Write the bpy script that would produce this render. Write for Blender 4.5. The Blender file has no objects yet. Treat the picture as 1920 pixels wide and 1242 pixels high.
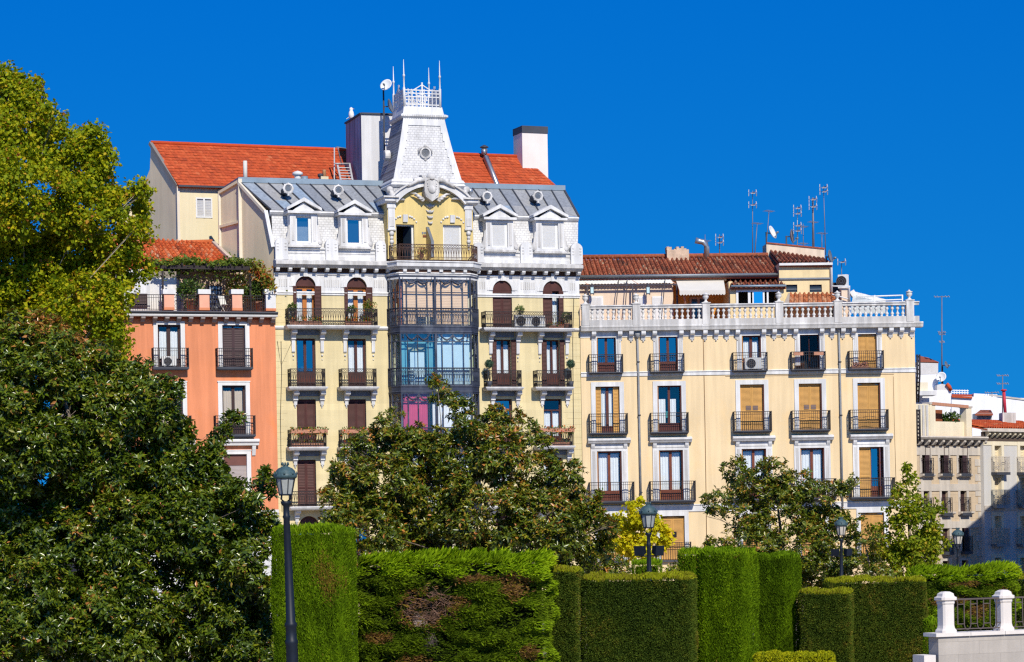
import bpy, math, random
import numpy as np
from mathutils import Vector, Matrix, noise

rad = math.radians
# ------------------------------------------------------------------ camera, sky, sun
SC = bpy.context.scene
FOC, PPX, PPY, ROLL, EYE = 4800.0, 960.0, 985.0, rad(1.0), 4.9
SUN_AZ, SUN_EL = rad(18), rad(39)
cr, sr = math.cos(ROLL), math.sin(ROLL)

cam = bpy.data.cameras.new("camera")
cam.sensor_fit = 'HORIZONTAL'
cam.sensor_width = 36.0
cam.lens = 36.0 * FOC / 1920.0
cam.shift_y = (PPY - 621.0) / 1920.0
cam.clip_start, cam.clip_end = 0.5, 6000
camo = bpy.data.objects.new("camera", cam)
SC.collection.objects.link(camo)
camo.matrix_world = Matrix(((cr, sr, 0, 0), (0, 0, -1, 0), (-sr, cr, 0, EYE), (0, 0, 0, 1)))
SC.camera = camo

sunv = Vector((math.sin(SUN_AZ) * math.cos(SUN_EL), -math.cos(SUN_AZ) * math.cos(SUN_EL), math.sin(SUN_EL)))
W = bpy.data.worlds.new("World")
SC.world = W
W.use_nodes = True
nt = W.node_tree
nt.nodes.clear()
wo = nt.nodes.new("ShaderNodeOutputWorld")
bg = nt.nodes.new("ShaderNodeBackground")
bg.inputs['Strength'].default_value = 0.105
sky = nt.nodes.new("ShaderNodeTexSky")
sky.sky_type = 'NISHITA'
sky.sun_disc = False
sky.sun_elevation = SUN_EL
sky.sun_rotation = math.pi - SUN_AZ
sky.altitude = 700
sky.air_density = 1.0
sky.dust_density = 0.2
sky.ozone_density = 3.0
tc = nt.nodes.new("ShaderNodeTexCoord")
mp = nt.nodes.new("ShaderNodeVectorMath")
mp.operation = 'MULTIPLY_ADD'           # a polarised look: the deep blue of the upper sky reaches lower down
mp.inputs[1].default_value = (1, 1, 0.9)
mp.inputs[2].default_value = (0, 0, 0.30)
nt.links.new(tc.outputs['Generated'], mp.inputs[0])
nt.links.new(mp.outputs[0], sky.inputs['Vector'])
hs = nt.nodes.new("ShaderNodeMix")
hs.data_type = 'RGBA'
hs.blend_type = 'MULTIPLY'
hs.inputs['Factor'].default_value = 1.0
sxyz = nt.nodes.new("ShaderNodeSeparateXYZ")
nt.links.new(tc.outputs['Generated'], sxyz.inputs[0])
pol = nt.nodes.new("ShaderNodeValToRGB")   # filter tint: paler towards the horizon, deeper blue higher up
pol.color_ramp.elements[0].position = 0.05
pol.color_ramp.elements[0].color = (0.05, 0.90, 1.45, 1)
pol.color_ramp.elements[1].position = 0.22
pol.color_ramp.elements[1].color = (0.0, 0.86, 1.85, 1)
nt.links.new(sxyz.outputs[2], pol.inputs[0])
nt.links.new(pol.outputs['Color'], hs.inputs['B'])
nt.links.new(sky.outputs['Color'], hs.inputs['A'])
nt.links.new(hs.outputs['Result'], bg.inputs['Color'])
nt.links.new(bg.outputs[0], wo.inputs['Surface'])

sl = bpy.data.lights.new("sun", 'SUN')
sl.energy = 5.0
sl.angle = rad(0.53)
sl.color = (1.0, 0.93, 0.80)
so = bpy.data.objects.new("sun", sl)
SC.collection.objects.link(so)
so.rotation_euler = sunv.to_track_quat('Z', 'Y').to_euler()
so.location = sunv * 200

SC.view_settings.view_transform = 'Standard'
SC.view_settings.look = 'None'
SC.view_settings.exposure = 0.0
SC.view_settings.gamma = 1.0
SC.view_settings.use_curve_mapping = False
SC.render.engine = 'CYCLES'
SC.cycles.max_bounces = 6
SC.cycles.diffuse_bounces = 3
SC.cycles.glossy_bounces = 2
SC.cycles.transmission_bounces = 3
SC.cycles.transparent_max_bounces = 8
SC.cycles.use_denoising = False
SC.cycles.caustics_reflective = False
SC.cycles.caustics_refractive = False
SC.cycles.filter_width = 1.3

COL = SC.collection
RNG = random.Random(11)
NPR = np.random.RandomState(5)


def ray(px, py):
    xc, yc = (px - PPX) / FOC, -(py - PPY) / FOC
    return Vector((cr * xc + sr * yc, 1.0, -sr * xc + cr * yc))


def at(px, py, Y):
    r = ray(px, py)
    return Vector((r.x * Y, Y, EYE + r.z * Y))


# ------------------------------------------------------------------ materials
MATS = {}


def lin(r, g, b):
    def f(c):
        c /= 255.0
        return c / 12.92 if c <= 0.04045 else ((c + 0.055) / 1.055) ** 2.4
    return (f(r), f(g), f(b))


def newmat(name):
    m = bpy.data.materials.new(name)
    m.use_nodes = True
    t = m.node_tree
    t.nodes.clear()
    o = t.nodes.new("ShaderNodeOutputMaterial")
    return m, t, o


def N(t, typ, **kw):
    n = t.nodes.new(typ)
    for k, v in kw.items():
        setattr(n, k, v)
    return n


def noise_node(t, vec, scale, detail=4, rough=0.55):
    n = N(t, "ShaderNodeTexNoise")
    n.inputs['Scale'].default_value = scale
    n.inputs['Detail'].default_value = detail
    n.inputs['Roughness'].default_value = rough
    t.links.new(vec, n.inputs['Vector'])
    return n.outputs[0]


def scaled(t, vec, s):
    m = N(t, "ShaderNodeVectorMath", operation='MULTIPLY')
    m.inputs[1].default_value = s
    t.links.new(vec, m.inputs[0])
    return m.outputs[0]


def ramp(t, fac, stops):
    r = N(t, "ShaderNodeValToRGB")
    e = r.color_ramp.elements
    while len(e) < len(stops):
        e.new(0.5)
    for k, (p, c) in enumerate(stops):
        e[k].position = p
        e[k].color = (c[0], c[1], c[2], 1)
    t.links.new(fac, r.inputs[0])
    return r.outputs[0]


def mixc(t, a, b, fac, mode='MIX'):
    m = N(t, "ShaderNodeMix", data_type='RGBA', blend_type=mode)
    for key, x in (('A', a), ('B', b)):
        if isinstance(x, tuple):
            m.inputs[key].default_value = (x[0], x[1], x[2], 1)
        else:
            t.links.new(x, m.inputs[key])
    if isinstance(fac, float):
        m.inputs['Factor'].default_value = fac
    else:
        t.links.new(fac, m.inputs['Factor'])
    return m.outputs['Result']


def pm(name, col, rough=0.7, metal=0.0, var=0.12, scale=1.2, bump=0.0, bscale=20.0, streak=0.0, stain=None,
       stain_amt=0.0, spec=0.3, lines=None, bricks=None):
    """painted or plastered surface: broad tone drift, fine grain, vertical weather streaks, patchy stains"""
    if name in MATS:
        return MATS[name]
    m, t, o = newmat(name)
    p = N(t, "ShaderNodeBsdfPrincipled")
    p.inputs['Roughness'].default_value = rough
    p.inputs['Metallic'].default_value = metal
    p.inputs['Specular IOR Level'].default_value = spec
    c = N(t, "ShaderNodeTexCoord").outputs['Object']
    dk = tuple(x * (1 - var) for x in col)
    lt = tuple(min(1.0, x * (1 + var * 0.6)) for x in col)
    out = ramp(t, noise_node(t, c, scale, 5), [(0.3, dk), (0.7, lt)])
    fine = ramp(t, noise_node(t, c, bscale, 3), [(0.25, (0.86,) * 3), (0.75, (1.06,) * 3)])
    out = mixc(t, out, fine, min(1.0, var * 4), 'MULTIPLY')
    if streak:
        s = ramp(t, noise_node(t, scaled(t, c, (2.6, 2.6, 0.16)), 1.0, 5, 0.65), [(0.42, (1 - streak,) * 3), (0.62, (1, 1, 1))])
        out = mixc(t, out, s, 1.0, 'MULTIPLY')
    if stain_amt:
        s = N(t, "ShaderNodeMapRange")
        s.inputs[1].default_value = 0.56
        s.inputs[2].default_value = 0.72
        s.inputs[4].default_value = stain_amt
        t.links.new(noise_node(t, scaled(t, c, (1, 1, 0.6)), 0.55, 6, 0.6), s.inputs[0])
        out = mixc(t, out, stain or dk, s.outputs[0])
    hgt = None
    if bricks or lines:
        bw, bh, mortar, dark = bricks or lines
        sw = N(t, "ShaderNodeCombineXYZ")
        se = N(t, "ShaderNodeSeparateXYZ")
        t.links.new(c, se.inputs[0])
        t.links.new(se.outputs[0], sw.inputs[0])
        t.links.new(se.outputs[2], sw.inputs[1])
        b = N(t, "ShaderNodeTexBrick")
        b.inputs['Scale'].default_value = 1.0
        b.inputs['Brick Width'].default_value = bw
        b.inputs['Row Height'].default_value = bh
        b.inputs['Mortar Size'].default_value = mortar
        b.inputs['Mortar Smooth'].default_value = 0.1
        b.inputs['Color1'].default_value = (1, 1, 1, 1)
        b.inputs['Color2'].default_value = (0.9, 0.9, 0.9, 1)
        b.inputs['Mortar'].default_value = (dark,) * 3 + (1,)
        t.links.new(sw.outputs[0], b.inputs['Vector'])
        out = mixc(t, out, b.outputs[0], 1.0, 'MULTIPLY')
    t.links.new(out, p.inputs['Base Color'])
    if bump:
        bn = N(t, "ShaderNodeBump")
        bn.inputs['Strength'].default_value = bump
        bn.inputs['Distance'].default_value = 0.03
        t.links.new(noise_node(t, c, bscale, 4), bn.inputs['Height'])
        t.links.new(bn.outputs[0], p.inputs['Normal'])
    t.links.new(p.outputs[0], o.inputs[0])
    MATS[name] = m
    return m


def attr_mat(name, stops, rough=0.6, trans=0.0, spec=0.3, bump=0.0):
    """per-leaf / per-tile colour from the random face attribute 'rnd'"""
    if name in MATS:
        return MATS[name]
    m, t, o = newmat(name)
    a = N(t, "ShaderNodeAttribute", attribute_name='rnd')
    colr = ramp(t, a.outputs['Fac'], stops)
    p = N(t, "ShaderNodeBsdfPrincipled")
    p.inputs['Roughness'].default_value = rough
    p.inputs['Specular IOR Level'].default_value = spec
    t.links.new(colr, p.inputs['Base Color'])
    if bump:
        c = N(t, "ShaderNodeTexCoord").outputs['Object']
        g = ramp(t, noise_node(t, c, 6, 4, 0.7), [(0.3, (0.7,) * 3), (0.7, (1.12,) * 3)])
        t.links.new(mixc(t, colr, g, 1.0, 'MULTIPLY'), p.inputs['Base Color'])
    if trans:
        tr = N(t, "ShaderNodeBsdfTranslucent")
        br = N(t, "ShaderNodeMix", data_type='RGBA', blend_type='MULTIPLY')
        br.inputs['Factor'].default_value = 1.0
        br.inputs['B'].default_value = (1.25, 1.15, 0.5, 1)
        t.links.new(colr, br.inputs['A'])
        t.links.new(br.outputs['Result'], tr.inputs['Color'])
        mx = N(t, "ShaderNodeMixShader")
        mx.inputs[0].default_value = trans
        t.links.new(p.outputs[0], mx.inputs[1])
        t.links.new(tr.outputs[0], mx.inputs[2])
        t.links.new(mx.outputs[0], o.inputs[0])
    else:
        t.links.new(p.outputs[0], o.inputs[0])
    MATS[name] = m
    return m


def glass(name, tint=(0.8, 0.88, 0.9), refl=0.32, rough=0.02):
    if name in MATS:
        return MATS[name]
    m, t, o = newmat(name)
    tr = N(t, "ShaderNodeBsdfTransparent")
    tr.inputs[0].default_value = tint + (1,)
    g = N(t, "ShaderNodeBsdfGlossy")
    g.inputs['Color'].default_value = (1, 1, 1, 1)
    g.inputs['Roughness'].default_value = rough
    mx = N(t, "ShaderNodeMixShader")
    mx.inputs[0].default_value = refl
    t.links.new(tr.outputs[0], mx.inputs[1])
    t.links.new(g.outputs[0], mx.inputs[2])
    t.links.new(mx.outputs[0], o.inputs[0])
    MATS[name] = m
    return m


# ------------------------------------------------------------------ mesh building
class MB:
    def __init__(s):
        s.v, s.f, s.mi, s.sm, s.mats, s.r = [], [], [], [], [], []

    def _m(s, mat):
        if mat not in s.mats:
            s.mats.append(mat)
        return s.mats.index(mat)

    def add(s, vs, fs, mat, smooth=False, rnd=0.5):
        o = len(s.v)
        s.v += [tuple(p) for p in vs]
        k = s._m(mat)
        for f in fs:
            s.f.append([o + i for i in f])
            s.mi.append(k)
            s.sm.append(smooth)
            s.r.append(rnd)
        return s

    def quad(s, a, b, c, d, mat, rnd=0.5):
        return s.add([a, b, c, d], [(0, 1, 2, 3)], mat, False, rnd)

    def poly(s, pts, mat):
        return s.add(pts, [tuple(range(len(pts)))], mat)

    def box(s, x0, x1, y0, y1, z0, z1, mat):
        vs = [(x0, y0, z0), (x1, y0, z0), (x1, y1, z0), (x0, y1, z0), (x0, y0, z1), (x1, y0, z1), (x1, y1, z1), (x0, y1, z1)]
        return s.add(vs, [(0, 3, 2, 1), (4, 5, 6, 7), (0, 1, 5, 4), (1, 2, 6, 5), (2, 3, 7, 6), (3, 0, 4, 7)], mat)

    def px(s, prof, x0, x1, mat):
        """profile [(y,z)] extruded along x"""
        n = len(prof)
        vs = [(x0, y, z) for y, z in prof] + [(x1, y, z) for y, z in prof]
        fs = [(i, (i + 1) % n, n + (i + 1) % n, n + i) for i in range(n)] + [tuple(range(n))[::-1], tuple(range(n, 2 * n))]
        return s.add(vs, fs, mat)

    def py(s, poly, y0, y1, mat):
        """outline [(x,z)] extruded along y"""
        n = len(poly)
        vs = [(x, y0, z) for x, z in poly] + [(x, y1, z) for x, z in poly]
        fs = [(i, (i + 1) % n, n + (i + 1) % n, n + i) for i in range(n)] + [tuple(range(n))[::-1], tuple(range(n, 2 * n))]
        return s.add(vs, fs, mat)

    def pz(s, poly, z0, z1, mat):
        """plan outline [(x,y)] extruded along z"""
        n = len(poly)
        vs = [(x, y, z0) for x, y in poly] + [(x, y, z1) for x, y in poly]
        fs = [(i, (i + 1) % n, n + (i + 1) % n, n + i) for i in range(n)] + [tuple(range(n))[::-1], tuple(range(n, 2 * n))]
        return s.add(vs, fs, mat)

    def hull8(s, lo, hi, mat):
        """two rings of four points joined to a block"""
        vs = list(lo) + list(hi)
        return s.add(vs, [(0, 3, 2, 1), (4, 5, 6, 7), (0, 1, 5, 4), (1, 2, 6, 5), (2, 3, 7, 6), (3, 0, 4, 7)], mat)

    def bar(s, p, q, w, mat, h=None):
        p, q = Vector(p), Vector(q)
        d = q - p
        if d.length < 1e-6:
            return s
        d.normalize()
        up = Vector((0, 0, 1)) if abs(d.z) < 0.9 else Vector((0, 1, 0))
        a = d.cross(up).normalized() * (w / 2)
        b = a.cross(d).normalized() * ((h or w) / 2)
        lo = [p - a - b, p + a - b, p + a + b, p - a + b]
        hi = [q - a - b, q + a - b, q + a + b, q - a + b]
        return s.hull8(lo, hi, mat)

    def tube(s, pts, radii, mat, n=8, smooth=True):
        pts = [Vector(p) for p in pts]
        vs = []
        for i, p in enumerate(pts):
            d = (pts[min(i + 1, len(pts) - 1)] - pts[max(i - 1, 0)]).normalized()
            up = Vector((0, 0, 1)) if abs(d.z) < 0.9 else Vector((0, 1, 0))
            a = d.cross(up).normalized()
            b = a.cross(d)
            r = radii[i] if isinstance(radii, (list, tuple)) else radii
            for k in range(n):
                th = 2 * math.pi * k / n
                vs.append(p + a * math.cos(th) * r + b * math.sin(th) * r)
        fs = []
        for i in range(len(pts) - 1):
            for k in range(n):
                fs.append((i * n + k, i * n + (k + 1) % n, (i + 1) * n + (k + 1) % n, (i + 1) * n + k))
        fs.append(tuple(range(n))[::-1])
        fs.append(tuple(range((len(pts) - 1) * n, len(pts) * n)))
        return s.add(vs, fs, mat, smooth)

    def lathe(s, c, prof, mat, n=12, smooth=True, axis=None):
        """profile [(r,h)] turned about an axis through c"""
        c = Vector(c)
        ax = Vector(axis or (0, 0, 1)).normalized()
        up = Vector((0, 0, 1)) if abs(ax.z) < 0.9 else Vector((0, 1, 0))
        a = ax.cross(up).normalized()
        b = ax.cross(a).normalized()
        vs = []
        for r, h in prof:
            for k in range(n):
                th = 2 * math.pi * (k + 0.5) / n
                vs.append(c + ax * h + a * (r * math.cos(th)) + b * (r * math.sin(th)))
        fs = []
        for i in range(len(prof) - 1):
            for k in range(n):
                fs.append((i * n + k, i * n + (k + 1) % n, (i + 1) * n + (k + 1) % n, (i + 1) * n + k))
        fs.append(tuple(range(n))[::-1])
        fs.append(tuple(range((len(prof) - 1) * n, len(prof) * n)))
        return s.add(vs, fs, mat, smooth)

    def ball(s, c, r, mat, n=12):
        prof = [(max(1e-4, r * math.sin(math.pi * i / 8)), -r * math.cos(math.pi * i / 8)) for i in range(9)]
        return s.lathe(c, prof, mat, n)

    def sweep(s, plan, prof, mat, cap=True):
        """profile [(offset outward, z)] swept along an open plan polyline of (x,y), outward = towards -y when going +x"""
        P = [Vector((x, y)) for x, y in plan]
        nrm = []
        for i in range(len(P) - 1):
            d = (P[i + 1] - P[i]).normalized()
            nrm.append(Vector((d.y, -d.x)))
        rows = []
        for i in range(len(P)):
            if i == 0:
                m = nrm[0]
            elif i == len(P) - 1:
                m = nrm[-1]
            else:
                m = nrm[i - 1] + nrm[i]
                m = m / max(0.25, m.dot(nrm[i]))
            rows.append(m)
        n = len(prof)
        vs = []
        for p, m in zip(P, rows):
            for o, z in prof:
                vs.append((p.x + m.x * o, p.y + m.y * o, z))
        fs = []
        for i in range(len(P) - 1):
            for k in range(n):
                fs.append((i * n + k, i * n + (k + 1) % n, (i + 1) * n + (k + 1) % n, (i + 1) * n + k))
        if cap:
            fs.append(tuple(range(n)))
            fs.append(tuple(range((len(P) - 1) * n, len(P) * n))[::-1])
        return s.add(vs, fs, mat)

    def local_to(s, b):
        M = Matrix.Rotation(-b.a, 3, 'Z')
        s.v = [tuple(M @ (Vector(v) - b.P)) for v in s.v]
        return s

    def mesh(s, name):
        me = bpy.data.meshes.new(name)
        me.from_pydata(s.v, [], s.f)
        for m in s.mats:
            me.materials.append(m)
        me.polygons.foreach_set('material_index', s.mi)
        me.polygons.foreach_set('use_smooth', s.sm)
        at_ = me.attributes.new('rnd', 'FLOAT', 'FACE')
        at_.data.foreach_set('value', s.r)
        me.update()
        return me

    def build(s, name, parent=None, label=None, loc=None, rotz=None):
        o = bpy.data.objects.new(name, s.mesh(name))
        COL.objects.link(o)
        if parent is not None:
            o.parent = parent
        if loc is not None:
            o.location = loc
        if rotz is not None:
            o.rotation_euler = (0, 0, rotz)
        if label:
            o['label'] = label
        return o


def thing(name, label, cat, loc=(0, 0, 0), rotz=0.0, group=None):
    o = bpy.data.objects.new(name, None)
    COL.objects.link(o)
    o.empty_display_size = 0.3
    o.location = loc
    o.rotation_euler = (0, 0, rotz)
    return tag(o, label, cat, group)


def tag(o, label, cat, group=None):
    o['label'] = label
    o['category'] = cat
    if group:
        o['group'] = group
    return o


def dup(o, parent=None):
    c = o.copy()
    COL.objects.link(c)
    if parent is not None:
        c.parent = parent
    return c


def np_mesh(name, verts, faces4, rnd, mat, smooth=False, nv=4):
    me = bpy.data.meshes.new(name)
    nf = len(faces4)
    me.vertices.add(len(verts))
    me.vertices.foreach_set('co', verts.astype(np.float32).ravel())
    me.loops.add(nf * nv)
    me.loops.foreach_set('vertex_index', faces4.astype(np.int32).ravel())
    me.polygons.add(nf)
    me.polygons.foreach_set('loop_start', np.arange(0, nf * nv, nv, dtype=np.int32))
    me.update(calc_edges=True)
    me.materials.append(mat)
    a = me.attributes.new('rnd', 'FLOAT', 'FACE')
    a.data.foreach_set('value', rnd.astype(np.float32))
    if smooth:
        me.polygons.foreach_set('use_smooth', np.ones(nf, dtype=bool))
    me.update()
    return me


def nrmz(a):
    return a / np.maximum(1e-9, np.linalg.norm(a, axis=1, keepdims=True))


def leaf_arrays(c, d, nrm, L, Wd, fold=0.25):
    """folded leaves: base, two mid points lifted off the midrib, tip -> two triangles each"""
    n = len(c)
    d = nrmz(d)
    side = nrmz(np.cross(d, nrm))
    up = np.cross(side, d)
    L = np.asarray(L).reshape(-1, 1) * np.ones((n, 1))
    Wd = np.asarray(Wd).reshape(-1, 1) * np.ones((n, 1))
    base = c
    tip = c + d * L - up * L * 0.12
    lm = c + d * L * 0.5 + side * Wd * 0.5 + up * Wd * fold
    rm = c + d * L * 0.5 - side * Wd * 0.5 + up * Wd * fold
    v = np.stack([base, lm, tip, rm], 1).reshape(-1, 3)
    i = np.arange(n).reshape(-1, 1) * 4
    f = np.concatenate([i + np.array([[0, 2, 1]]), i + np.array([[0, 3, 2]])], 1).reshape(-1, 3)
    return v, f
# ------------------------------------------------------------------ building helpers
class Bld:
    """a building: root Empty on the ground, local x along its front, local y into it, n = metres out of the front"""

    def __init__(s, name, label, px, Y, ang, group=None):
        p = at(px, 800, Y)
        s.P = Vector((p.x, Y, 0))
        s.a = rad(ang)
        s.d = Vector((math.cos(s.a), math.sin(s.a), 0))
        s.no = Vector((math.sin(s.a), -math.cos(s.a), 0))
        s.root = thing(name, label, 'building', s.P, s.a, group)

    def uz(s, px, py, n=0.0):
        r = ray(px, py)
        t = (n + s.P.dot(s.no)) / r.dot(s.no)
        X = r * t + Vector((0, 0, EYE))
        return (X - s.P).dot(s.d), X.z

    def u(s, px, py, n=0.0):
        return s.uz(px, py, n)[0]

    def z(s, px, py, n=0.0):
        return s.uz(px, py, n)[1]

    def v(s, px, py, n=0.0):
        u, z = s.uz(px, py, n)
        return Vector((u, -n, z))

    def rect(s, x0, y0, x1, y1, n=0.0):
        ym, xm = (y0 + y1) / 2, (x0 + x1) / 2
        return s.u(x0, ym, n), s.u(x1, ym, n), s.z(xm, y1, n), s.z(xm, y0, n)

    def hit(s, px, py, p0, nl):
        """ray against a plane given in local coordinates"""
        r = ray(px, py)
        M = Matrix.Rotation(-s.a, 3, 'Z')
        o = M @ (Vector((0, 0, EYE)) - s.P)
        rd = M @ r
        t = (Vector(p0) - o).dot(nl) / rd.dot(nl)
        return o + rd * t

    def world(s, v):
        return Matrix.Rotation(s.a, 3, 'Z') @ Vector(v) + s.P


def wall(mb, u0, u1, z0, z1, ops, mat, reveal=0.25, y=0.0, rmat=None):
    rmat = rmat or mat
    xs = sorted(set([u0, u1] + [min(max(v, u0), u1) for o in ops for v in o[:2]]))
    zs = sorted(set([z0, z1] + [min(max(v, z0), z1) for o in ops for v in o[2:4]]))
    for i in range(len(xs) - 1):
        for k in range(len(zs) - 1):
            cx, cz = (xs[i] + xs[i + 1]) / 2, (zs[k] + zs[k + 1]) / 2
            if any(o[0] < cx < o[1] and o[2] < cz < o[3] for o in ops):
                continue
            mb.quad((xs[i], y, zs[k]), (xs[i + 1], y, zs[k]), (xs[i + 1], y, zs[k + 1]), (xs[i], y, zs[k + 1]), mat)
    for o in ops:
        a, b, c, d = o[:4]
        lo, hi = max(c, z0), min(d, z1)
        if hi <= lo:
            continue
        y2 = y + reveal
        if len(o) > 4 and d <= z1:
            r = (b - a) / 2
            sp, cx = d - r, (a + b) / 2
            arc = [(cx + r * math.cos(math.pi * k / 14), sp + r * math.sin(math.pi * k / 14)) for k in range(15)]
            for k in range(14):
                (xa, za), (xb, zb) = arc[k], arc[k + 1]
                mb.quad((xa, y, za), (xa, y, d), (xb, y, d), (xb, y, zb), mat)
                mb.quad((xa, y, za), (xb, y, zb), (xb, y2, zb), (xa, y2, za), rmat)
            hi = sp
        elif d <= z1:
            mb.quad((a, y, d), (b, y, d), (b, y2, d), (a, y2, d), rmat)
        if hi > lo:
            mb.quad((a, y, lo), (a, y, hi), (a, y2, hi), (a, y2, lo), rmat)
            mb.quad((b, y, lo), (b, y, hi), (b, y2, hi), (b, y2, lo), rmat)
        if c >= z0:
            mb.quad((a, y, c), (b, y, c), (b, y2, c), (a, y2, c), rmat)


DARK = pm('room_dark', (0.018, 0.017, 0.018), 0.9, var=0.3)
WARMROOM = pm('room_warm', (0.10, 0.065, 0.035), 0.9, var=0.2)
CLOTH = pm('curtain_white', (0.80, 0.82, 0.82), 0.9, var=0.05, scale=3)
CREAMCL = pm('curtain_cream', (0.62, 0.50, 0.36), 0.9, var=0.06, scale=3)
TEALCL = pm('curtain_teal', (0.05, 0.30, 0.34), 0.9, var=0.1)
GLASS = glass('window_glass', (0.86, 0.92, 0.95), 0.30)
GLASSL = glass('window_glass_light', (0.96, 0.98, 0.99), 0.09)
IRON = pm('wrought_iron', (0.028, 0.022, 0.022), 0.55, var=0.3, scale=6)
IRONB = pm('blue_iron', (0.036, 0.046, 0.078), 0.55, var=0.35, scale=4, stain=(0.22, 0.25, 0.30), stain_amt=0.5)
WHITE = pm('white_paint', (0.745, 0.74, 0.73), 0.8, var=0.08, scale=0.9, streak=0.22, bump=0.15, stain=(0.50, 0.47, 0.43), stain_amt=0.4)
WHITE2 = pm('white_plaster', (0.70, 0.68, 0.65), 0.85, var=0.12, scale=0.8, streak=0.35, bump=0.25, stain=(0.40, 0.37, 0.33), stain_amt=0.55)
BROWNW = pm('brown_shutter', (0.085, 0.026, 0.020), 0.6, var=0.25, scale=2.5, streak=0.15)
WOODR = pm('red_brown_wood', (0.17, 0.045, 0.020), 0.5, var=0.2, scale=3)
WOODO = pm('orange_wood', (0.50, 0.17, 0.03), 0.45, var=0.15, scale=3)
OCHRE = pm('ochre_shutter', (0.60, 0.32, 0.085), 0.65, var=0.12, scale=1.4, streak=0.12)
GREYMET = pm('grey_metal', (0.22, 0.24, 0.26), 0.45, metal=0.4, var=0.15, scale=5)
GREYSTEEL = pm('galvanised_steel', (0.42, 0.44, 0.46), 0.35, metal=0.7, var=0.15, scale=8)
TERRA = pm('terracotta', (0.50, 0.24, 0.15), 0.8, var=0.15, scale=4)
WHITEP = pm('white_plastic', (0.74, 0.74, 0.72), 0.4, var=0.04)


def curtain(par, a, b, c, d, y, mat, amp=0.022):
    n = max(4, int((b - a) / 0.045))
    mb = MB()
    for i in range(n):
        xa, xb = a + (b - a) * i / n, a + (b - a) * (i + 1) / n
        ya, yb = y + amp * math.sin(i * 1.9 + a), y + amp * math.sin((i + 1) * 1.9 + a)
        mb.add([(xa, ya, c), (xb, yb, c), (xb, yb, d), (xa, ya, d)], [(0, 1, 2, 3)], mat, True)
    return mb.build('curtain', par)


def window(b, rect, wood, gl=None, reveal=0.22, panel=0.0, center=0.10, stile=0.075, curt=(), transom=None,
           room=None, arch=False, leaves=2, name='window', cy=0.16):
    a, bb, c, d = rect
    gl = gl or GLASS
    room = room or DARK
    y = reveal
    mb = MB()
    top = d
    if arch:
        r = (bb - a) / 2
        top = d - r
        cx = (a + bb) / 2
        arc = [(cx + r * math.cos(math.pi * k / 14), top + r * math.sin(math.pi * k / 14)) for k in range(15)]
        mb.py(arc, y - 0.02, y + 0.05, wood)
    mb.box(a, a + stile, y, y + 0.07, c, top, wood)
    mb.box(bb - stile, bb, y, y + 0.07, c, top, wood)
    mb.box(a + stile, bb - stile, y, y + 0.07, top - stile, top, wood)
    ph = c + max(0.06, panel * (top - c))
    mb.box(a + stile, bb - stile, y + 0.005, y + 0.06, c, ph, wood)
    if panel > 0.1:
        q = (bb - a - 2 * stile) / 2
        for k in range(2):
            x0 = a + stile + k * q + 0.06
            mb.box(x0, x0 + q - 0.12, y - 0.012, y + 0.005, c + 0.1, ph - 0.08, wood)
    xs = [a + stile, bb - stile]
    zt = top - stile
    if transom:
        zt = c + transom * (top - c)
        mb.box(a + stile, bb - stile, y - 0.008, y + 0.06, zt - 0.045, zt + 0.045, wood)
    if leaves == 2:
        mx = (a + bb) / 2
        mb.box(mx - center / 2, mx + center / 2, y - 0.012, y + 0.06, ph, zt - (0.045 if transom else 0), wood)
        xs = [a + stile, mx - center / 2, mx + center / 2, bb - stile]
    R = y + 0.08
    mb.quad((a, R + 1.3, c), (bb, R + 1.3, c), (bb, R + 1.3, d), (a, R + 1.3, d), room)
    mb.quad((a, R, c), (a, R + 1.3, c), (a, R + 1.3, d), (a, R, d), room)
    mb.quad((bb, R, c), (bb, R + 1.3, c), (bb, R + 1.3, d), (bb, R, d), room)
    mb.quad((a, R, c), (bb, R, c), (bb, R + 1.3, c), (a, R + 1.3, c), room)
    mb.quad((a, R, d), (bb, R, d), (bb, R + 1.3, d), (a, R + 1.3, d), room)
    o = mb.build(name, b.root)
    zb = zt - (0.045 if transom else 0)
    for k in range(0, len(xs), 2):
        MB().quad((xs[k], y + 0.03, ph), (xs[k + 1], y + 0.03, ph), (xs[k + 1], y + 0.03, zb), (xs[k], y + 0.03, zb), gl).build('pane', o)
    if transom:
        MB().quad((a + stile, y + 0.03, zt + 0.045), (bb - stile, y + 0.03, zt + 0.045), (bb - stile, y + 0.03, top - stile), (a + stile, y + 0.03, top - stile), gl).build('pane', o)
    w, h = bb - a, top - c
    for cu in curt:
        mat = cu[4] if len(cu) > 4 else CLOTH
        curtain(o, a + w * cu[0], a + w * cu[1], c + h * cu[2] + 0.02, c + h * cu[3], y + cy, mat)
    return o


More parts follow.
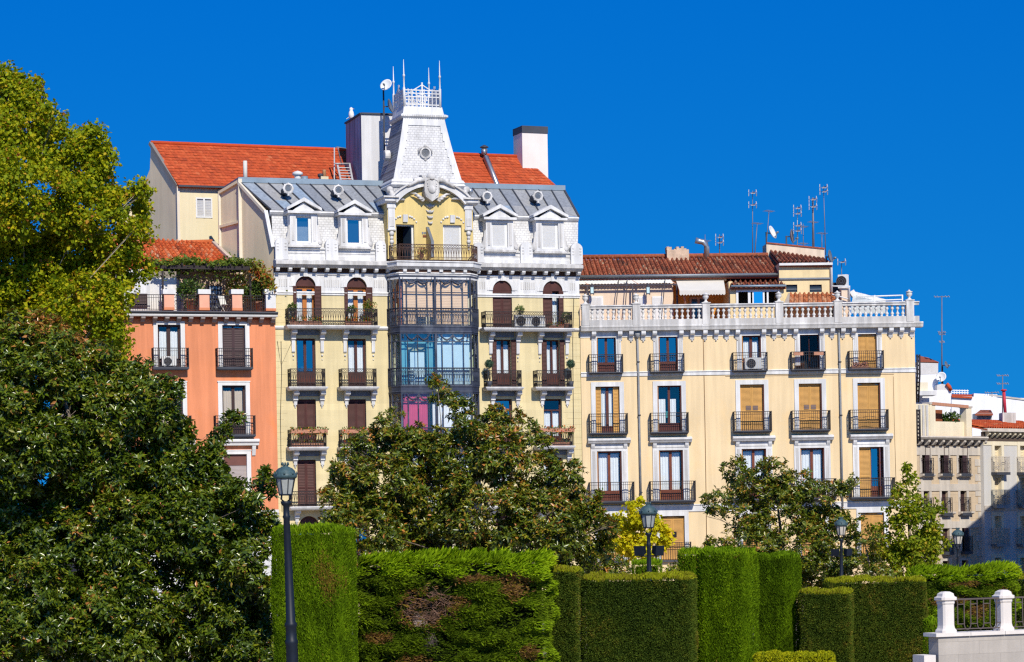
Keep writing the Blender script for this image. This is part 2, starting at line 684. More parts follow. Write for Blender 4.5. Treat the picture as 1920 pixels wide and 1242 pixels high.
def shutter(par, a, b, c, d, y, mat, slat=0.075, mid=True, name='shutter', th=0.045):
    mb = MB()
    st = min(0.075, (b - a) * 0.16)
    mb.box(a, a + st, y, y + th, c, d, mat)
    mb.box(b - st, b, y, y + th, c, d, mat)
    zs = [c, c + 0.1]
    mb.box(a + st, b - st, y, y + th, c, c + 0.1, mat)
    mb.box(a + st, b - st, y, y + th, d - 0.09, d, mat)
    segs = [(c + 0.1, d - 0.09)]
    if mid and d - c > 1.2:
        m = c + (d - c) * 0.42
        mb.box(a + st, b - st, y, y + th, m - 0.05, m + 0.05, mat)
        segs = [(c + 0.1, m - 0.05), (m + 0.05, d - 0.09)]
    for z0, z1 in segs:
        n = max(1, int((z1 - z0) / slat))
        hh = (z1 - z0) / n
        for k in range(n):
            z = z0 + k * hh
            mb.px([(y + 0.004, z), (y + 0.012, z - 0.002), (y + th - 0.004, z + hh * 0.98), (y + th - 0.012, z + hh * 0.98)], a + st, b - st, mat)
    return mb.build(name, par)


def blind(par, a, b, c, d, y, mat, name='blind', step=0.06):
    mb = MB()
    n = max(2, int((d - c) / step))
    hh = (d - c) / n
    for k in range(n):
        z = c + k * hh
        mb.px([(y, z), (y - 0.008, z + hh * 0.2), (y - 0.008, z + hh * 0.8), (y, z + hh * 0.96), (y + 0.01, z + hh * 0.5)], a, b, mat)
    return mb.build(name, par)


def ring(mb, c, r, w, mat, ax, n=8):
    """flat ring of short bars; ax = unit vector along the rail"""
    c = Vector(c)
    P = [c + ax * (r * math.cos(2 * math.pi * k / n)) + Vector((0, 0, r * math.sin(2 * math.pi * k / n))) for k in range(n)]
    for k in range(n):
        mb.bar(P[k], P[(k + 1) % n], w, mat)


def rail(par, plan, z0, z1, mat, ornate=False, sp=0.115, w=0.02, name='railing', wave=False):
    mb = MB()
    P = [Vector((x, y, 0)) for x, y in plan]
    for i in range(len(P) - 1):
        p, q = P[i], P[i + 1]
        L = (q - p).length
        if L < 0.02:
            continue
        ax = (q - p) / L
        Z = lambda z: Vector((0, 0, z))
        mb.bar(p + Z(z1), q + Z(z1), 0.045, mat, 0.035)
        mb.bar(p + Z(z0 + 0.05), q + Z(z0 + 0.05), 0.028, mat)
        n = max(1, round(L / sp))
        if ornate:
            h = z1 - z0
            zu, zl = z1 - 0.17 * h - 0.02, z0 + 0.24 * h
            mb.bar(p + Z(zu), q + Z(zu), 0.025, mat)
            mb.bar(p + Z(zl), q + Z(zl), 0.025, mat)
            for k in range(n + 1):
                b_ = p + ax * (L * k / n)
                mb.bar(b_ + Z(z0), b_ + Z(zu), w * 1.1, mat)
                if k < n:
                    m = p + ax * (L * (k + 0.5) / n)
                    ring(mb, m + Z((zu + z1) / 2), min(sp * 0.42, (z1 - zu) * 0.42), w * 0.8, mat, ax)
                    mb.bar(m + Z(z0 + 0.05), m + Z(zl), w * 0.8, mat)
                    s_ = ax * (L / n * 0.5)
                    mb.bar(m - s_ + Z(zl + 0.14 * h), m + Z(zu), w * 0.7, mat)
                    mb.bar(m + s_ + Z(zl + 0.14 * h), m + Z(zu), w * 0.7, mat)
        else:
            mb.bar(p + Z(z1 - 0.15), q + Z(z1 - 0.15), 0.022, mat)
            for k in range(n + 1):
                b_ = p + ax * (L * k / n)
                mb.bar(b_ + Z(z0), b_ + Z(z1), w, mat)
            if L > 0.9:
                for e in (0.14, L - 0.14):
                    m = p + ax * e
                    for zz in (0.3, 0.55):
                        ring(mb, m + Z(z0 + (z1 - z0) * zz), 0.1, w * 0.8, mat, ax)
                if wave:
                    zz = z0 + (z1 - z0) * 0.62
                    a_, b_ = p + ax * 0.3, q - ax * 0.3
                    m = (a_ + b_) / 2
                    mb.bar(a_ + Z(zz - 0.08), m + Z(zz + 0.04), 0.022, mat)
                    mb.bar(m + Z(zz + 0.04), b_ + Z(zz - 0.08), 0.022, mat)
    for p in P:
        mb.bar(p + Vector((0, 0, z0)), p + Vector((0, 0, z1 + 0.03)), 0.035, mat)
    return mb.build(name, par)


def tile_roof(name, par, A, B, C_, D, nu, nv, relief, mat, barrel=True, edge=0.04, th=0.12, under=None):
    """A,B eave left/right; C_,D ridge right/left. every tile is its own little shell with a lapped lower edge"""
    A, B, C_, D = [Vector(x) for x in (A, B, C_, D)]
    nrm = (B - A).cross(D - A).normalized()
    if nrm.z < 0:
        nrm = -nrm
    prof = [(0.0, -0.5), (0.10, 0.35), (0.30, 1.0), (0.50, 0.42), (0.60, -0.5), (0.80, -0.75), (1.0, -0.5)] if barrel else [(0.0, 0.0), (0.12, 0.9), (0.3, 0.5), (0.7, 0.3), (0.9, 0.25), (1.0, 0.0)]

    def S(u, v):
        return (A * (1 - u) + B * u) * (1 - v) + (D * (1 - u) + C_ * u) * v
    mb = MB()
    rng = random.Random(sum(map(ord, name)) + nu * 7)
    drift = [rng.uniform(-0.12, 0.12) for _ in range(nu + 1)]
    for j in range(nv):
        for i in range(nu):
            r = min(1, max(0, rng.gauss(0.5, 0.2 if barrel else 0.13) + (drift[i] if barrel else 0) + 0.10 * math.sin(i * 0.37 + j)))
            jit = rng.uniform(-0.012, 0.012)
            vs = []
            for t, h in prof:
                u = (i + t) / nu
                vs.append(S(u, max(0, (j - 0.06) / nv)) + nrm * (h * relief + edge + jit))
            for t, h in prof:
                u = (i + t) / nu
                vs.append(S(u, (j + 1) / nv) + nrm * (h * relief * 0.86))
            m = len(prof)
            mb.add(vs, [(k, k + 1, m + k + 1, m + k) for k in range(m - 1)], mat, barrel, r)
    dn = nrm * -(relief + 0.03)
    d2 = dn - nrm * 0.1
    mb.hull8([A + d2, B + d2, C_ + d2, D + d2], [A + dn, B + dn, C_ + dn, D + dn], under or mat)
    return mb.build(name, par)


TILE_OLD = attr_mat('old_clay_tile', [(0.0, (0.10, 0.045, 0.03)), (0.3, (0.23, 0.070, 0.036)), (0.55, (0.33, 0.088, 0.042)), (0.8, (0.38, 0.13, 0.065)), (1.0, (0.42, 0.28, 0.18))], 0.9, bump=1)
TILE_RED = attr_mat('red_roof_tile', [(0.0, (0.32, 0.055, 0.020)), (0.5, (0.50, 0.078, 0.020)), (0.85, (0.58, 0.115, 0.035)), (1.0, (0.50, 0.20, 0.09))], 0.85, bump=1)
TILE_ORANGE = attr_mat('orange_clay_tile', [(0.0, (0.26, 0.06, 0.02)), (0.35, (0.52, 0.09, 0.02)), (0.7, (0.62, 0.14, 0.035)), (1.0, (0.58, 0.32, 0.18))], 0.9, bump=1)


def bracket(par, x, w, z1, h, depth, mat, name='bracket', tail=0.0):
    """scrolled console under a slab: volute profile, optional hanging tail"""
    mb = MB()
    pr = [(0, z1), (-depth, z1), (-depth, z1 - 0.14 * h), (-depth * 0.86, z1 - 0.36 * h), (-depth * 0.62, z1 - 0.46 * h),
          (-depth * 0.42, z1 - 0.52 * h), (-depth * 0.34, z1 - 0.72 * h), (-depth * 0.40, z1 - 0.86 * h), (-depth * 0.22, z1 - h), (0, z1 - h)]
    mb.px(pr, x - w / 2, x + w / 2, mat)
    mb.lathe((x - w * 0.56, -depth * 0.78, z1 - 0.26 * h), [(0.02, 0), (0.12 * h + 0.02, 0.0), (0.12 * h + 0.02, w * 1.12), (0.02, w * 1.12)], mat, 10, False, (1, 0, 0))
    if tail:
        mb.px([(0, z1 - h), (-0.13, z1 - h), (-0.10, z1 - h - tail * 0.55), (-0.05, z1 - h - tail * 0.6), (0, z1 - h - tail * 0.6)], x - w * 0.36, x + w * 0.36, mat)
        mb.ball((x, -0.04, z1 - h - tail * 0.74), 0.055, mat, 8)
        mb.ball((x, -0.03, z1 - h - tail * 0.95), 0.035, mat, 8)
    return mb.build(name, par)


def leafball(c, r, n, size, up=0.3, sq=1.0, rng=None):
    rng = rng or NPR
    d = nrmz(rng.normal(size=(n, 3)))
    rr = r * rng.uniform(0.55, 1.05, size=(n, 1))
    p = np.array(c) + d * rr * np.array([1, 1, sq])
    dr = d + rng.normal(scale=0.6, size=(n, 3)) + np.array([0, 0, up])
    nr = d * 0.6 + rng.normal(scale=0.5, size=(n, 3)) + np.array([0, -0.2, 0.6])
    L = size * rng.uniform(0.7, 1.25, n)
    return p, dr, nr, L


def leaf_obj(name, parts, mat, wr=0.42, parent=None, rnd=None, fold=0.22):
    p = np.concatenate([x[0] for x in parts])
    d = np.concatenate([x[1] for x in parts])
    nr = np.concatenate([x[2] for x in parts])
    L = np.concatenate([x[3] for x in parts])
    if rnd is None:
        rnd = NPR.uniform(size=len(p))
    v, f = leaf_arrays(p, d, nr, L, L * wr, fold)
    me = np_mesh(name, v, f, np.repeat(rnd, 2), mat, nv=3)
    o = bpy.data.objects.new(name, me)
    COL.objects.link(o)
    if parent is not None:
        o.parent = parent
    return o


LEAF_POT = attr_mat('potted_leaf', [(0, (0.03, 0.06, 0.012)), (0.6, (0.07, 0.14, 0.02)), (1, (0.16, 0.22, 0.03))], 0.5, 0.2)
LEAF_FLOWER = attr_mat('flower_mix', [(0, (0.04, 0.09, 0.012)), (0.55, (0.13, 0.20, 0.02)), (0.74, (0.16, 0.18, 0.02)), (0.78, (0.55, 0.07, 0.02)), (0.92, (0.75, 0.12, 0.02)), (1, (0.7, 0.3, 0.05))], 0.5, 0.2)
LEAF_VINE = attr_mat('vine_leaf', [(0, (0.05, 0.09, 0.012)), (0.5, (0.13, 0.20, 0.02)), (0.8, (0.26, 0.26, 0.03)), (0.9, (0.5, 0.20, 0.03)), (1, (0.5, 0.09, 0.03))], 0.55, 0.3)


def pot_plant(name, label, cat, loc, pot_r, pot_h, fol_r, fol_z, mat=None, n=160, leaf=0.12, pot=None, group=None, stem=True, sq=1.0):
    t = thing(name, label, cat, loc, 0, group)
    if pot_r:
        mb = MB()
        mb.lathe((0, 0, 0), [(pot_r * 0.68, 0), (pot_r * 0.95, pot_h * 0.82), (pot_r * 1.08, pot_h * 0.84), (pot_r * 1.08, pot_h), (pot_r * 0.9, pot_h), (pot_r * 0.88, pot_h * 0.9)], pot or TERRA, 14)
        mb.build('pot', t)
    if stem:
        mb = MB()
        for k in range(4):
            a = k * 1.7
            mb.tube([(0.02 * k, 0, pot_h * 0.8), (0.1 * fol_r * math.cos(a), 0.1 * fol_r * math.sin(a), (pot_h + fol_z) / 2), (0.5 * fol_r * math.cos(a), 0.5 * fol_r * math.sin(a), fol_z)], [0.03, 0.022, 0.008], pm('twig', (0.12, 0.08, 0.05), 0.9), 5)
        mb.build('stem', t)
    parts = [leafball((0, 0, fol_z), fol_r, n, leaf, sq=sq)]
    for k in range(5):
        a = NPR.uniform(0, 6.28)
        parts.append(leafball((fol_r * 0.6 * math.cos(a), fol_r * 0.6 * math.sin(a), fol_z + NPR.uniform(-0.4, 0.5) * fol_r * sq), fol_r * 0.5, n // 4, leaf, sq=sq))
    leaf_obj('foliage', parts, mat or LEAF_POT, parent=t)
    return t


def planter(name, label, loc, L, rotz, mat=None, n=160, h=0.16, leaf=0.09, fz=0.12, group=None, box=None, hang=0.0):
    t = thing(name, label, 'planter', loc, rotz, group)
    mb = MB()
    mb.px([(-0.09, 0), (-0.11, h), (0.11, h), (0.09, 0)], -L / 2, L / 2, box or TERRA)
    mb.build('trough', t)
    p = np.stack([NPR.uniform(-L / 2, L / 2, n), NPR.uniform(-0.14, 0.12, n), h * 0.8 + NPR.uniform(-hang, fz, n)], 1)
    d = NPR.normal(size=(n, 3)) + np.array([0, -0.4, 0.8])
    leaf_obj('foliage', [(p, d, NPR.normal(size=(n, 3)) + np.array([0, -0.5, 0.6]), leaf * NPR.uniform(0.7, 1.3, n))], mat or LEAF_FLOWER, parent=t, wr=0.55)
    return t


def ac_unit(label, loc, rotz, w=0.8, h=0.6, d=0.3, name='air_conditioner', group='outdoor air conditioning units'):
    t = thing(name, label, 'air conditioner', loc, rotz, group)
    MB().box(-w / 2, w / 2, -d / 2, d / 2, 0.05, h, WHITEP).build('casing', t)
    mb = MB()
    mb.box(-w / 2 + 0.08, -w / 2 + 0.18, -d / 2 + 0.02, d / 2 - 0.02, 0, 0.05, GREYMET)
    mb.box(w / 2 - 0.18, w / 2 - 0.08, -d / 2 + 0.02, d / 2 - 0.02, 0, 0.05, GREYMET)
    mb.build('foot', t)
    mb = MB()
    r = h * 0.38
    c = (-w * 0.12, -d / 2 - 0.012, h * 0.53)
    mb.lathe(c, [(0.01, 0.012), (r, 0.012), (r, 0.0), (0.01, 0.0)], IRON, 18, False, (0, -1, 0))
    for k in range(1, 4):
        ring(mb, Vector(c) + Vector((0, -0.02, 0)), r * k / 3.2, 0.012, GREYMET, Vector((1, 0, 0)), 16)
    mb.build('fan_grille', t)
    return t
# ------------------------------------------------------------------ ground
g = MB()
g.box(-3000, 3000, -300, 4000, -0.5, 0.0, pm('ground_sand', (0.32, 0.27, 0.20), 0.95, var=0.15, scale=0.3, bump=0.3))
ground = g.build('ground')
ground['kind'] = 'structure'

# ------------------------------------------------------------------ white and yellow building
AW = 18
wb = Bld('apartment_building', 'pale yellow building with white tower, grey mansard roof and glazed bay', 519, 142.5, AW)
YEL = pm('yellow_stucco', (0.765, 0.64, 0.36), 0.85, var=0.06, scale=0.5, streak=0.13, bump=0.15, stain=(0.66, 0.54, 0.28), stain_amt=0.5, lines=(30.0, 0.36, 0.006, 0.955))
YEL2 = pm('yellow_plain', (0.70, 0.54, 0.22), 0.85, var=0.07, scale=0.8, streak=0.12, bump=0.1)
GABLE = pm('grey_render', (0.86, 0.70, 0.46), 0.95, var=0.07, scale=0.7, streak=0.10, bump=0.06, stain=(0.62, 0.52, 0.39), stain_amt=0.5)
SCALE = pm('white_scale_tile', (0.73, 0.72, 0.705), 0.7, var=0.12, scale=2.0, bricks=(0.22, 0.14, 0.016, 0.66), streak=0.16, stain=(0.42, 0.38, 0.35), stain_amt=0.5)
SLATE = pm('grey_slate', (0.30, 0.30, 0.31), 0.6, var=0.15, scale=3, bricks=(0.26, 0.16, 0.02, 0.45))
ZINC = attr_mat('zinc_sheet', [(0, (0.20, 0.22, 0.25)), (0.5, (0.30, 0.31, 0.32)), (0.8, (0.36, 0.35, 0.33)), (1, (0.27, 0.34, 0.42))], 0.5, spec=0.5, bump=1)
ZINCB = pm('blue_zinc', (0.24, 0.31, 0.37), 0.5, metal=0.2, var=0.15, scale=1.5)
LEADD = pm('dark_lead', (0.055, 0.06, 0.075), 0.6, var=0.2)
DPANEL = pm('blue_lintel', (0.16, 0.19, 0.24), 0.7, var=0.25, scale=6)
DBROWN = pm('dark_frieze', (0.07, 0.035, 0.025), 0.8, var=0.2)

UR = wb.u(1089, 700)
Zp1 = wb.z(620, 489)                     # foot of parapet / top of cornice
Zc0 = wb.z(620, 513)                     # under the cornice
Zf = wb.z(620, 552)
ul, ur_ = wb.u(733, 620), wb.u(890, 620)  # the bay interrupts the wall here

ops = []
arch_px = [(554, 518, 592, 612), (650, 520, 688, 613), (924, 526, 960, 617), (1018, 527, 1055, 618)]
arches = []
for x0, y0, x1, y1 in arch_px:
    r = wb.rect(x0, y0, x1, y1)
    arches.append(r)
    ops.append(r + ('arch',))
mid_px = {'b1': (556, 634, 592, 726), 'b2': (652, 634, 687, 726), 'b3': (930, 638, 959, 726), 'b4': (1024, 639, 1050, 727),
          'c1': (557, 748, 593, 838), 'c2': (652, 749, 687, 838), 'c3': (929, 749, 961, 836), 'c4': (1020, 749, 1054, 836),
          'd1': (558, 861, 593, 949), 'd2': (653, 861, 688, 949), 'd3': (929, 860, 962, 948), 'd4': (1021, 860, 1056, 948)}
mid = {k: wb.rect(*v) for k, v in mid_px.items()}
for kk in 'bcd':                         # one sill and head height per storey
    zs0 = sum(mid[kk + n][2] for n in '1234') / 4
    zs1 = sum(mid[kk + n][3] for n in '1234') / 4
    for n in '1234':
        mid[kk + n] = mid[kk + n][:2] + (zs0, zs1)
ops += list(mid.values())
gz0, gz1 = wb.z(578, 1090), wb.z(578, 968)
for x0, x1 in ((560, 600), (655, 692), (930, 965), (1022, 1058)):
    ops.append((wb.u(x0, 1000), wb.u(x1, 1000), 0.6, gz1, 'arch'))
mb = MB()
for a_, b_ in ((0.0, ul), (ur_, UR)):
    sub = [o for o in ops if a_ - 0.01 < o[0] and o[1] < b_ + 0.01]
    mb = MB()
    wall(mb, a_, b_, 0.0, Zf, sub, YEL, 0.28)
    mb.build('wall', wb.root)
    mb = MB()
    wall(mb, a_, b_, Zf, Zp1, sub, WHITE, 0.28, rmat=YEL2)
    mb.build('frieze', wb.root)
# back and right-hand party wall of the block
mb = MB()
mb.quad((UR, 0, 0), (UR, 11, 0), (UR, 11, Zp1), (UR, 0, Zp1), GABLE)
mb.quad((0, 11.5, 0), (UR, 11.5, 0), (UR, 11.5, Zp1), (0, 11.5, Zp1), GABLE)
mb.build('party_wall', wb.root)

# quoin courses at both edges
for side in (0, 1):
    mb = MB()
    zq = 0.2
    k = 0
    while zq < Zf - 0.5:
        wq = 0.62 if k % 2 else 0.4
        if side:
            mb.box(UR - wq - 0.5, UR - 0.02, -0.010, 0.0, zq, zq + 0.33, YEL)
        else:
            mb.box(0.0, wq, -0.010, 0.0, zq, zq + 0.33, YEL)
        zq += 0.36
        k += 1
    mb.build('quoin', wb.root)

# string courses, frieze mouldings and the main cornice, left and right of the bay
Zs = wb.z(620, 612)
for a_, b_ in ((-0.03, ul - 0.02), (ur_ + 0.02, UR + 0.03)):
    mb = MB()
    mb.px([(0, Zs), (-0.10, Zs), (-0.13, Zs - 0.10), (-0.10, Zs - 0.14), (-0.05, Zs - 0.2), (0, Zs - 0.2)], a_, b_, WHITE)
    mb.build('string_course', wb.root)
    mb = MB()
    mb.px([(0, Zf + 0.14), (-0.06, Zf + 0.14), (-0.10, Zf + 0.06), (-0.05, Zf + 0.03), (-0.05, Zf - 0.06), (0, Zf - 0.06)], a_, b_, WHITE)
    zt = Zc0 - 0.12
    mb.px([(0, zt + 0.14), (-0.07, zt + 0.14), (-0.07, zt + 0.05), (-0.03, zt), (0, zt)], a_, b_, WHITE)
    mb.build('moulding', wb.root)
    mb = MB()
    zA, zB = wb.z(620, 504), wb.z(620, 511)
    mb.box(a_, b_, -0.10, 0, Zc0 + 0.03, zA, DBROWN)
    mb.px([(0, zA), (-0.45, zA), (-0.62, zA + 0.14), (-0.66, zA + 0.16), (-0.66, zA + 0.34), (-0.58, zA + 0.36), (-0.22, Zp1), (0, Zp1)], a_, b_, WHITE2)
    n = round((b_ - a_) / 0.74)
    for k in range(n + 1):
        x = a_ + 0.16 + (b_ - a_ - 0.32) * k / n
        mb.px([(-0.10, zA), (-0.44, zA), (-0.44, zA - 0.10), (-0.36, zA - 0.2), (-0.10, zA - 0.2)], x - 0.10, x + 0.10, WHITE)
    mb.build('cornice', wb.root)
# fluting of the frieze
mb = MB()
z0_, z1_ = Zf + 0.3, Zc0 - 0.3
x = 0.3
while x < UR - 0.2:
    if not (ul - 0.3 < x < ur_ + 0.3) and not any(a[0] - 0.45 < x < a[1] + 0.45 for a in arches):
        mb.box(x - 0.03, x + 0.03, -0.02, 0.0, z0_ + 0.1, z1_ - 0.05, WHITE2)
    x += 0.13
mb.build('fluting', wb.root)

# arched balcony doors
WH_ARCH = MB
for i, r in enumerate(arches):
    a, b_, c, d = r
    rr, cx = (b_ - a) / 2, (a + b_) / 2
    sp = d - rr
    mb = MB()
    for (ri, ro, y) in ((rr, rr + 0.20, -0.06), (rr + 0.20, rr + 0.34, -0.03)):
        for k in range(16):
            t0, t1 = math.pi * k / 16, math.pi * (k + 1) / 16
            q = [(cx + R_ * math.cos(t), sp + R_ * math.sin(t)) for R_, t in ((ri, t0), (ro, t0), (ro, t1), (ri, t1))]
            mb.py(q, y, 0.0, WHITE)
    mb.box(cx - 0.11, cx + 0.11, -0.12, -0.061, d - 0.03, d + 0.42, WHITE)
    mb.build('arch_surround', wb.root)
    if i < 2:
        o = window(wb, (a, b_, c, d), WOODO, GLASSL, 0.26, panel=0.14, center=0.24, stile=0.13, arch=True, curt=[(0.1, 0.9, 0.1, 0.83)])
        mb = MB()
        n = 12
        arc = [(cx + (rr - 0.01) * math.cos(math.pi * k / n), sp + 0.02 + (rr - 0.02) * math.sin(math.pi * k / n)) for k in range(n + 1)]
        mb.py(arc, 0.12, 0.17, BROWNW)
        mb.build('shutter', o)
        shutter(o, a - 0.14, a + 0.05, c, sp + 0.02, -0.10, BROWNW, th=0.05, mid=False)
        shutter(o, b_ - 0.08, b_ + 0.30, c, sp + 0.02, -0.12, BROWNW, th=0.05, mid=False)
    else:
        o = window(wb, (a, b_, c, d), BROWNW, GLASSL, 0.26, panel=0.12, arch=True, curt=[(0.45, 0.9, 0.1, 0.95)])
        mb = MB()
        arc = [(cx + (rr - 0.01) * math.cos(math.pi * k / 12), sp + 0.02 + (rr - 0.02) * math.sin(math.pi * k / 12)) for k in range(13)]
        mb.py(arc, 0.06, 0.11, BROWNW)
        mb.build('shutter', o)
        shutter(o, a + 0.02, cx - 0.005, c, sp + 0.01, 0.06, BROWNW)
        if i == 2:
            shutter(o, cx + 0.005, b_ - 0.02, c, sp + 0.01, 0.06, BROWNW)
        else:
            shutter(o, b_ - 0.24, b_ + 0.04, c, sp + 0.01, -0.05, BROWNW)

# long balconies on the arched storey, short ones below
def wb_balcony(x0, x1, ytop, ybot, proj, brs, tail, panel, name='balcony', orn=True, brh=0.6):
    a, b_ = wb.u(x0, ybot, proj), wb.u(x1, ybot, proj)
    zt, z0 = wb.z((x0 + x1) / 2, ytop, proj), wb.z((x0 + x1) / 2, ybot, proj)
    mb = MB()
    plan = [(a - 0.05, -0.01), (a - 0.05, -proj), (b_ + 0.05, -proj), (b_ + 0.05, -0.01)]
    mb.pz([(a - 0.05, -0.01), (a - 0.05, -proj), (b_ + 0.05, -proj), (b_ + 0.05, -0.01)][::-1], z0 - 0.08, z0, WHITE2)
    mb.sweep(plan, [(0, z0 - 0.01), (0.09, z0 - 0.01), (0.09, z0 - 0.06), (0.02, z0 - 0.16), (-0.06, z0 - 0.22), (-0.12, z0 - 0.22), (-0.12, z0 - 0.09)], WHITE)
    o = mb.build(name, wb.root)
    rail(o, [(a, -0.03), (a, -proj + 0.03), (b_, -proj + 0.03), (b_, -0.03)], z0, zt, IRON, ornate=orn, sp=0.14)
    for bx in brs:
        ub = wb.u(bx, ybot + 15)
        bracket(o, ub, 0.26, z0 - 0.2, brh, proj * 0.72, WHITE, tail=tail)
    for p0, p1 in panel:
        mb = MB()
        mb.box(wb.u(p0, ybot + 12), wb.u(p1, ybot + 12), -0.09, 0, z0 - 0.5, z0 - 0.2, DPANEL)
        mb.build('lintel', o)
    return o, a, b_, z0, zt


long1 = wb_balcony(542, 708, 579, 610, 0.8, (549, 603, 646, 699), 1.1, ((557, 597), (653, 693)), brh=0.62)
long2 = wb_balcony(911, 1073, 585, 615, 0.8, (919, 970, 1011, 1062), 1.1, ((927, 963), (1019, 1055)), brh=0.62)
shortB = [wb_balcony(546, 610, 692, 725, 0.75, (553, 603), 0.35, ((559, 597),)), wb_balcony(642, 706, 692, 725, 0.75, (649, 699), 0.35, ((655, 693),)),
          wb_balcony(915, 978, 695, 725.5, 0.75, (923, 970), 0.35, ((929, 964),)), wb_balcony(1008, 1072, 695, 725.5, 0.75, (1016, 1063), 0.35, ((1022, 1057),))]
shortC = [wb_balcony(546, 612, 806, 838, 0.75, (553, 604), 0.35, ((559, 598),)), wb_balcony(642, 708, 806, 838, 0.75, (649, 700), 0.35, ((655, 694),)),
          wb_balcony(917, 980, 804, 836, 0.75, (925, 972), 0.35, ((931, 966),)), wb_balcony(1011, 1074, 804, 836, 0.75, (1018, 1066), 0.35, ((1024, 1060),))]
longD = [wb_balcony(548, 709, 921, 949, 0.75, (556, 606, 650, 702), 0.3, (), brh=0.5), wb_balcony(915, 1076, 920, 948, 0.75, (923, 970, 1014, 1066), 0.3, (), brh=0.5)]

BLUEROOM = pm('room_blue', (0.012, 0.03, 0.055), 0.7, var=0.1)
window(wb, mid['b1'], BROWNW, GLASS, 0.25, panel=0.32, center=0.15, stile=0.11, room=BLUEROOM)
window(wb, mid['b2'], BROWNW, GLASSL, 0.25, panel=0.32, center=0.15, stile=0.11, curt=[(0.05, 0.95, 0.3, 0.88)])
for k in ('b3', 'b4'):
    o = window(wb, mid[k], BROWNW, GLASSL, 0.25, panel=0.30, center=0.13, stile=0.07, curt=[(0.05, 0.95, 0.28, 0.9)])
    a, b_, c, d = mid[k]
    shutter(o, a - 0.26, a + 0.02, c, d, -0.09, BROWNW, mid=False)
    shutter(o, b_ - 0.02, b_ + 0.26, c, d, -0.09, BROWNW, mid=False)
for k in ('c1', 'c2', 'd1', 'd2'):
    o = window(wb, mid[k], BROWNW, GLASS, 0.25)
    a, b_, c, d = mid[k]
    m = (a + b_) / 2
    shutter(o, a + 0.03, m - 0.004, c + 0.02, d - 0.04, 0.17, BROWNW, slat=0.085 if k[0] == 'd' else 0.06)
    shutter(o, m + 0.004, b_ - 0.03, c + 0.02, d - 0.04, 0.17, BROWNW, slat=0.085 if k[0] == 'd' else 0.06)
window(wb, mid['c3'], BROWNW, GLASS, 0.25, panel=0.2, transom=0.76, stile=0.10, curt=[(0.05, 0.95, 0.1, 0.62)])
window(wb, mid['c4'], BROWNW, GLASSL, 0.25, panel=0.2, transom=0.76, stile=0.10, curt=[(0.05, 0.95, 0.2, 0.72)])
for k in ('d3', 'd4'):
    window(wb, mid[k], BROWNW, GLASSL, 0.25, panel=0.2, curt=[(0.05, 0.95, 0.2, 0.9)])
for o_ in ops[-4:]:
    window(wb, o_[:4], BROWNW, GLASS, 0.25, panel=0.3, arch=True)
for k in ('b1', 'b2', 'c1', 'c2', 'c3', 'c4'):       # small knobs on either side of the lower doors
    pass

# parapet with rounded acroteria above the cornice
Zpt = wb.z(620, 466)
for a_, b_, ac in ((wb.u(521, 478), wb.u(723, 478), (528, 622, 714)), (wb.u(892, 478), UR, (897, 987, 1081))):
    mb = MB()
    mb.px([(0.4, Zp1), (-0.12, Zp1), (-0.12, Zp1 + 0.2), (-0.05, Zp1 + 0.26), (-0.05, Zpt - 0.12), (-0.14, Zpt - 0.08), (-0.14, Zpt), (0.4, Zpt)], a_, b_, WHITE)
    zl = (Zp1 + Zpt) / 2 + 0.06
    mb.box(a_ + 0.5, b_ - 0.5, -0.075, -0.05, zl - 0.03, zl, WHITE2)
    mb.build('parapet', wb.root)
    for px_ in ac:
        uc = wb.u(px_, 478, 0.2)
        hw = 0.36 if px_ not in (897, 714) else 0.30
        zt = Zpt + 0.16
        arc = [(uc - hw, Zp1)] + [(uc + hw, Zp1)] + [(uc + hw * math.cos(math.pi * k / 12), zt + hw * math.sin(math.pi * k / 12)) for k in range(13)]
        mb = MB()
        mb.py(arc, -0.26, 0.1, WHITE)
        for s_ in (-1, 1):
            for q in range(3):
                mb.box(uc + s_ * hw * 0.62 - 0.06, uc + s_ * hw * 0.62 + 0.06, -0.285, -0.26, zt + 0.02 - q * 0.17, zt + 0.07 - q * 0.17, WHITE2)
        mb.build('acroterion', wb.root)

# steep mansard with white scales, grey zinc slope above
n0, n1, nr = -0.12, -0.62, -3.0
eL, eR = wb.v(510, 398, n1), wb.v(1083, 409, n1)
ze = (eL.z + eR.z) / 2
rL, rR = wb.v(450, 341, nr), wb.v(1058, 359, nr)
zr = (rL.z + rR.z) / 2
m1, m2 = wb.u(722, 400, n1), wb.u(884, 400, n1)
for a0, a1, b0, b1 in ((0.0, wb.u(509, 400, n1), wb.u(726, 460), m1), (wb.u(888, 460), m2, UR - 0.02, wb.u(1084, 409, n1))):
    mb = MB()
    mb.hull8([(a0, -n0, Zpt), (b0, -n0, Zpt), (b0, 1.5, Zpt), (a0, 1.5, Zpt)], [(a1, -n1, ze), (b1, -n1, ze), (b1, 1.8, ze), (a1, 1.8, ze)], SCALE)
    mb.build('scale_wall', wb.root)
for a_, b_ in ((wb.u(506, 398, n1 + 0.2), m1 + 0.1), (m2 - 0.1, wb.u(1085, 409, n1 + 0.2))):
    mb = MB()
    mb.px([(-n1 + 0.1, ze + 0.05), (-n1 - 0.22, ze + 0.05), (-n1 - 0.26, ze - 0.04), (-n1 - 0.16, ze - 0.16), (-n1 - 0.03, ze - 0.26), (-n1 + 0.1, ze - 0.26)], a_, b_, WHITE)
    mb.build('eaves_moulding', wb.root)
mb = MB()
zz = ze + 0.07
fl, fr = wb.u(508, 398, n1 + 0.22), wb.u(1085, 409, n1 + 0.22)
ul_r, ur_r = rL.x, rR.x
yF, yR = -n1 - 0.22, -nr
NS = 24
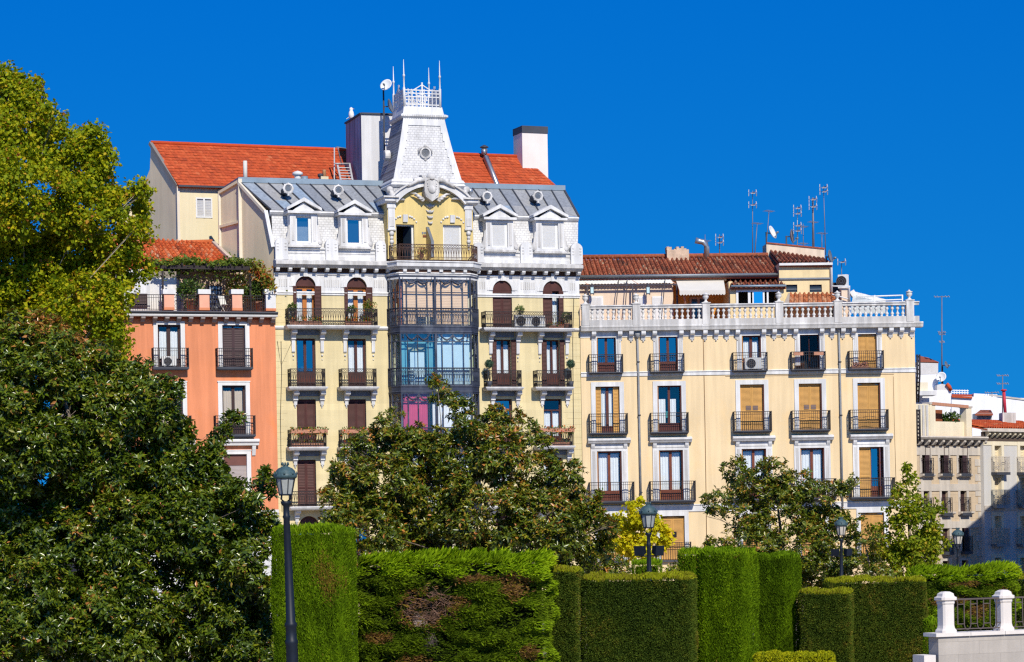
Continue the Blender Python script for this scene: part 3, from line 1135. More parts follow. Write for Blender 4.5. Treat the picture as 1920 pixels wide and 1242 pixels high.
for i in range(NS):
    for (v0, v1) in ((0, 0.36), (0.36, 1.0)):
        r_ = min(1, max(0, RNG.gauss(0.5, 0.22)))
        if i < 4:
            r_ = min(1, r_ + 0.35)
        P_ = lambda u, v: Vector(((fl * (1 - u) + fr * u) * (1 - v) + (ul_r * (1 - u) + ur_r * u) * v, yF + (yR - yF) * v, zz + (zr - zz) * v))
        mb.quad(P_(i / NS, v0), P_((i + 1) / NS, v0), P_((i + 1) / NS, v1), P_(i / NS, v1), ZINC, r_)
    mb.bar(P_(i / NS, 0) + Vector((0, 0, 0.03)), P_(i / NS, 1) + Vector((0, 0, 0.03)), 0.07, LEADD)
mb.bar(P_(1, 0), P_(1, 1), 0.12, LEADD)
mb.box(ul_r - 0.1, ur_r + 0.05, yR - 0.06, 11.0, zr + 0.0, zr + 0.30, ZINCB)
roof_w = mb.build('roof', wb.root)

# left party wall, skewed back from the street corner
gd = Vector((rL.x - 0.0, rL.y, 0))
gn = Vector((-gd.y, gd.x, 0)).normalized()


def gp(px_, py_):
    return wb.hit(px_, py_, (0, 0, 0), gn)


mb = MB()
c0 = Vector((0, 0.0, 0))
topf = [Vector((0, 0, Zpt)), Vector((gd.x * 0.2, gd.y * 0.2, ze + 0.02)), Vector((gd.x * 0.9, gd.y * 0.9, zr - 0.35)), Vector((gd.x, gd.y, zr + 0.22))]
tb = gp(411, 362)
far = Vector((tb.x, tb.y, 0))
mb.poly([c0] + topf + [Vector((gd.x, gd.y, 0))], GABLE)
mb.poly([Vector((gd.x, gd.y, 0)) + gn * -0.06, Vector((gd.x, gd.y, zr + 0.22)) + gn * -0.06, Vector((far.x, far.y, tb.z)) + gn * -0.06, far + gn * -0.06], GABLE)
LITEDGE = pm('lit_cream_edge', (0.72, 0.64, 0.50), 0.85, var=0.08)  # cream colour paints in the lit edges of the gables
mb.bar(Vector((gd.x, gd.y, 3)) + gn * 0.05, Vector((gd.x, gd.y, zr + 0.2)) + gn * 0.02, 0.22, LITEDGE)
mb.bar(far + Vector((0, 0, 3)), Vector((far.x, far.y, tb.z)), 0.14, LITEDGE)
mb.bar(Vector((far.x, far.y, tb.z)), Vector((gd.x, gd.y, zr + 0.1)), 0.16, GABLE)
q0, q1 = gp(411, 426), gp(449, 416)
mb.bar(q0, q1, 0.14, GABLE)
mb.bar(topf[0] + gn * 0.06, topf[1] + gn * 0.06, 0.2, WHITE)
mb.bar(topf[1] + gn * 0.08 + Vector((0, 0, -0.05)), topf[3] + gn * 0.08 + Vector((0, 0, -0.25)), 0.16, LITEDGE)
mb.build('gable_wall', wb.root)

# round vents (oculi) on the zinc slope
for (px_, py_) in ((540, 354), (634, 357), (913, 369), (1008, 368)):
    c = wb.hit(px_, py_, (0, yF + 0.7, 0), Vector((0, 1, 0)))
    mb = MB()
    mb.lathe(c, [(0.01, 0.0), (0.16, 0.0), (0.30, 0.0), (0.30, 0.10), (0.22, 0.13), (0.17, 0.05), (0.01, 0.05)][::-1], WHITE2, 18, False, (0, -1, 0))
    mb.lathe(c + Vector((0, 0.02, 0)), [(0.24, 0.0), (0.26, 0.7), (0.05, 1.3)], LEADD, 12, True, (0, 1, -0.12))
    for k in range(8):
        t = k * math.pi / 4
        mb.ball(c + Vector((math.cos(t) * 0.30, -0.05, math.sin(t) * 0.30)), 0.045, WHITE2, 6)
    mb.box(c.x - 0.05, c.x + 0.05, c.y - 0.10, c.y + 0.1, c.z - 0.40, c.z - 0.28, WHITE2)
    o = mb.build('oculus', wb.root)
    mb = MB()
    for k in range(5):
        zz_ = -0.13 + k * 0.065
        hw = math.sqrt(max(0.001, 0.17 ** 2 - zz_ ** 2))
        mb.box(c.x - hw, c.x + hw, c.y - 0.085, c.y - 0.06, c.z + zz_ - 0.018, c.z + zz_ + 0.018, GREYMET)
    mb.build('grille', o)

# dormers
SHUTW = pm('grey_white_shutter', (0.62, 0.62, 0.61), 0.7, var=0.05)
for (x0, y0, x1, y1, kind) in ((555, 406, 584, 455, 'half'), (650, 410, 679, 458, 'glass'), (922, 418, 952, 464, 'shut'), (1016, 419, 1047, 467, 'shut')):
    nd = 0.22
    a, b_, c, d = wb.rect(x0, y0, x1, y1, nd)
    cx = (a + b_) / 2
    zp = wb.z((x0 + x1) / 2, y0 - 9, nd)
    mb = MB()
    y = -nd
    mb.box(a - 0.34, a, y, 1.2, c - 0.14, d + 0.16, WHITE)
    mb.box(b_, b_ + 0.34, y, 1.2, c - 0.14, d + 0.16, WHITE)
    mb.box(a, b_, y, 1.2, d, d + 0.16, WHITE)
    mb.box(a, b_, y, 1.2, c - 0.14, c, WHITE)
    mb.box(a - 0.50, b_ + 0.50, y - 0.10, y + 0.3, c - 0.26, c - 0.141, WHITE2)
    for s_, e in ((-1, a - 0.34), (1, b_ + 0.34)):
        pl = [(e, c - 0.14), (e + s_ * 0.26, c - 0.14), (e + s_ * 0.30, c + 0.1), (e + s_ * 0.16, c + 0.38), (e + s_ * 0.08, c + 0.9), (e, c + 1.0)]
        mb.py(pl, y + 0.03, y + 0.16, WHITE2)
        mb.lathe((e + s_ * 0.15, y + 0.05, c + 0.02), [(0.01, 0), (0.13, 0), (0.11, 0.07), (0.01, 0.09)], WHITE2, 10, False, (0, -1, 0))
    for e in (a - 0.17, b_ + 0.17):
        mb.box(e - 0.07, e + 0.07, y - 0.035, y, c + 0.1, d - 0.02, WHITE2)
    hw = (b_ - a) / 2 + 0.50
    mb.box(cx - hw, cx + hw, y - 0.2, 1.6, d + 0.162, d + 0.30, WHITE)
    hp = 0.62
    tri = [(cx - hw - 0.05, d + 0.302), (cx + hw + 0.05, d + 0.302), (cx, d + 0.30 + hp)]
    mb.py([(cx - hw + 0.3, d + 0.302), (cx + hw - 0.3, d + 0.302), (cx, d + 0.16 + hp)], y - 0.06, 2.6, WHITE)
    for s_ in (-1, 1):
        e0, e1 = (cx + s_ * (hw + 0.06), d + 0.33), (cx, d + 0.36 + hp)
        mb.py([(e0[0], e0[1] - 0.02), (e0[0], e0[1] + 0.13), (e1[0], e1[1] + 0.06), (e1[0], e1[1] - 0.16)], y - 0.24, 2.4, WHITE)
    o = mb.build('dormer', wb.root)
    mb = MB()
    mb.box(a, a + 0.09, y + 0.14, y + 0.2, c, d, WHITEP)
    mb.box(b_ - 0.15, b_, y + 0.14, y + 0.2, c, d, WHITEP)
    mb.box(a + 0.09, b_ - 0.15, y + 0.14, y + 0.2, c, c + 0.09, WHITEP)
    mb.box(a + 0.09, b_ - 0.15, y + 0.14, y + 0.2, d - 0.07, d, WHITEP)
    mb.quad((a, y + 0.31, c), (b_, y + 0.31, c), (b_, y + 0.31, d), (a, y + 0.31, d), BLUEROOM)
    mb.build('window_frame', o)
    if kind == 'shut':
        blind(o, a + 0.09, b_ - 0.15, c + 0.09, d - 0.07, y + 0.16, SHUTW, step=0.05)
    else:
        MB().quad((a + 0.09, y + 0.17, c + 0.09), (b_ - 0.15, y + 0.17, c + 0.09), (b_ - 0.15, y + 0.17, d - 0.07), (a + 0.09, y + 0.17, d - 0.07), GLASS).build('pane', o)
        if kind == 'half':
            blind(o, a + 0.09, b_ - 0.15, c + 0.09, c + 0.62 * (d - c), y + 0.25, pm('grey_blind', (0.42, 0.42, 0.36), 0.8, var=0.05))

# ---------------------------------------------- central frontispiece above the bay
nf = 0.35
uL, uR_ = wb.u(727, 440, nf), wb.u(887, 440, nf)
zb = wb.z(805, 487, nf)                   # balcony floor
zE = wb.z(730, 382, nf)                   # springing of the curved gable
zA = wb.z(805, 352, nf)
uc = (wb.u(806, 400, nf))
dl = wb.rect(743, 421, 777, 486, nf)
dr = wb.rect(831, 422, 866, 487, nf)
dl, dr = dl[:2] + (zb, dl[3]), dr[:2] + (zb, dr[3])


def arcpts(half, z0, z1, n=16, c=None):
    c = uc if c is None else c
    h = z1 - z0
    R_ = (half * half + h * h) / (2 * h)
    th = math.asin(half / R_)
    return [(c - R_ * math.sin(th - 2 * th * k / n), z1 - R_ + R_ * math.cos(th - 2 * th * k / n)) for k in range(n + 1)]


half = (wb.u(868, 380, nf) - wb.u(742, 380, nf)) / 2
mb = MB()
wall(mb, uL, uR_, zb, zE, [dl, dr], YEL2, 0.3, y=-nf)
A_ = arcpts(half, zE, zA)
mb.py(A_, -nf, 0.4, YEL2)
mb.quad((uL, -nf, zb), (uL, 3.0, zb), (uL, 3.0, zE), (uL, -nf, zE), YEL2)
mb.quad((uR_, -nf, zb), (uR_, 3.0, zb), (uR_, 3.0, zE), (uR_, -nf, zE), YEL2)
mb.box(uL, uR_, 2.0, 5.0, zb, zE - 0.05, YEL2)
mb.build('frontispiece', wb.root)
# curved pediment moulding
mb = MB()
out = arcpts(half + 0.02, zE + 0.02, zA + 0.04)
up_ = arcpts(half + 0.30, zE + 0.32, zA + 0.34)
for k in range(16):
    mb.py([out[k], out[k + 1], up_[k + 1], up_[k]], -nf - 0.34, 0.2, WHITE)
up2 = arcpts(half + 0.36, zE + 0.40, zA + 0.42)
for k in range(16):
    mb.py([(up_[k][0], up_[k][1] + 0.003), (up_[k + 1][0], up_[k + 1][1] + 0.003), up2[k + 1], up2[k]], -nf - 0.46, 0.2, WHITE2)
eL_, eR_ = uL - 0.22, uR_ + 0.25
for a_, b_ in ((eL_, uc - half - 0.02), (uc + half + 0.02, eR_)):
    mb.px([(2.6, zE + 0.02), (-nf - 0.22, zE + 0.02), (-nf - 0.34, zE + 0.12), (-nf - 0.34, zE + 0.30), (2.6, zE + 0.30)], a_, b_, WHITE)
    mb.px([(2.6, zE + 0.302), (-nf - 0.46, zE + 0.302), (-nf - 0.46, zE + 0.39), (2.6, zE + 0.40)], a_ - 0.1, b_ + 0.1, WHITE2)
mb.build('pediment', wb.root)
# pilasters with hanging ornament
for px_ in (734, 878):
    c = wb.u(px_, 430, nf)
    mb = MB()
    zc_ = wb.z(px_, 430, nf)
    mb.box(c - 0.20, c + 0.20, -nf - 0.09, -nf, zc_, zE + 0.02, WHITE)
    mb.box(c - 0.13, c + 0.13, -nf - 0.12, -nf - 0.09, zc_ + 0.15, zE - 0.75, WHITE2)
    mb.box(c - 0.26, c + 0.26, -nf - 0.13, -nf, zE - 0.25, zE + 0.01, WHITE)
    mb.box(c - 0.24, c + 0.24, -nf - 0.13, -nf, zc_ - 0.08, zc_, WHITE2)
    for q, (r_, dz) in enumerate(((0.15, 0.25), (0.11, 0.5), (0.13, 0.72), (0.09, 0.95), (0.06, 1.15))):
        mb.ball((c, -nf - 0.03, zc_ - dz), r_, WHITE2, 8)
    mb.build('pilaster', wb.root)
# cartouche, garland and keystones
mb = MB()
cz = wb.z(805, 352, nf + 0.5)
y = -nf - 0.42
shield = [(-0.42, 0.62), (-0.62, 0.72), (-0.40, 0.30), (-0.44, -0.2), (-0.36, -0.52), (0, -0.78), (0.36, -0.52), (0.44, -0.2), (0.40, 0.30), (0.62, 0.72), (0.42, 0.62), (0.2, 0.5), (-0.2, 0.5)]
mb.py([(uc + x, cz + z) for x, z in shield], y - 0.12, y + 0.5, WHITE2)
mb.lathe((uc, y - 0.10, cz - 0.12), [(0.24, 0.0), (0.22, 0.05), (0.15, 0.10), (0.02, 0.12)], WHITE2, 14, True, (0, -1, 0))
mb.lathe((uc, y + 0.05, cz + 0.62), [(0.25, -0.2), (0.27, 0.05), (0.19, 0.16), (0.03, 0.20)], WHITE2, 14, True, (0, -1, 0.5))
mb.lathe((uc, y - 0.08, cz + 0.56), [(0.16, 0.0), (0.15, 0.06), (0.10, 0.04), (0.02, 0.0)], DBROWN, 12, True, (0, -1, 0.1))
for s_ in (-1, 1):
    mb.tube([(uc + s_ * 0.12, y - 0.1, cz + 0.5), (uc + s_ * 0.34, y - 0.12, cz + 0.42), (uc + s_ * 0.42, y - 0.08, cz + 0.1), (uc + s_ * 0.34, y - 0.1, cz - 0.4), (uc + s_ * 0.1, y - 0.1, cz - 0.68)], [0.05, 0.06, 0.05, 0.05, 0.02], WHITE2, 6)
    for q in range(3):
        mb.ball((uc + s_ * (0.27 - 0.02 * q), y - 0.14, cz + 0.22 - 0.14 * q), 0.035, WHITE2, 6)
for s_ in (-1, 1):
    pts = [(uc + s_ * 0.42, y, cz + 0.45), (uc + s_ * 0.8, y, cz + 0.42), (uc + s_ * 1.1, y, cz + 0.22), (uc + s_ * 1.4, y + 0.05, cz + 0.0)]
    mb.tube(pts, [0.14, 0.16, 0.11, 0.03], WHITE2, 7)
    mb.ball((uc + s_ * 0.95, y, cz + 0.42), 0.13, WHITE2, 8)
    for q in range(4):
        mb.tube([(uc + s_ * 0.35, y + 0.2, cz - 0.62), (uc + s_ * (0.5 + 0.14 * q), y + 0.12, cz - 0.75 + 0.14 * q), (uc + s_ * (0.62 + 0.18 * q), y + 0.22, cz - 0.66 + 0.12 * q)], [0.06, 0.07, 0.02], WHITE2, 5)
for q in range(4):
    zq = cz - 0.98 - q * 0.32
    w_ = 0.24 - q * 0.045
    mb.ball((uc, -nf - 0.03, zq), w_ * 0.55, WHITE2, 8)
    for s_ in (-1, 1):
        mb.tube([(uc, -nf - 0.04, zq - 0.05), (uc + s_ * w_ * 0.7, -nf - 0.08, zq + 0.0), (uc + s_ * w_ * 1.2, -nf - 0.02, zq + 0.1)], [0.06, 0.06, 0.02], WHITE2, 5)
mb.build('cartouche', wb.root)
for r_ in (dl, dr):
    c = (r_[0] + r_[1]) / 2
    mb = MB()
    z0 = r_[3] + 0.12
    mb.px([(-nf, z0), (-nf - 0.10, z0), (-nf - 0.16, z0 + 0.42), (-nf, z0 + 0.42)], c - 0.14, c + 0.14, WHITE)
    for s_ in (-1, 1):
        for q in range(4):
            t = q / 3
            mb.ball((c + s_ * (0.28 + 0.38 * t), -nf - 0.02, z0 + 0.32 - 0.30 * t * t), 0.075 - 0.02 * t, WHITE, 6)
    mb.build('keystone', wb.root)
# balcony doors of the frontispiece
a, b_, c, d = dl
mb = MB()
mb.box(a, a + 0.07, -nf + 0.2, -nf + 0.28, c, d, WHITEP)
mb.box(b_ - 0.16, b_, -nf + 0.2, -nf + 0.28, c, d, WHITEP)
mb.box(a + 0.07, b_ - 0.16, -nf + 0.2, -nf + 0.28, d - 0.08, d, WHITEP)
mb.box(a, b_, 1.6, 1.65, c, d, WARMROOM)
mb.quad((a, -nf + 0.3, c), (a, 1.6, c), (a, 1.6, d), (a, -nf + 0.3, d), WARMROOM)
mb.quad((b_, -nf + 0.3, c), (b_, 1.6, c), (b_, 1.6, d), (b_, -nf + 0.3, d), WARMROOM)
mb.quad((a, -nf + 0.3, d), (b_, -nf + 0.3, d), (b_, 1.6, d), (a, 1.6, d), WARMROOM)
o = mb.build('door', wb.root)
mb = MB()
mb.hull8([(b_ - 0.16, -nf + 0.16, c + 0.03), (b_ - 0.12, -nf + 0.16, c + 0.03), (b_ - 0.36, -nf + 0.9, c + 0.03), (b_ - 0.40, -nf + 0.9, c + 0.03)],
         [(b_ - 0.16, -nf + 0.16, d - 0.1), (b_ - 0.12, -nf + 0.16, d - 0.1), (b_ - 0.36, -nf + 0.9, d - 0.1), (b_ - 0.40, -nf + 0.9, d - 0.1)], BLUEROOM)
mb.build('door_leaf', o)
a, b_, c, d = dr
mb = MB()
mb.box(a, a + 0.1, -nf + 0.16, -nf + 0.24, c, d, WHITEP)
mb.box(b_ - 0.1, b_, -nf + 0.16, -nf + 0.24, c, d, WHITEP)
mb.box(a + 0.1, b_ - 0.1, -nf + 0.16, -nf + 0.24, d - 0.14, d, WHITEP)
o = mb.build('door', wb.root)
blind(o, a + 0.1, b_ - 0.1, c, d - 0.14, -nf + 0.19, SHUTW, step=0.05)
# divider wall between the two flats and the small plaques
a0, b0 = wb.u(803, 460, nf + 0.4), wb.u(812, 460, nf + 0.4)
mb = MB()
zt = wb.z(806, 428, nf)
mb.px([(-nf, zb), (-nf - 1.0, zb), (-nf - 1.0, zb + 0.9), (-nf - 0.1, zt), (-nf, zt)], a0, a0 + 0.13, YEL2)
mb.px([(-nf, zt), (-nf - 0.1, zt), (-nf - 1.0, zb + 0.9), (-nf - 1.0, zb), (-nf - 1.04, zb), (-nf - 1.04, zb + 0.92), (-nf - 0.1, zt + 0.05), (-nf, zt + 0.05)], a0 - 0.01, a0 + 0.15, GREYMET)
mb.build('divider', wb.root)
pc, pz_ = wb.uz(797, 440, nf)
mb = MB()
for q in range(3):
    mb.box(pc - 0.19 + q * 0.13, pc - 0.09 + q * 0.13, -nf - 0.025, -nf, pz_ + 0.02, pz_ + 0.14, GREYMET)
mb.box(pc - 0.14, pc + 0.14, -nf - 0.03, -nf, pz_ - 0.16, pz_ - 0.04, WOODR)
mb.build('plaque', wb.root)

# ---------------------------------------------- glazed bay (three storeys visible)
nb = 1.15
bL, b1, b2, bR = wb.u(729, 650), wb.u(751, 650, nb), wb.u(883, 650, nb), wb.u(893, 650)
plan = [(bL, 0.0), (bL + 0.05, -0.42), (b1, -nb), (b2, -nb), (bR - 0.05, -0.42), (bR, 0.0)]
zc_top, zc_bot = wb.z(815, 489, nb + 0.5), wb.z(815, 524, nb)
mb = MB()
h_ = zc_top - zc_bot
mb.sweep(plan, [(-0.4, zc_top), (0.34, zc_top), (0.36, zc_top - 0.06), (0.30, zc_top - 0.10), (0.28, zc_top - 0.3), (0.05, zc_top - 0.46), (-0.4, zc_top - 0.46)], WHITE)
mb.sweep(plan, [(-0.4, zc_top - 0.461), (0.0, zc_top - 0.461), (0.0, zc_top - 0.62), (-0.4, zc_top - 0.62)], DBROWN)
mb.sweep(plan, [(-0.4, zc_top - 0.621), (0.06, zc_top - 0.621), (0.10, zc_top - 0.68), (0.04, zc_top - 0.74), (0.04, zc_bot), (-0.4, zc_bot)], WHITE)
for k in range(6):
    x = b1 + 0.3 + (b2 - b1 - 0.6) * k / 5
    mb.box(x - 0.1, x + 0.1, -nb - 0.16, -nb, zc_top - 0.60, zc_top - 0.462, WHITE)
mb.pz([(bL, 0.3), (b1, -nb + 0.2), (b2, -nb + 0.2), (bR, 0.3)][::-1], zc_top - 0.12, zc_top - 0.02, WHITE2)
bayc = mb.build('bay_cornice', wb.root)
tp = [(bL + 0.02, -0.06), (bL + 0.02, -0.55), (b1 - 0.02, -nb - 0.28), (b2 + 0.05, -nb - 0.28), (bR - 0.02, -0.55), (bR - 0.02, -0.06)]
zt_r = wb.z(815, 459, nb + 0.3)
rail(bayc, tp, zc_top, zt_r, pm('brown_iron', (0.075, 0.035, 0.025), 0.6, var=0.3, scale=6), ornate=True, sp=0.15)

lv = [(wb.z(815, 517, nb), wb.z(815, 611, nb)), (wb.z(815, 623, nb), wb.z(815, 723, nb)), (wb.z(815, 735, nb), wb.z(815, 838, nb)), (wb.z(815, 850, nb), wb.z(815, 950, nb))]
mulls = [wb.u(x, 650, nb) for x in (764, 783, 802.5, 817, 829, 849, 869)]
PINK = pm('pink_curtain', (0.58, 0.09, 0.17), 0.9, var=0.15)
BLINDC = pm('beige_blind', (0.86, 0.60, 0.37), 0.85, var=0.08)
BROWNC = pm('brown_curtain', (0.50, 0.17, 0.06), 0.9, var=0.1)
AQUA = pm('aqua_wall', (0.20, 0.44, 0.48), 0.9, var=0.08)
BAYW = pm('bay_inner_wall', (0.72, 0.66, 0.46), 0.85, var=0.08)
REDC = pm('red_curtain', (0.55, 0.02, 0.03), 0.9)
mb = MB()
mb.quad((ul - 0.1, 0.35, 0), (ur_ + 0.1, 0.35, 0), (ur_ + 0.1, 0.35, zc_bot), (ul - 0.1, 0.35, zc_bot), BAYW)
mb.build('bay_back_wall', wb.root)
for li, (zt, z0) in enumerate(lv):
    mb = MB()
    hrail = z0 + (zt - z0) * (0.35 if li != 1 else 0.33)
    ztr = zt - (0.92 if li == 0 else 0.50)
    mb.sweep(plan, [(0.0, z0 + 0.02), (0.06, z0 + 0.02), (0.08, z0 - 0.05), (0.05, z0 - 0.12), (0.05, z0 - 0.30), (0.08, z0 - 0.36), (0.0, z0 - 0.38), (-0.06, z0 - 0.38), (-0.06, z0 + 0.02)], IRONB)
    mb.pz([(bL + 0.05, 0.3), (b1 + 0.05, -nb + 0.1), (b2 - 0.05, -nb + 0.1), (bR - 0.05, 0.3)][::-1], z0 - 0.3, z0 - 0.02, DPANEL)
    mb.sweep(plan, [(0.0, zt), (0.05, zt), (0.05, zt - 0.1), (-0.05, zt - 0.1), (-0.05, zt)], IRONB)
    mb.sweep(plan, [(0.0, ztr), (0.025, ztr), (0.025, ztr - 0.05), (-0.025, ztr - 0.05), (-0.025, ztr)], IRONB)
    mb.sweep(plan, [(0.0, hrail), (0.025, hrail), (0.025, hrail - 0.05), (-0.025, hrail - 0.05), (-0.025, hrail)], IRONB)
    for k, (x, y) in enumerate(plan):
        mb.bar((x, y, z0), (x, y, zt), 0.085, IRONB)
    for f in (0.5,):
        for (p, q) in ((plan[1], plan[2]), (plan[3], plan[4])):
            mb.bar((p[0] * (1 - f) + q[0] * f, p[1] * (1 - f) + q[1] * f, z0), (p[0] * (1 - f) + q[0] * f, p[1] * (1 - f) + q[1] * f, zt), 0.035, IRONB)
    for k, x in enumerate(mulls):
        mb.bar((x, -nb, z0), (x, -nb, zt), 0.12 if k == 3 else 0.045, IRONB)
    # swags and, on the top storey, arches in the upper lights
    for (xa, xb) in ((mulls[0], mulls[2]), (mulls[4], mulls[6])):
        for s_ in range(2):
            p0 = xa - 0.1 + (xb - xa + 0.2) * s_ / 2
            p1 = xa - 0.1 + (xb - xa + 0.2) * (s_ + 1) / 2
            pts = []
            zq = zt - (0.22 if li == 0 else 0.14)
            for k in range(9):
                t = k / 8
                pts.append((p0 + (p1 - p0) * t, -nb - 0.05, zq - 0.30 * math.sin(math.pi * t) * (1.0 if li else 0.8)))
            mb.tube(pts, [0.02, 0.03, 0.045, 0.055, 0.06, 0.055, 0.045, 0.03, 0.02], IRONB, 5)
        if li == 0:
            c = (xa + xb) / 2
            hw = (xb - xa) / 2
            pts = [(c + hw * math.cos(math.pi * k / 12), -nb - 0.03, ztr + 0.15 + 0.55 * math.sin(math.pi * k / 12)) for k in range(13)]
            for k in range(12):
                mb.bar(pts[k], pts[k + 1], 0.05, IRONB)
        for e in (xa - 0.25, (xa + xb) / 2, xb + 0.25):
            mb.ball((e, -nb - 0.05, zt - 0.3), 0.06, IRONB, 6)
            mb.bar((e, -nb - 0.05, zt - 0.45), (e, -nb - 0.05, zt - 0.12), 0.03, IRONB)
    o = mb.build('bay_window', wb.root)
    mid_x = mulls[3]
    for (p, q) in ((plan[1], plan[2]), (plan[2], (mid_x, -nb)), ((mid_x, -nb), plan[3]), (plan[3], plan[4]), (plan[0], plan[1]), (plan[4], plan[5])):
        MB().quad((p[0], p[1], z0), (q[0], q[1], z0), (q[0], q[1], zt), (p[0], p[1], zt), GLASSL if li != 1 else glass('bay_glass', (0.80, 0.93, 0.97), 0.15)).build('pane', o)
    off = 0.07
    rp = [(plan[0][0] - off, -0.02), (plan[1][0] - off, plan[1][1] - off * 0.4), (plan[2][0] - off * 0.3, plan[2][1] - off), (plan[3][0] + off * 0.3, plan[3][1] - off), (plan[4][0] + off, plan[4][1] - off * 0.4), (plan[5][0] + off, -0.02)]
    rail(o, rp, z0, hrail, IRONB, ornate=True, sp=0.15)
    yb = -nb + 0.16
    if li == 0:
        blind(o, b1 + 0.25, mulls[1] - 0.03, z0 + 0.1, zt - 0.1, yb, BLINDC, step=0.09)
        blind(o, mulls[1] + 0.05, mid_x - 0.1, z0 + 0.5, zt - 0.1, yb, BLINDC, step=0.09)
        blind(o, mid_x + 0.1, b2 - 0.1, z0 + 0.1, zt - 0.1, yb, BLINDC, step=0.09)
        curtain(o, b1 - 0.05, b1 + 0.22, z0, zt - 0.05, yb + 0.25, BROWNC)
        curtain(o, bL + 0.22, b1 - 0.1, z0, zt - 0.05, -0.38, BROWNC)
    elif li == 1:
        curtain(o, mid_x + 0.06, b2 - 0.05, z0 + 0.05, zt - 0.1, yb, CLOTH, 0.008)
        mb = MB()
        mb.box(b1 + 0.1, b1 + 0.5, -nb + 0.5, -nb + 0.55, z0, zt - 0.1, AQUA)
        mb.box(mid_x - 0.42, mid_x - 0.02, -nb + 0.4, -nb + 0.45, z0, zt - 0.1, AQUA)
        mb.box(b1 + 0.1, mid_x - 0.02, -nb + 0.4, -nb + 0.42, zt - 0.62, zt - 0.1, AQUA)
        mb.build('curtain', o)
        mb = MB()
        mb.box(b1 + 0.72, mid_x - 0.5, -nb + 0.62, -nb + 0.66, z0, zt - 1.1, CLOTH)  # panel added forward of the back wall so the sun brightens it
        mb.box(b1 + 0.62, mid_x - 0.44, -nb + 0.66, -nb + 0.70, zt - 1.1, zt - 0.62, pm('ochre_wall', (0.55, 0.46, 0.25), 0.9))
        mb.build('sunlit_panel', o)
        mb = MB()
        for s_ in (0, 0.34):
            mb.box(b1 + 0.55 + s_, b1 + 0.6 + s_, -nb + 0.5, -nb + 0.55, z0, z0 + 0.95, WHITEP)
            for q in range(4):
                mb.box(b1 + 0.55, b1 + 0.94, -nb + 0.5, -nb + 0.53, z0 + 0.4 + q * 0.15, z0 + 0.45 + q * 0.15, WHITEP)
        mb.build('chair', o)
    elif li == 2:
        curtain(o, b1 - 0.0, b1 + 0.12, z0, zt - 0.05, yb + 0.12, REDC)
        curtain(o, b1 + 0.15, mid_x - 0.5, z0, zt - 0.08, yb, PINK)
        curtain(o, mid_x - 0.2, b2, z0, zt - 0.08, yb, CLOTH)
    else:
        curtain(o, b1, b2, z0, zt - 0.08, yb, CLOTH)

# ---------------------------------------------- white tower
tn = -0.55
T0 = wb.v(735, 339, tn)
zt0 = wb.z(800, 339, tn)
w0L, w0R = wb.u(737, 338, tn), wb.u(866, 340, tn)
tn2 = tn - 0.75
zt1 = wb.z(793, 219, tn2)
w1L, w1R = wb.u(756.5, 219, tn2), wb.u(832, 221, tn2)
D0, D1 = 3.4, 2.5
y0a, y1a = -tn, -tn2


def tw(v):
    """corner rectangle at height fraction v, with the concave flare of the sides"""
    f = v + 0.17 * v * (1 - v)
    return (w0L + (w1L - w0L) * f, w0R + (w1R - w0R) * f, y0a + (y1a - y0a) * f, y0a + D0 + (y1a + D1 - y0a - D0) * f, zt0 + (zt1 - zt0) * v)


mb = MB()
NT = 8
for k in range(NT):
    a, b_ = tw(k / NT), tw((k + 1) / NT)
    mb.quad((a[0], a[2], a[4]), (a[1], a[2], a[4]), (b_[1], b_[2], b_[4]), (b_[0], b_[2], b_[4]), SCALE)
    mb.quad((a[0], a[3], a[4]), (a[0], a[2], a[4]), (b_[0], b_[2], b_[4]), (b_[0], b_[3], b_[4]), SLATE)
    mb.quad((a[1], a[2], a[4]), (a[1], a[3], a[4]), (b_[1], b_[3], b_[4]), (b_[1], b_[2], b_[4]), SCALE)
    mb.quad((a[1], a[3], a[4]), (a[0], a[3], a[4]), (b_[0], b_[3], b_[4]), (b_[1], b_[3], b_[4]), SCALE)
tower = mb.build('tower', wb.root)
mb = MB()
wst = 0.42
for k in range(NT):
    a, b_ = tw(k / NT), tw((k + 1) / NT)
    for s_, i in ((1, 0), (-1, 1)):
        mb.hull8([(a[i], a[2] - 0.05, a[4]), (a[i] + s_ * wst, a[2] - 0.05, a[4]), (a[i] + s_ * wst, a[2] + 0.02, a[4]), (a[i], a[2] + 0.02, a[4])],
                 [(b_[i], b_[2] - 0.05, b_[4]), (b_[i] + s_ * wst * 0.8, b_[2] - 0.05, b_[4]), (b_[i] + s_ * wst * 0.8, b_[2] + 0.02, b_[4]), (b_[i], b_[2] + 0.02, b_[4])], WHITE)
a, b_ = tw(0.86), tw(1.0)
mb.hull8([(a[0] + 0.3, a[2] - 0.053, a[4]), (a[1] - 0.3, a[2] - 0.053, a[4]), (a[1] - 0.3, a[2] + 0.02, a[4]), (a[0] + 0.3, a[2] + 0.02, a[4])],
         [(b_[0] + 0.1, b_[2] - 0.053, b_[4]), (b_[1] - 0.1, b_[2] - 0.053, b_[4]), (b_[1] - 0.1, b_[2] + 0.02, b_[4]), (b_[0] + 0.1, b_[2] + 0.02, b_[4])], WHITE)
mb.build('corner_strip', tower)
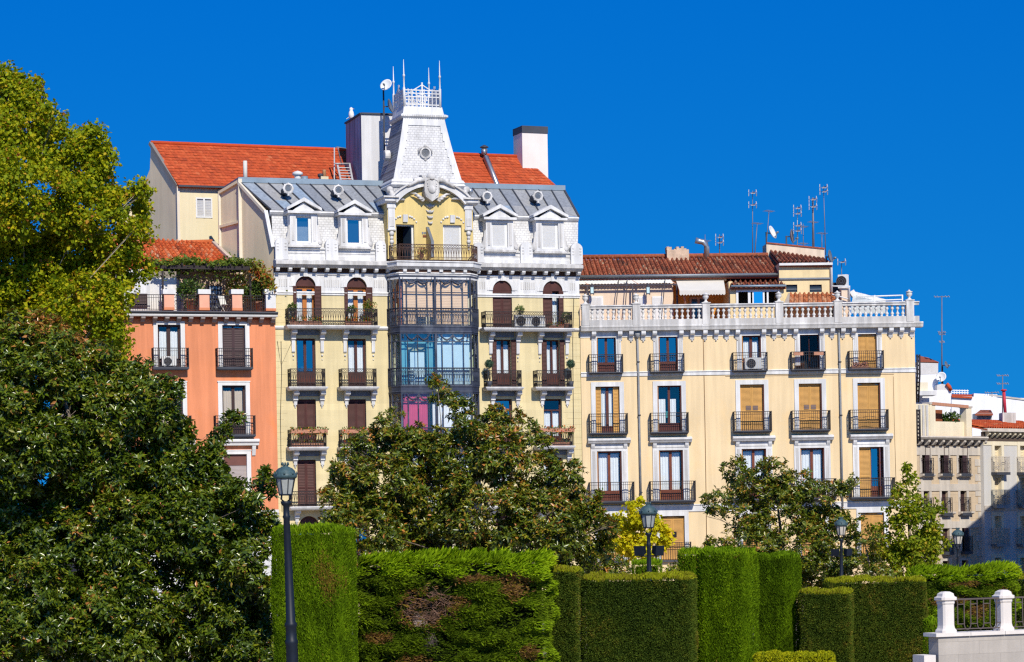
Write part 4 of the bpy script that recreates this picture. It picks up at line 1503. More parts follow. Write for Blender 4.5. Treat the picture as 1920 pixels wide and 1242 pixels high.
# foot mouldings, base block, top cornice and lantern block
mb = MB()
f0 = tw(0)
ring_ = lambda r: [(r[0], r[2]), (r[1], r[2]), (r[1], r[3]), (r[0], r[3])]
rect0 = [(f0[0], f0[3]), (f0[0], f0[2]), (f0[1], f0[2]), (f0[1], f0[3])]
mb.sweep(rect0, [(-0.3, zt0 + 0.05), (0.06, zt0 + 0.05), (0.14, zt0 - 0.1), (0.10, zt0 - 0.16), (0.18, zt0 - 0.28), (0.05, zt0 - 0.42), (-0.3, zt0 - 0.42)], WHITE)
mb.build('tower_moulding', tower)
mb = MB()
mb.box(f0[0] + 0.02, f0[1] - 0.02, f0[2] + 0.02, f0[3], zE + 0.2, zt0 - 0.4, SCALE)
mb.build('tower_base', tower)
mb = MB()
f1 = tw(1)
rect1 = [(f1[0], f1[3]), (f1[0], f1[2]), (f1[1], f1[2]), (f1[1], f1[3])]
z = zt1
mb.sweep(rect1 + [rect1[0]], [(-0.4, z - 0.12), (0.08, z - 0.12), (0.20, z - 0.02), (0.20, z + 0.08), (0.08, z + 0.14), (-0.4, z + 0.14)], WHITE)
for k in range(20):
    x = f1[0] - 0.06 + (f1[1] - f1[0] + 0.12) * k / 19
    mb.box(x - 0.03, x + 0.03, f1[2] - 0.235, f1[2] - 0.2, z - 0.02, z + 0.07, WHITE2)
zl = wb.z(793, 200, tn2)
mb.hull8([(f1[0] - 0.02, f1[2], z + 0.14), (f1[1] + 0.02, f1[2], z + 0.14), (f1[1] + 0.02, f1[3], z + 0.14), (f1[0] - 0.02, f1[3], z + 0.14)],
         [(f1[0] + 0.06, f1[2] + 0.1, zl), (f1[1] - 0.06, f1[2] + 0.1, zl), (f1[1] - 0.06, f1[3] - 0.1, zl), (f1[0] + 0.06, f1[3] - 0.1, zl)], WHITE)
mb.build('tower_moulding', tower)
# roof-walk railing with corner spikes
mb = MB()
zr1 = wb.z(790, 169, tn2)
q = [(f1[0] + 0.10, f1[2] + 0.14), (f1[1] - 0.16, f1[2] + 0.14), (f1[1] - 0.16, f1[3] - 0.14), (f1[0] + 0.10, f1[3] - 0.14)]
for i in range(4):
    p, r_ = Vector(q[i] + (0,)), Vector(q[(i + 1) % 4] + (0,))
    for zz_ in (zl + 0.12, zl + 0.6 * (zr1 - zl), zr1 - 0.18, zr1):
        mb.bar(p + Vector((0, 0, zz_)), r_ + Vector((0, 0, zz_)), 0.06, WHITE)
    for k in range(1, 9):
        m = p + (r_ - p) * k / 9
        mb.bar(m + Vector((0, 0, zl)), m + Vector((0, 0, zr1 + (0.08 if k % 2 else 0.0))), 0.05, WHITE)
    m = (p + r_) / 2
    for s_ in (-1, 1):
        mb.bar(m + (r_ - p) * 0.25 * s_ + Vector((0, 0, zr1)), m + Vector((0, 0, zr1 + 0.32)), 0.05, WHITE)
    mb.bar(m + Vector((0, 0, zl)), m + Vector((0, 0, zr1 + 0.45)), 0.08, WHITE)
    ring(mb, m + Vector((0, 0, (zl + zr1) / 2)), 0.26, 0.05, WHITE, (r_ - p).normalized(), 10)
trail = mb.build('tower_railing', tower)
for i, zt_ in enumerate((wb.z(759, 111, tn2), wb.z(818, 113, tn2), wb.z(798, 126, tn2 - 2.2), wb.z(739, 124, tn2 - 2.2))):
    x, y = q[i]
    MB().lathe((x, y, zl), [(0.075, 0), (0.075, zr1 - zl + 0.1), (0.042, zr1 - zl + 0.15), (0.042, zr1 - zl + 0.75), (0.07, zr1 - zl + 0.78), (0.07, zr1 - zl + 0.85), (0.036, zr1 - zl + 0.9), (0.012, zt_ - zl)], WHITE, 8).build('spike', tower)
# louvred oculi of the tower
a = tw(0.40)
c = Vector((wb.u(796, 288, tn - 0.4), a[2] - 0.06, wb.z(796, 288, tn - 0.4)))
mb = MB()
mb.lathe(c, [(0.24, -0.1), (0.33, -0.1), (0.33, 0.09), (0.25, 0.11), (0.22, 0.02)], WHITE2, 18, False, (0, -1, 0))
mb.ball(c + Vector((0, -0.03, 0.38)), 0.1, WHITE2, 8)
mb.ball(c + Vector((0, -0.03, -0.38)), 0.08, WHITE2, 8)
for s_ in (-1, 1):
    mb.tube([c + Vector((s_ * 0.12, -0.05, 0.36)), c + Vector((s_ * 0.36, -0.05, 0.24)), c + Vector((s_ * 0.40, -0.05, -0.05))], [0.07, 0.07, 0.03], WHITE2, 6)
o = mb.build('oculus', tower)
mb = MB()
for k in range(7):
    zz_ = -0.2 + k * 0.066
    hw = math.sqrt(max(0.002, 0.25 ** 2 - zz_ ** 2))
    mb.px([(c.y - 0.02, c.z + zz_), (c.y - 0.06, c.z + zz_ - 0.02), (c.y - 0.05, c.z + zz_ - 0.035), (c.y - 0.01, c.z + zz_ - 0.015)], c.x - hw, c.x + hw, GREYSTEEL)
mb.lathe(c, [(0.01, -0.05), (0.25, -0.05), (0.25, -0.02), (0.01, -0.02)], GREYMET, 16, False, (0, -1, 0))
mb.build('grille', o)
a = tw(0.42)
mb = MB()
cc = Vector((a[0] - 0.1, (a[2] + a[3]) / 2, wb.z(731, 290, -2)))
mb.lathe(cc, [(0.30, 0.0), (0.30, 0.3), (0.2, 0.32), (0.02, 0.26)], WHITE2, 14, False, (-1, 0, 0))
mb.build('oculus', tower)
# scroll ornaments and finial on the pediment ends
mb = MB()
for px_, s_ in ((733, 1), (872, -1)):
    c = wb.v(px_, 366, nf + 0.1)
    mb.tube([c + Vector((-0.1 * s_, 0, 0.35)), c + Vector((0.05 * s_, -0.05, 0.05)), c + Vector((0.3 * s_, -0.05, -0.2)), c + Vector((0.8 * s_, 0, -0.25))], [0.16, 0.17, 0.13, 0.05], WHITE2, 7)
    mb.lathe(c + Vector((-0.08 * s_, 0.05, 0.3)), [(0.02, 0), (0.2, 0), (0.18, 0.2), (0.02, 0.22)], WHITE2, 10, True, (0, -1, 0))
mb.build('scroll', wb.root)
c = wb.v(882, 372, nf)
MB().lathe(c, [(0.05, -0.35), (0.06, 0.2), (0.14, 0.3), (0.16, 0.45), (0.1, 0.55), (0.02, 0.6)], GREYSTEEL, 10).build('finial', wb.root)
# cables down the left edge
CABLE = pm('cable', (0.05, 0.045, 0.04), 0.8)
mb = MB()
pts = [wb.v(x, y, 0.04) for x, y in ((527, 640), (528, 700), (526, 780), (527, 860), (529, 960))]
mb.tube(pts, 0.016, CABLE, 4)
mb.tube([wb.v(x, y, 0.04) for x, y in ((548, 640), (527, 686), (520, 640))], 0.012, CABLE, 4)
mb.tube([wb.v(x, y, 0.04) for x, y in ((1076, 560), (1074, 640), (1075, 760), (1077, 900))], 0.016, CABLE, 4)
mb.build('cable', wb.root)
# ------------------------------------------------------------------ coral building, left
ob = Bld('apartment_building', 'coral orange building with white window surrounds and a planted roof terrace', 519.5, 142.4, AW)
CORAL = pm('coral_stucco', (0.75, 0.275, 0.132), 0.9, var=0.10, scale=0.35, streak=0.15, bump=0.15, stain=(0.84, 0.235, 0.06), stain_amt=0.8)
OLEFT = ob.u(150, 700)
WOODD = pm('dark_wood', (0.045, 0.022, 0.020), 0.55, var=0.2, scale=3)
WFRAME = pm('grey_white_frame', (0.74, 0.73, 0.71), 0.8, var=0.06, streak=0.1)
zB = ob.z(400, 595)
opx = {'a0': (172, 608, 216, 690), 'a1': (296, 609, 339, 690), 'a2': (417, 610, 460, 690), 'b0': (176, 722, 219, 816), 'b1': (300, 722, 343, 816), 'b2': (417, 723, 461, 816),
       'c0': (180, 850, 222, 918), 'c1': (301, 851, 345, 918), 'c2': (419, 852, 463, 918)}
orr = {k: ob.rect(*v) for k, v in opx.items()}
for kk in 'abc':
    z0 = orr[kk + '2'][2]
    z1 = orr[kk + '2'][3]
    for n in '012':
        orr[kk + n] = orr[kk + n][:2] + (z0, z1)
zbase = ob.z(505, 956)
mb = MB()
wall(mb, OLEFT, 0.0, zbase, zB, list(orr.values()), CORAL, 0.24, rmat=WFRAME)
mb.quad((OLEFT, 0, 0), (OLEFT, 12, 0), (OLEFT, 12, zB), (OLEFT, 0, zB), CORAL)
mb.quad((0, 0, zbase), (0, 10, zbase), (0, 10, zB + 2), (0, 0, zB + 2), GABLE)
mb.build('wall', ob.root)
mb = MB()
for k in range(8):
    z1 = zbase - k * 0.62
    if z1 > 0.7:
        mb.box(OLEFT, 0.0, -0.10, 0.1, z1 - 0.60, z1, WHITE)
mb.box(OLEFT, 0.0, -0.07, 0.1, 0, zbase, WHITE2)
mb.build('base_course', ob.root)
for k, (a, b_, c, d) in orr.items():
    wt = 0.235
    mb = MB()
    zlo = c if k[0] != 'c' else c - 0.08
    for x0, x1 in ((a - wt, a), (b_, b_ + wt)):
        mb.box(x0, x1, -0.05, 0.0, zlo, d + wt * 0.8, WFRAME)
    mb.box(a, b_, -0.05, 0.0, d, d + wt * 0.8, WFRAME)
    if k[0] != 'a':
        mb.box(a - wt - 0.03, b_ + wt + 0.03, -0.08, 0.0, d + wt * 0.8, d + wt * 0.8 + 0.06, WFRAME)
    mb.build('surround', ob.root)
    if k[0] == 'a':
        if k == 'a2':
            o = window(ob, (a, b_, c, d), WOODD, GLASS, 0.22)
            m = (a + b_) / 2
            shutter(o, a + 0.03, m, c, d - 0.12, 0.15, pm('plum_shutter', (0.06, 0.03, 0.033), 0.6, var=0.2), slat=0.09)
            shutter(o, m, b_ - 0.03, c, d - 0.12, 0.15, pm('plum_shutter', (0.06, 0.03, 0.033)), slat=0.09)
        else:
            window(ob, (a, b_, c, d), WOODD, GLASSL, 0.22, panel=0.22, center=0.2, stile=0.12, curt=[(0.1, 0.92, 0.2, 0.86)])
    elif k[0] == 'b':
        window(ob, (a, b_, c, d), WOODD, GLASSL, 0.22, panel=0.2, center=0.16, stile=0.11, curt=[(0.1, 0.9, 0.15, 0.9, CREAMCL)], cy=0.1)
    else:
        o = window(ob, (a, b_, c, d), WOODD, GLASS, 0.24, panel=0)
        blind(o, a, b_, c, d - 0.62, 0.13, pm('grey_roller', (0.40, 0.34, 0.32), 0.8, var=0.06), name='blind', step=0.07)
        MB().box(a, b_, 0.10, 0.16, d - 0.62, d, pm('brown_box', (0.16, 0.065, 0.05), 0.7)).build('blind_box', o)
for nm, x0, x1, y0, y1 in (('a0', 165, 231, 648, 684), ('a1', 288, 354, 648, 684), ('a2', 408, 474, 650, 685), ('b0', 160, 237, 781, 817), ('b1', 282, 359, 781, 817), ('b2', 405, 479, 782, 818)):
    pr = 0.5
    a, b_ = ob.u(x0, y1, pr), ob.u(x1, y1, pr)
    z0 = orr[nm][2] + 0.02
    z1 = z0 + 1.02
    mb = MB()
    mb.box(a - 0.02, b_ + 0.02, -pr - 0.02, -0.0, z0 - 0.12, z0, LEADD)
    mb.box(a + 0.02, b_ - 0.02, -pr + 0.02, -0.0, z0 - 0.17, z0 - 0.121, LEADD)
    o = mb.build('balcony', ob.root)
    rail(o, [(a, -0.02), (a, -pr), (b_, -pr), (b_, -0.02)], z0, z1, IRON, wave=(nm == 'a2'))
    if nm[0] == 'b':
        mb = MB()
        mb.px([(0, z0 - 0.25), (-0.36, z0 - 0.25), (-0.40, z0 - 0.30), (-0.40, z0 - 0.4), (-0.3, z0 - 0.46), (-0.26, z0 - 0.6), (0, z0 - 0.62)], a - 0.2, b_ + 0.25, WFRAME)
        for e in (a + 0.02, b_ - 0.02):
            mb.px([(0, z0 - 0.62), (-0.24, z0 - 0.62), (-0.2, z0 - 0.8), (-0.08, z0 - 1.15), (0, z0 - 1.2)], e - 0.1, e + 0.1, WFRAME)
        mb.build('hood', ob.root)
# eaves cornice with brackets
zc = ob.z(400, 584, 0.55)
ze_ = ob.z(400, 592, 0.55)
CORALD = pm('coral_dark', (0.42, 0.10, 0.05), 0.9, var=0.15)
mb = MB()
mb.px([(0.3, zc), (-0.60, zc), (-0.62, zc - 0.06), (-0.52, zc - 0.16), (0.3, zc - 0.16)], OLEFT, 0.04, LEADD)
mb.px([(0, zc - 0.161), (-0.50, zc - 0.161), (-0.54, zc - 0.2), (-0.50, zc - 0.28), (0, zc - 0.28)], OLEFT, 0.02, WFRAME)
mb.box(OLEFT, 0.0, -0.04, 0.0, zB - 0.12, zc - 0.28, CORALD)  # darker coral band paints in the shadow under the eaves
mb.build('cornice', ob.root)
x = -0.18
while x > OLEFT:
    MB().px([(-0.04, zc - 0.281), (-0.46, zc - 0.281), (-0.46, zc - 0.40), (-0.3, zc - 0.46), (-0.2, zc - 0.58), (-0.04, zc - 0.60)], x - 0.11, x + 0.11, pm('grey_corbel', (0.30, 0.25, 0.23), 0.9)).build('bracket', ob.root)
    x -= 0.66
# terrace parapet piers and railing
PIERB = pm('worn_coral', (0.80, 0.40, 0.27), 0.9, var=0.10, scale=2, stain=(0.78, 0.72, 0.68), stain_amt=1.0)
mb = MB()
mb.box(OLEFT, 0.0, -0.05, 0.3, zc + 0.002, zc + 0.05, CORALD)
mb.build('terrace_kerb', ob.root)
piers = []
for px_ in (200, 317, 383, 444.5, 507.5):
    uc_ = ob.u(px_, 560)
    piers.append(uc_)
    zt = ob.z(px_, 543)
    mb = MB()
    hw = 0.29
    mb.box(uc_ - hw, uc_ + hw, -0.06, 0.46, zc + 0.10, zc + 0.24, CORAL)
    mb.box(uc_ - hw + 0.01, uc_ + hw - 0.01, -0.05, 0.45, zc + 0.24, zt - 0.26, PIERB if px_ < 500 else WFRAME)
    mb.box(uc_ - hw - 0.06, uc_ + hw + 0.06, -0.12, 0.52, zt - 0.26, zt, WFRAME)
    mb.build('pier', ob.root)
for i in range(len(piers) - 1):
    rail(ob.root, [(piers[i] + 0.3, 0.2), (piers[i + 1] - 0.3, 0.2)], zc + 0.1, ob.z(350, 553), IRON, name='railing', sp=0.13)
rail(ob.root, [(OLEFT, 0.2), (piers[0] - 0.3, 0.2)], zc + 0.1, ob.z(350, 553), IRON, name='railing', sp=0.13)
# penthouse: walls, door, tiled roof
np_ = -3.0
pz0, pz1 = zc + 0.05, ob.z(380, 497, np_)
STUC = pm('speckled_render', (0.50, 0.38, 0.29), 0.95, var=0.3, scale=5, bump=0.5)
dd = ob.rect(389, 536, 417, 582, np_)
mb = MB()
wall(mb, ob.u(331, 540, np_), 0.0, pz0, pz1, [(dd[0], dd[1], pz0, dd[3])], STUC, 0.15, y=-np_)
mb.quad((ob.u(331, 540, np_), 1.2, pz0), (ob.u(331, 540, np_), 3.0, pz0), (ob.u(331, 540, np_), 3.0, ob.z(331, 516, -1)), (ob.u(331, 540, np_), 1.2, ob.z(331, 530, -1)), WFRAME)
mb.box(ob.u(281, 540, -1.2), ob.u(331, 540, -1.2), 1.2, 1.35, pz0, ob.z(305, 521, -1.2), WFRAME)
mb.box(OLEFT, ob.u(281, 540, -0.9), 0.9, 3.4, pz0, ob.z(262, 505, -0.9), WHITE)
mb.box(OLEFT, 0, 0.5, 9.0, zc - 0.1, pz0, TERRA)
mb.build('penthouse_wall', ob.root)
mb = MB()
mb.box(dd[0], dd[1], 3.08, 3.14, pz0, dd[3], LEADD)
for k in range(5):
    for q in range(7):
        mb.box(dd[0] + 0.14 + k * 0.17, dd[0] + 0.24 + k * 0.17, 3.05, 3.08, pz0 + 0.2 + q * 0.26, pz0 + 0.36 + q * 0.26, GREYSTEEL)
mb.build('terrace_door', ob.root)
sh = ob.rect(240, 551, 276, 577, -0.88)
shutter(ob.root, sh[0], sh[1], sh[2], sh[3], 0.80, pm('plum_shutter', (0.06, 0.03, 0.033)), name='shutter')
tile_roof('roof', ob.root, ob.v(195, 490, -1.6), ob.v(437, 496, -2.6), ob.v(399, 456, -6.0), ob.v(180, 440, -6.0), 25, 9, 0.11, TILE_ORANGE, edge=0.02)
tile_roof('roof', ob.root, ob.v(170, 500, -1.0), ob.v(300, 497, -1.0), ob.v(305, 452, -6.6), ob.v(160, 436, -6.6), 15, 8, 0.11, TILE_ORANGE, edge=0.02)
mb = MB()
a_, b_ = ob.v(398, 453, -6.0), ob.v(300, 456, -6.0)
mb.tube([a_, b_, ob.v(180, 438, -6.0)], 0.12, pm('ridge_tile', (0.58, 0.15, 0.05), 0.9), 8)
mb.bar(ob.v(400, 456, -5.9), ob.v(440, 494, -2.5), 0.22, pm('mortar', (0.55, 0.44, 0.36), 0.95, var=0.2, scale=4))
mb.build('ridge', ob.root)

# pergola with its vine, and the plants and chairs on the terrace
pg = thing('pergola', 'dark timber pergola carrying a green and red vine over the coral building terrace', 'pergola', ob.P, ob.a)
DTIM = pm('dark_timber', (0.03, 0.022, 0.022), 0.7, var=0.2)
mb = MB()
pf = ob.v(295, 500, -0.3)
pe = ob.v(476, 504, -0.3)
zz_ = (pf.z + pe.z) / 2
mb.bar((pf.x, 0.3, zz_), (pe.x, 0.3, zz_), 0.12, DTIM, 0.2)
mb.bar((pf.x, 2.6, zz_ + 0.1), (pe.x, 2.6, zz_ + 0.1), 0.12, DTIM, 0.2)
for k in range(9):
    x = pf.x + (pe.x - pf.x) * k / 8
    mb.bar((x, 0.1, zz_ + 0.15), (x, 2.9, zz_ + 0.28), 0.08, DTIM, 0.12)
mb.build('beam', pg)
for x in (pf.x + 0.3, pe.x - 0.2):
    MB().bar((x, 0.4, zc + 0.1), (x, 0.4, zz_), 0.1, DTIM).build('post', pg)
n = 2600
xs_ = NPR.uniform(pf.x - 0.4, pe.x + 0.5, n)
p = np.stack([xs_, NPR.uniform(0.0, 2.8, n), zz_ + 0.22 + np.abs(NPR.normal(size=n)) * 0.16 + 0.12 * np.sin(xs_ * 2.3) - (NPR.uniform(size=n) < 0.16) * NPR.uniform(0, 0.9, n)], 1)
rv = np.clip(NPR.normal(0.42, 0.18, n), 0, 0.8)
parts = [(p, NPR.normal(size=(n, 3)), NPR.normal(size=(n, 3)) * 0.6 + np.array([0, -0.3, 0.8]), 0.17 * NPR.uniform(0.7, 1.3, n))]
n2 = 700
t_ = NPR.uniform(size=n2)
pv0, pv1 = ob.v(480, 497, -0.2), ob.v(509, 545, -0.2)
p2 = np.array(pv0) * (1 - t_[:, None]) + np.array(pv1) * t_[:, None] + NPR.normal(size=(n2, 3)) * np.array([0.22, 0.3, 0.16])
parts.append((p2, NPR.normal(size=(n2, 3)), NPR.normal(size=(n2, 3)) * 0.6 + np.array([0, -0.4, 0.6]), 0.17 * NPR.uniform(0.7, 1.3, n2)))
leaf_obj('vine', parts, LEAF_VINE, 0.75, pg, np.concatenate([rv, np.clip(NPR.normal(0.8, 0.17, n2), 0, 1)]))
GRP_T = 'potted plants on the coral building terrace'


def onb(b, px_, py_, n):
    return b.world(b.v(px_, py_, n))


fl_z = zc + 0.06
for (px_, py_, n_, r_, pr, ph, lab, mat, cnt) in (
        (359, 548, -0.9, 0.72, 0.34, 0.75, 'round dark green bush in a tall clay pot between the first two terrace piers', LEAF_POT, 420),
        (487, 545, -0.9, 0.75, 0.28, 0.62, 'loose leafy bush in a clay pot at the right end of the terrace', LEAF_POT, 420),
        (447, 542, -1.6, 0.7, 0.2, 0.4, 'tall green climber bush behind the third terrace pier', LEAF_VINE, 320)):
    v = ob.v(px_, py_, n_)
    w = ob.world((v.x, v.y, fl_z))
    pot_plant('potted_bush', lab, 'plant', w, pr, ph, r_, max(v.z - fl_z, 0.9), mat, cnt, 0.17, group=GRP_T)
v = ob.v(423, 574, -0.9)
ch = thing('folding_chair', 'white folding chair on the coral building terrace beside the dark door', 'chair', ob.world((v.x, v.y, fl_z)), ob.a + 0.5)
MB().box(-0.22, 0.22, -0.2, 0.2, 0.42, 0.45, WHITEP).build('seat', ch)
MB().hull8([(-0.22, 0.18, 0.45), (0.22, 0.18, 0.45), (0.22, 0.21, 0.45), (-0.22, 0.21, 0.45)], [(-0.22, 0.36, 0.95), (0.22, 0.36, 0.95), (0.22, 0.39, 0.95), (-0.22, 0.39, 0.95)], WHITEP).build('backrest', ch)
for s_ in (-0.2, 0.2):
    MB().bar((s_, -0.2, 0), (s_, 0.2, 0.44), 0.03, WHITEP).build('leg', ch)
    MB().bar((s_, 0.2, 0), (s_, -0.2, 0.44), 0.03, WHITEP).build('leg', ch)
v = ob.v(317, 672, 0.28)
ac_unit('small white air conditioner behind the left balcony rail of the coral building', ob.world((v.x, -0.27, orr['a1'][2] + 0.02)), ob.a, 0.8, 0.58, 0.28)
v = ob.v(409, 915, 0.1)

# ------------------------------------------------------------------ cream building behind, red roof
bb = Bld('apartment_building', 'tall cream building with long bright red roof and grey gable rising behind the coral one', 342, 148.6, 21)
CREAM = pm('cream_stucco', (0.76, 0.66, 0.43), 0.9, var=0.06, scale=0.5, streak=0.06, bump=0.1)
zev = bb.z(342, 350)
BR = bb.u(1036, 380)
w_ = bb.rect(367, 371, 398, 409)
mb = MB()
wall(mb, 0.0, BR, 0, zev, [w_], CREAM, 0.1)
mb.quad((BR, 0, 0), (BR, 9, 0), (BR, 9, zev), (BR, 0, zev), CREAM)
mb.quad((-1.5, 10, 0), (BR, 10, 0), (BR, 10, zev), (-1.5, 10, zev), CREAM)
mb.build('wall', bb.root)
rl = bb.v(283, 268, -3.3)
rr_ = bb.v(985, 296.5, -3.3)
zrg = (rl.z + rr_.z) / 2
rl.z, rr_.z = zrg, zrg
re_ = bb.v(1034, 356, -1.2)
eaR = rr_ + (re_ - rr_) * (3.55 / 2.1)
eaR = Vector((eaR.x, -0.25, zev + 0.02))
tile_roof('roof', bb.root, Vector((-0.05, -0.25, zev + 0.02)), eaR, rr_, rl, 110, 15, 0.022, TILE_RED, barrel=False, edge=0.018)
RIDGE = pm('red_ridge', (0.55, 0.075, 0.02), 0.9, var=0.15, scale=5)
mb = MB()
mb.tube([rl + Vector((0, 0, 0.05)), rr_ + Vector((0, 0, 0.05))], 0.11, RIDGE, 8)
mb.tube([bb.v(536, 289, -3.25), bb.v(584, 334, -1.0)], 0.12, RIDGE, 6)
mb.box(-0.05, eaR.x, -0.36, -0.26, zev - 0.06, zev + 0.05, LEADD)
mb.build('ridge', bb.root)
# gable, skewed like the party wall
gx = Vector((rl.x, rl.y, 0))
gn2 = Vector((-gx.y, gx.x, 0)).normalized()
mb = MB()
gl = bb.hit(281, 318, (0, 0, 0), gn2)
gl2 = bb.hit(255, 380, (0, 0, 0), gn2)
pts = [Vector((0, 0, 0)), Vector((0, 0, zev)), rl, Vector((gl.x, gl.y, gl.z)), Vector((gl2.x, gl2.y, gl2.z)), Vector((gl2.x, gl2.y, 0))]
mb.poly(pts, GABLE)
mb.bar(Vector((0, 0, zev)) + gn2 * 0.04, rl + gn2 * 0.04, 0.2, pm('grey_verge', (0.22, 0.2, 0.18), 0.9))
mb.bar(Vector((0, 0, 4)) + gn2 * 0.02, Vector((0, 0, zev)) + gn2 * 0.02, 0.16, LITEDGE)
mb.build('gable_wall', bb.root)
mb = MB()
a, b_, c, d = w_
for x0, x1 in ((a, a + 0.08), (b_ - 0.08, b_), ((a + b_) / 2 - 0.05, (a + b_) / 2 + 0.05)):
    mb.box(x0, x1, -0.04, 0.08, c, d, WHITEP)
mb.box(a + 0.08, b_ - 0.08, -0.03, 0.08, c, c + 0.08, WHITEP)
mb.box(a + 0.08, b_ - 0.08, -0.03, 0.08, d - 0.08, d, WHITEP)
o = mb.build('window', bb.root)
m = (a + b_) / 2
for x0, x1 in ((a + 0.08, m - 0.05), (m + 0.05, b_ - 0.08)):
    blind(o, x0, x1, c + 0.08, d - 0.08, 0.05, pm('grey_louvre', (0.5, 0.5, 0.5), 0.6), name='louvre', step=0.09)
# roof vents, pipes, chimney
for px_, py_ in ((352, 320), (410, 324), (463, 329), (908, 343), (962, 343)):
    v = bb.v(px_, py_, -1.6)
    MB().hull8([v + Vector((-0.2, -0.25, -0.1)), v + Vector((0.2, -0.25, -0.1)), v + Vector((0.2, 0.4, -0.1)), v + Vector((-0.2, 0.4, -0.1))],
               [v + Vector((-0.05, -0.2, 0.16)), v + Vector((0.05, -0.2, 0.16)), v + Vector((0.05, 0.5, 0.2)), v + Vector((-0.05, 0.5, 0.2))], LEADD).build('roof_vent', bb.root)
ch_n = -2.3
cl = bb.rect(979.5, 237, 1027, 337, ch_n)
mb = MB()
mb.box(cl[0], cl[1], 2.3, 3.8, cl[2] - 3.5, cl[3] - 0.42, pm('chimney_white', (0.78, 0.72, 0.66), 0.9, var=0.05, scale=1, streak=0.05))
o = mb.build('chimney', bb.root)
MB().box(cl[0] - 0.02, cl[1] + 0.02, 2.25, 3.85, cl[3] - 0.42, cl[3], LEADD).build('chimney_cap', o)
mb = MB()
c2 = bb.rect(990, 337, 1031, 358, ch_n + 0.3)
mb.hull8([(c2[0], 1.7, c2[2]), (c2[1] + 0.1, 1.7, c2[2]), (c2[1] + 0.1, 3.6, c2[2]), (c2[0], 3.6, c2[2])], [(cl[0] + 0.05, 2.26, c2[3]), (cl[1], 2.26, c2[3]), (cl[1], 3.7, c2[3]), (cl[0] + 0.05, 3.7, c2[3])], pm('orange_flashing', (0.70, 0.13, 0.025), 0.85))
mb.build('chimney_flashing', bb.root)
mb = MB()
mb.tube([bb.v(937, 362, -0.3), bb.v(911, 296, -2.75), bb.v(908, 288, -2.9), bb.v(908, 280, -2.9)], 0.2, GREYSTEEL, 10)
c = bb.v(908, 280, -2.9)
mb.lathe(c, [(0.05, 0.0), (0.28, 0.1), (0.24, 0.16), (0.05, 0.26)], LEADD, 12)
mb.build('vent_pipe', bb.root)
# things standing on the white building's flat roof
for (px_, yt, yb_, r_, nn, cap, mat, lab) in ((459.5, 302, 338, 0.12, -6.2, 0, pm('pale_post', (0.6, 0.58, 0.52), 0.8), 'a'), (558, 322, 346, 0.19, -6.6, 1, WHITE, 'b'), (571, 331, 346, 0.2, -6.4, 0, ZINCB, 'c')):
    b0, b1_ = wb.v(px_, yb_ + 6, nn), wb.v(px_, yt, nn)
    mb = MB()
    mb.lathe((b1_.x, -nn, b0.z), [(r_, 0), (r_, b1_.z - b0.z), (0.02, b1_.z - b0.z)], mat, 10)
    if cap:
        mb.lathe((b1_.x, -nn, b1_.z - 0.25), [(r_, 0), (r_ * 1.7, 0.06), (r_ * 1.5, 0.2), (0.02, 0.3)], mat, 12)
    mb.build('vent_pipe', wb.root)
cb = wb.rect(602, 331, 616, 350, -6.5)
mb = MB()
mb.box(cb[0], cb[1], 6.5, 7.1, cb[2], cb[3], pm('cream_chimney', (0.7, 0.58, 0.38), 0.9, var=0.1))
mb.lathe(((cb[0] + cb[1]) / 2 + 0.05, 6.8, cb[3]), [(0.13, 0), (0.1, 0.35), (0.12, 0.42), (0.02, 0.42)], pm('clay_pot', (0.5, 0.25, 0.12), 0.9), 8)
mb.lathe(((cb[0] + cb[1]) / 2 - 0.18, 6.8, cb[3]), [(0.16, 0), (0.18, 0.16), (0.02, 0.22)], LEADD, 8)
mb.build('chimney', wb.root)
# stair tower behind, roof ladder, dishes, bird
st = thing('stair_tower', 'blank white stair tower block left of the ornate tower', 'tower', wb.world(Vector((0, 0, 0))), 0)
st.location = (0, 0, 0)
yS = 150.6
A0, A1, A2 = at(677, 215, yS), at(745, 219, yS + 0.6), at(648, 232, yS + 3.6)
zb0 = wb.z(677, 350, -9)
mb = MB()
STW = pm('blank_white', (0.68, 0.67, 0.66), 0.9, var=0.06, scale=0.6, streak=0.15)
STB = pm('stained_shade_side', (0.40, 0.43, 0.52), 0.9, var=0.15, scale=1.0, streak=0.5)  # blue-grey base paints in this side's shade; the streaks are stains
A3 = A1 + (A2 - A0)
z1 = A0.z
lo = [Vector((p.x, p.y, zb0 - 1)) for p in (A0, A1, A3, A2)]
hi = [Vector((p.x, p.y, z1)) for p in (A0, A1, A3, A2)]
mb.add(lo + hi, [(0, 1, 5, 4), (1, 2, 6, 5), (2, 3, 7, 6), (4, 5, 6, 7)], STW)
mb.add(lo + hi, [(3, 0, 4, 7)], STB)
mb.build('wall', st)
mb = MB()
up = Vector((0, 0, 0.06))
mb.bar(hi[0] + up, hi[1] + up, 0.16, LEADD, 0.1)
mb.bar(hi[3] + up, hi[0] + up, 0.16, LEADD, 0.1)
mb.build('coping', st)
brd = hi[3] * 0.62 + hi[0] * 0.38 + Vector((0, 0, 0.1))
bd = MB()
bd.lathe(brd, [(0.05, 0), (0.13, 0.08), (0.17, 0.26), (0.14, 0.42), (0.09, 0.5), (0.11, 0.56), (0.1, 0.64), (0.02, 0.7)], WHITEP, 12)
bd.lathe(brd + Vector((0.1, -0.02, 0.6)), [(0.03, 0), (0.005, 0.09)], TERRA, 6, True, (1, -0.3, -0.1))
bd.bar(brd + Vector((-0.1, 0.03, 0.14)), brd + Vector((-0.28, 0.08, 0.02)), 0.09, WHITEP, 0.03)
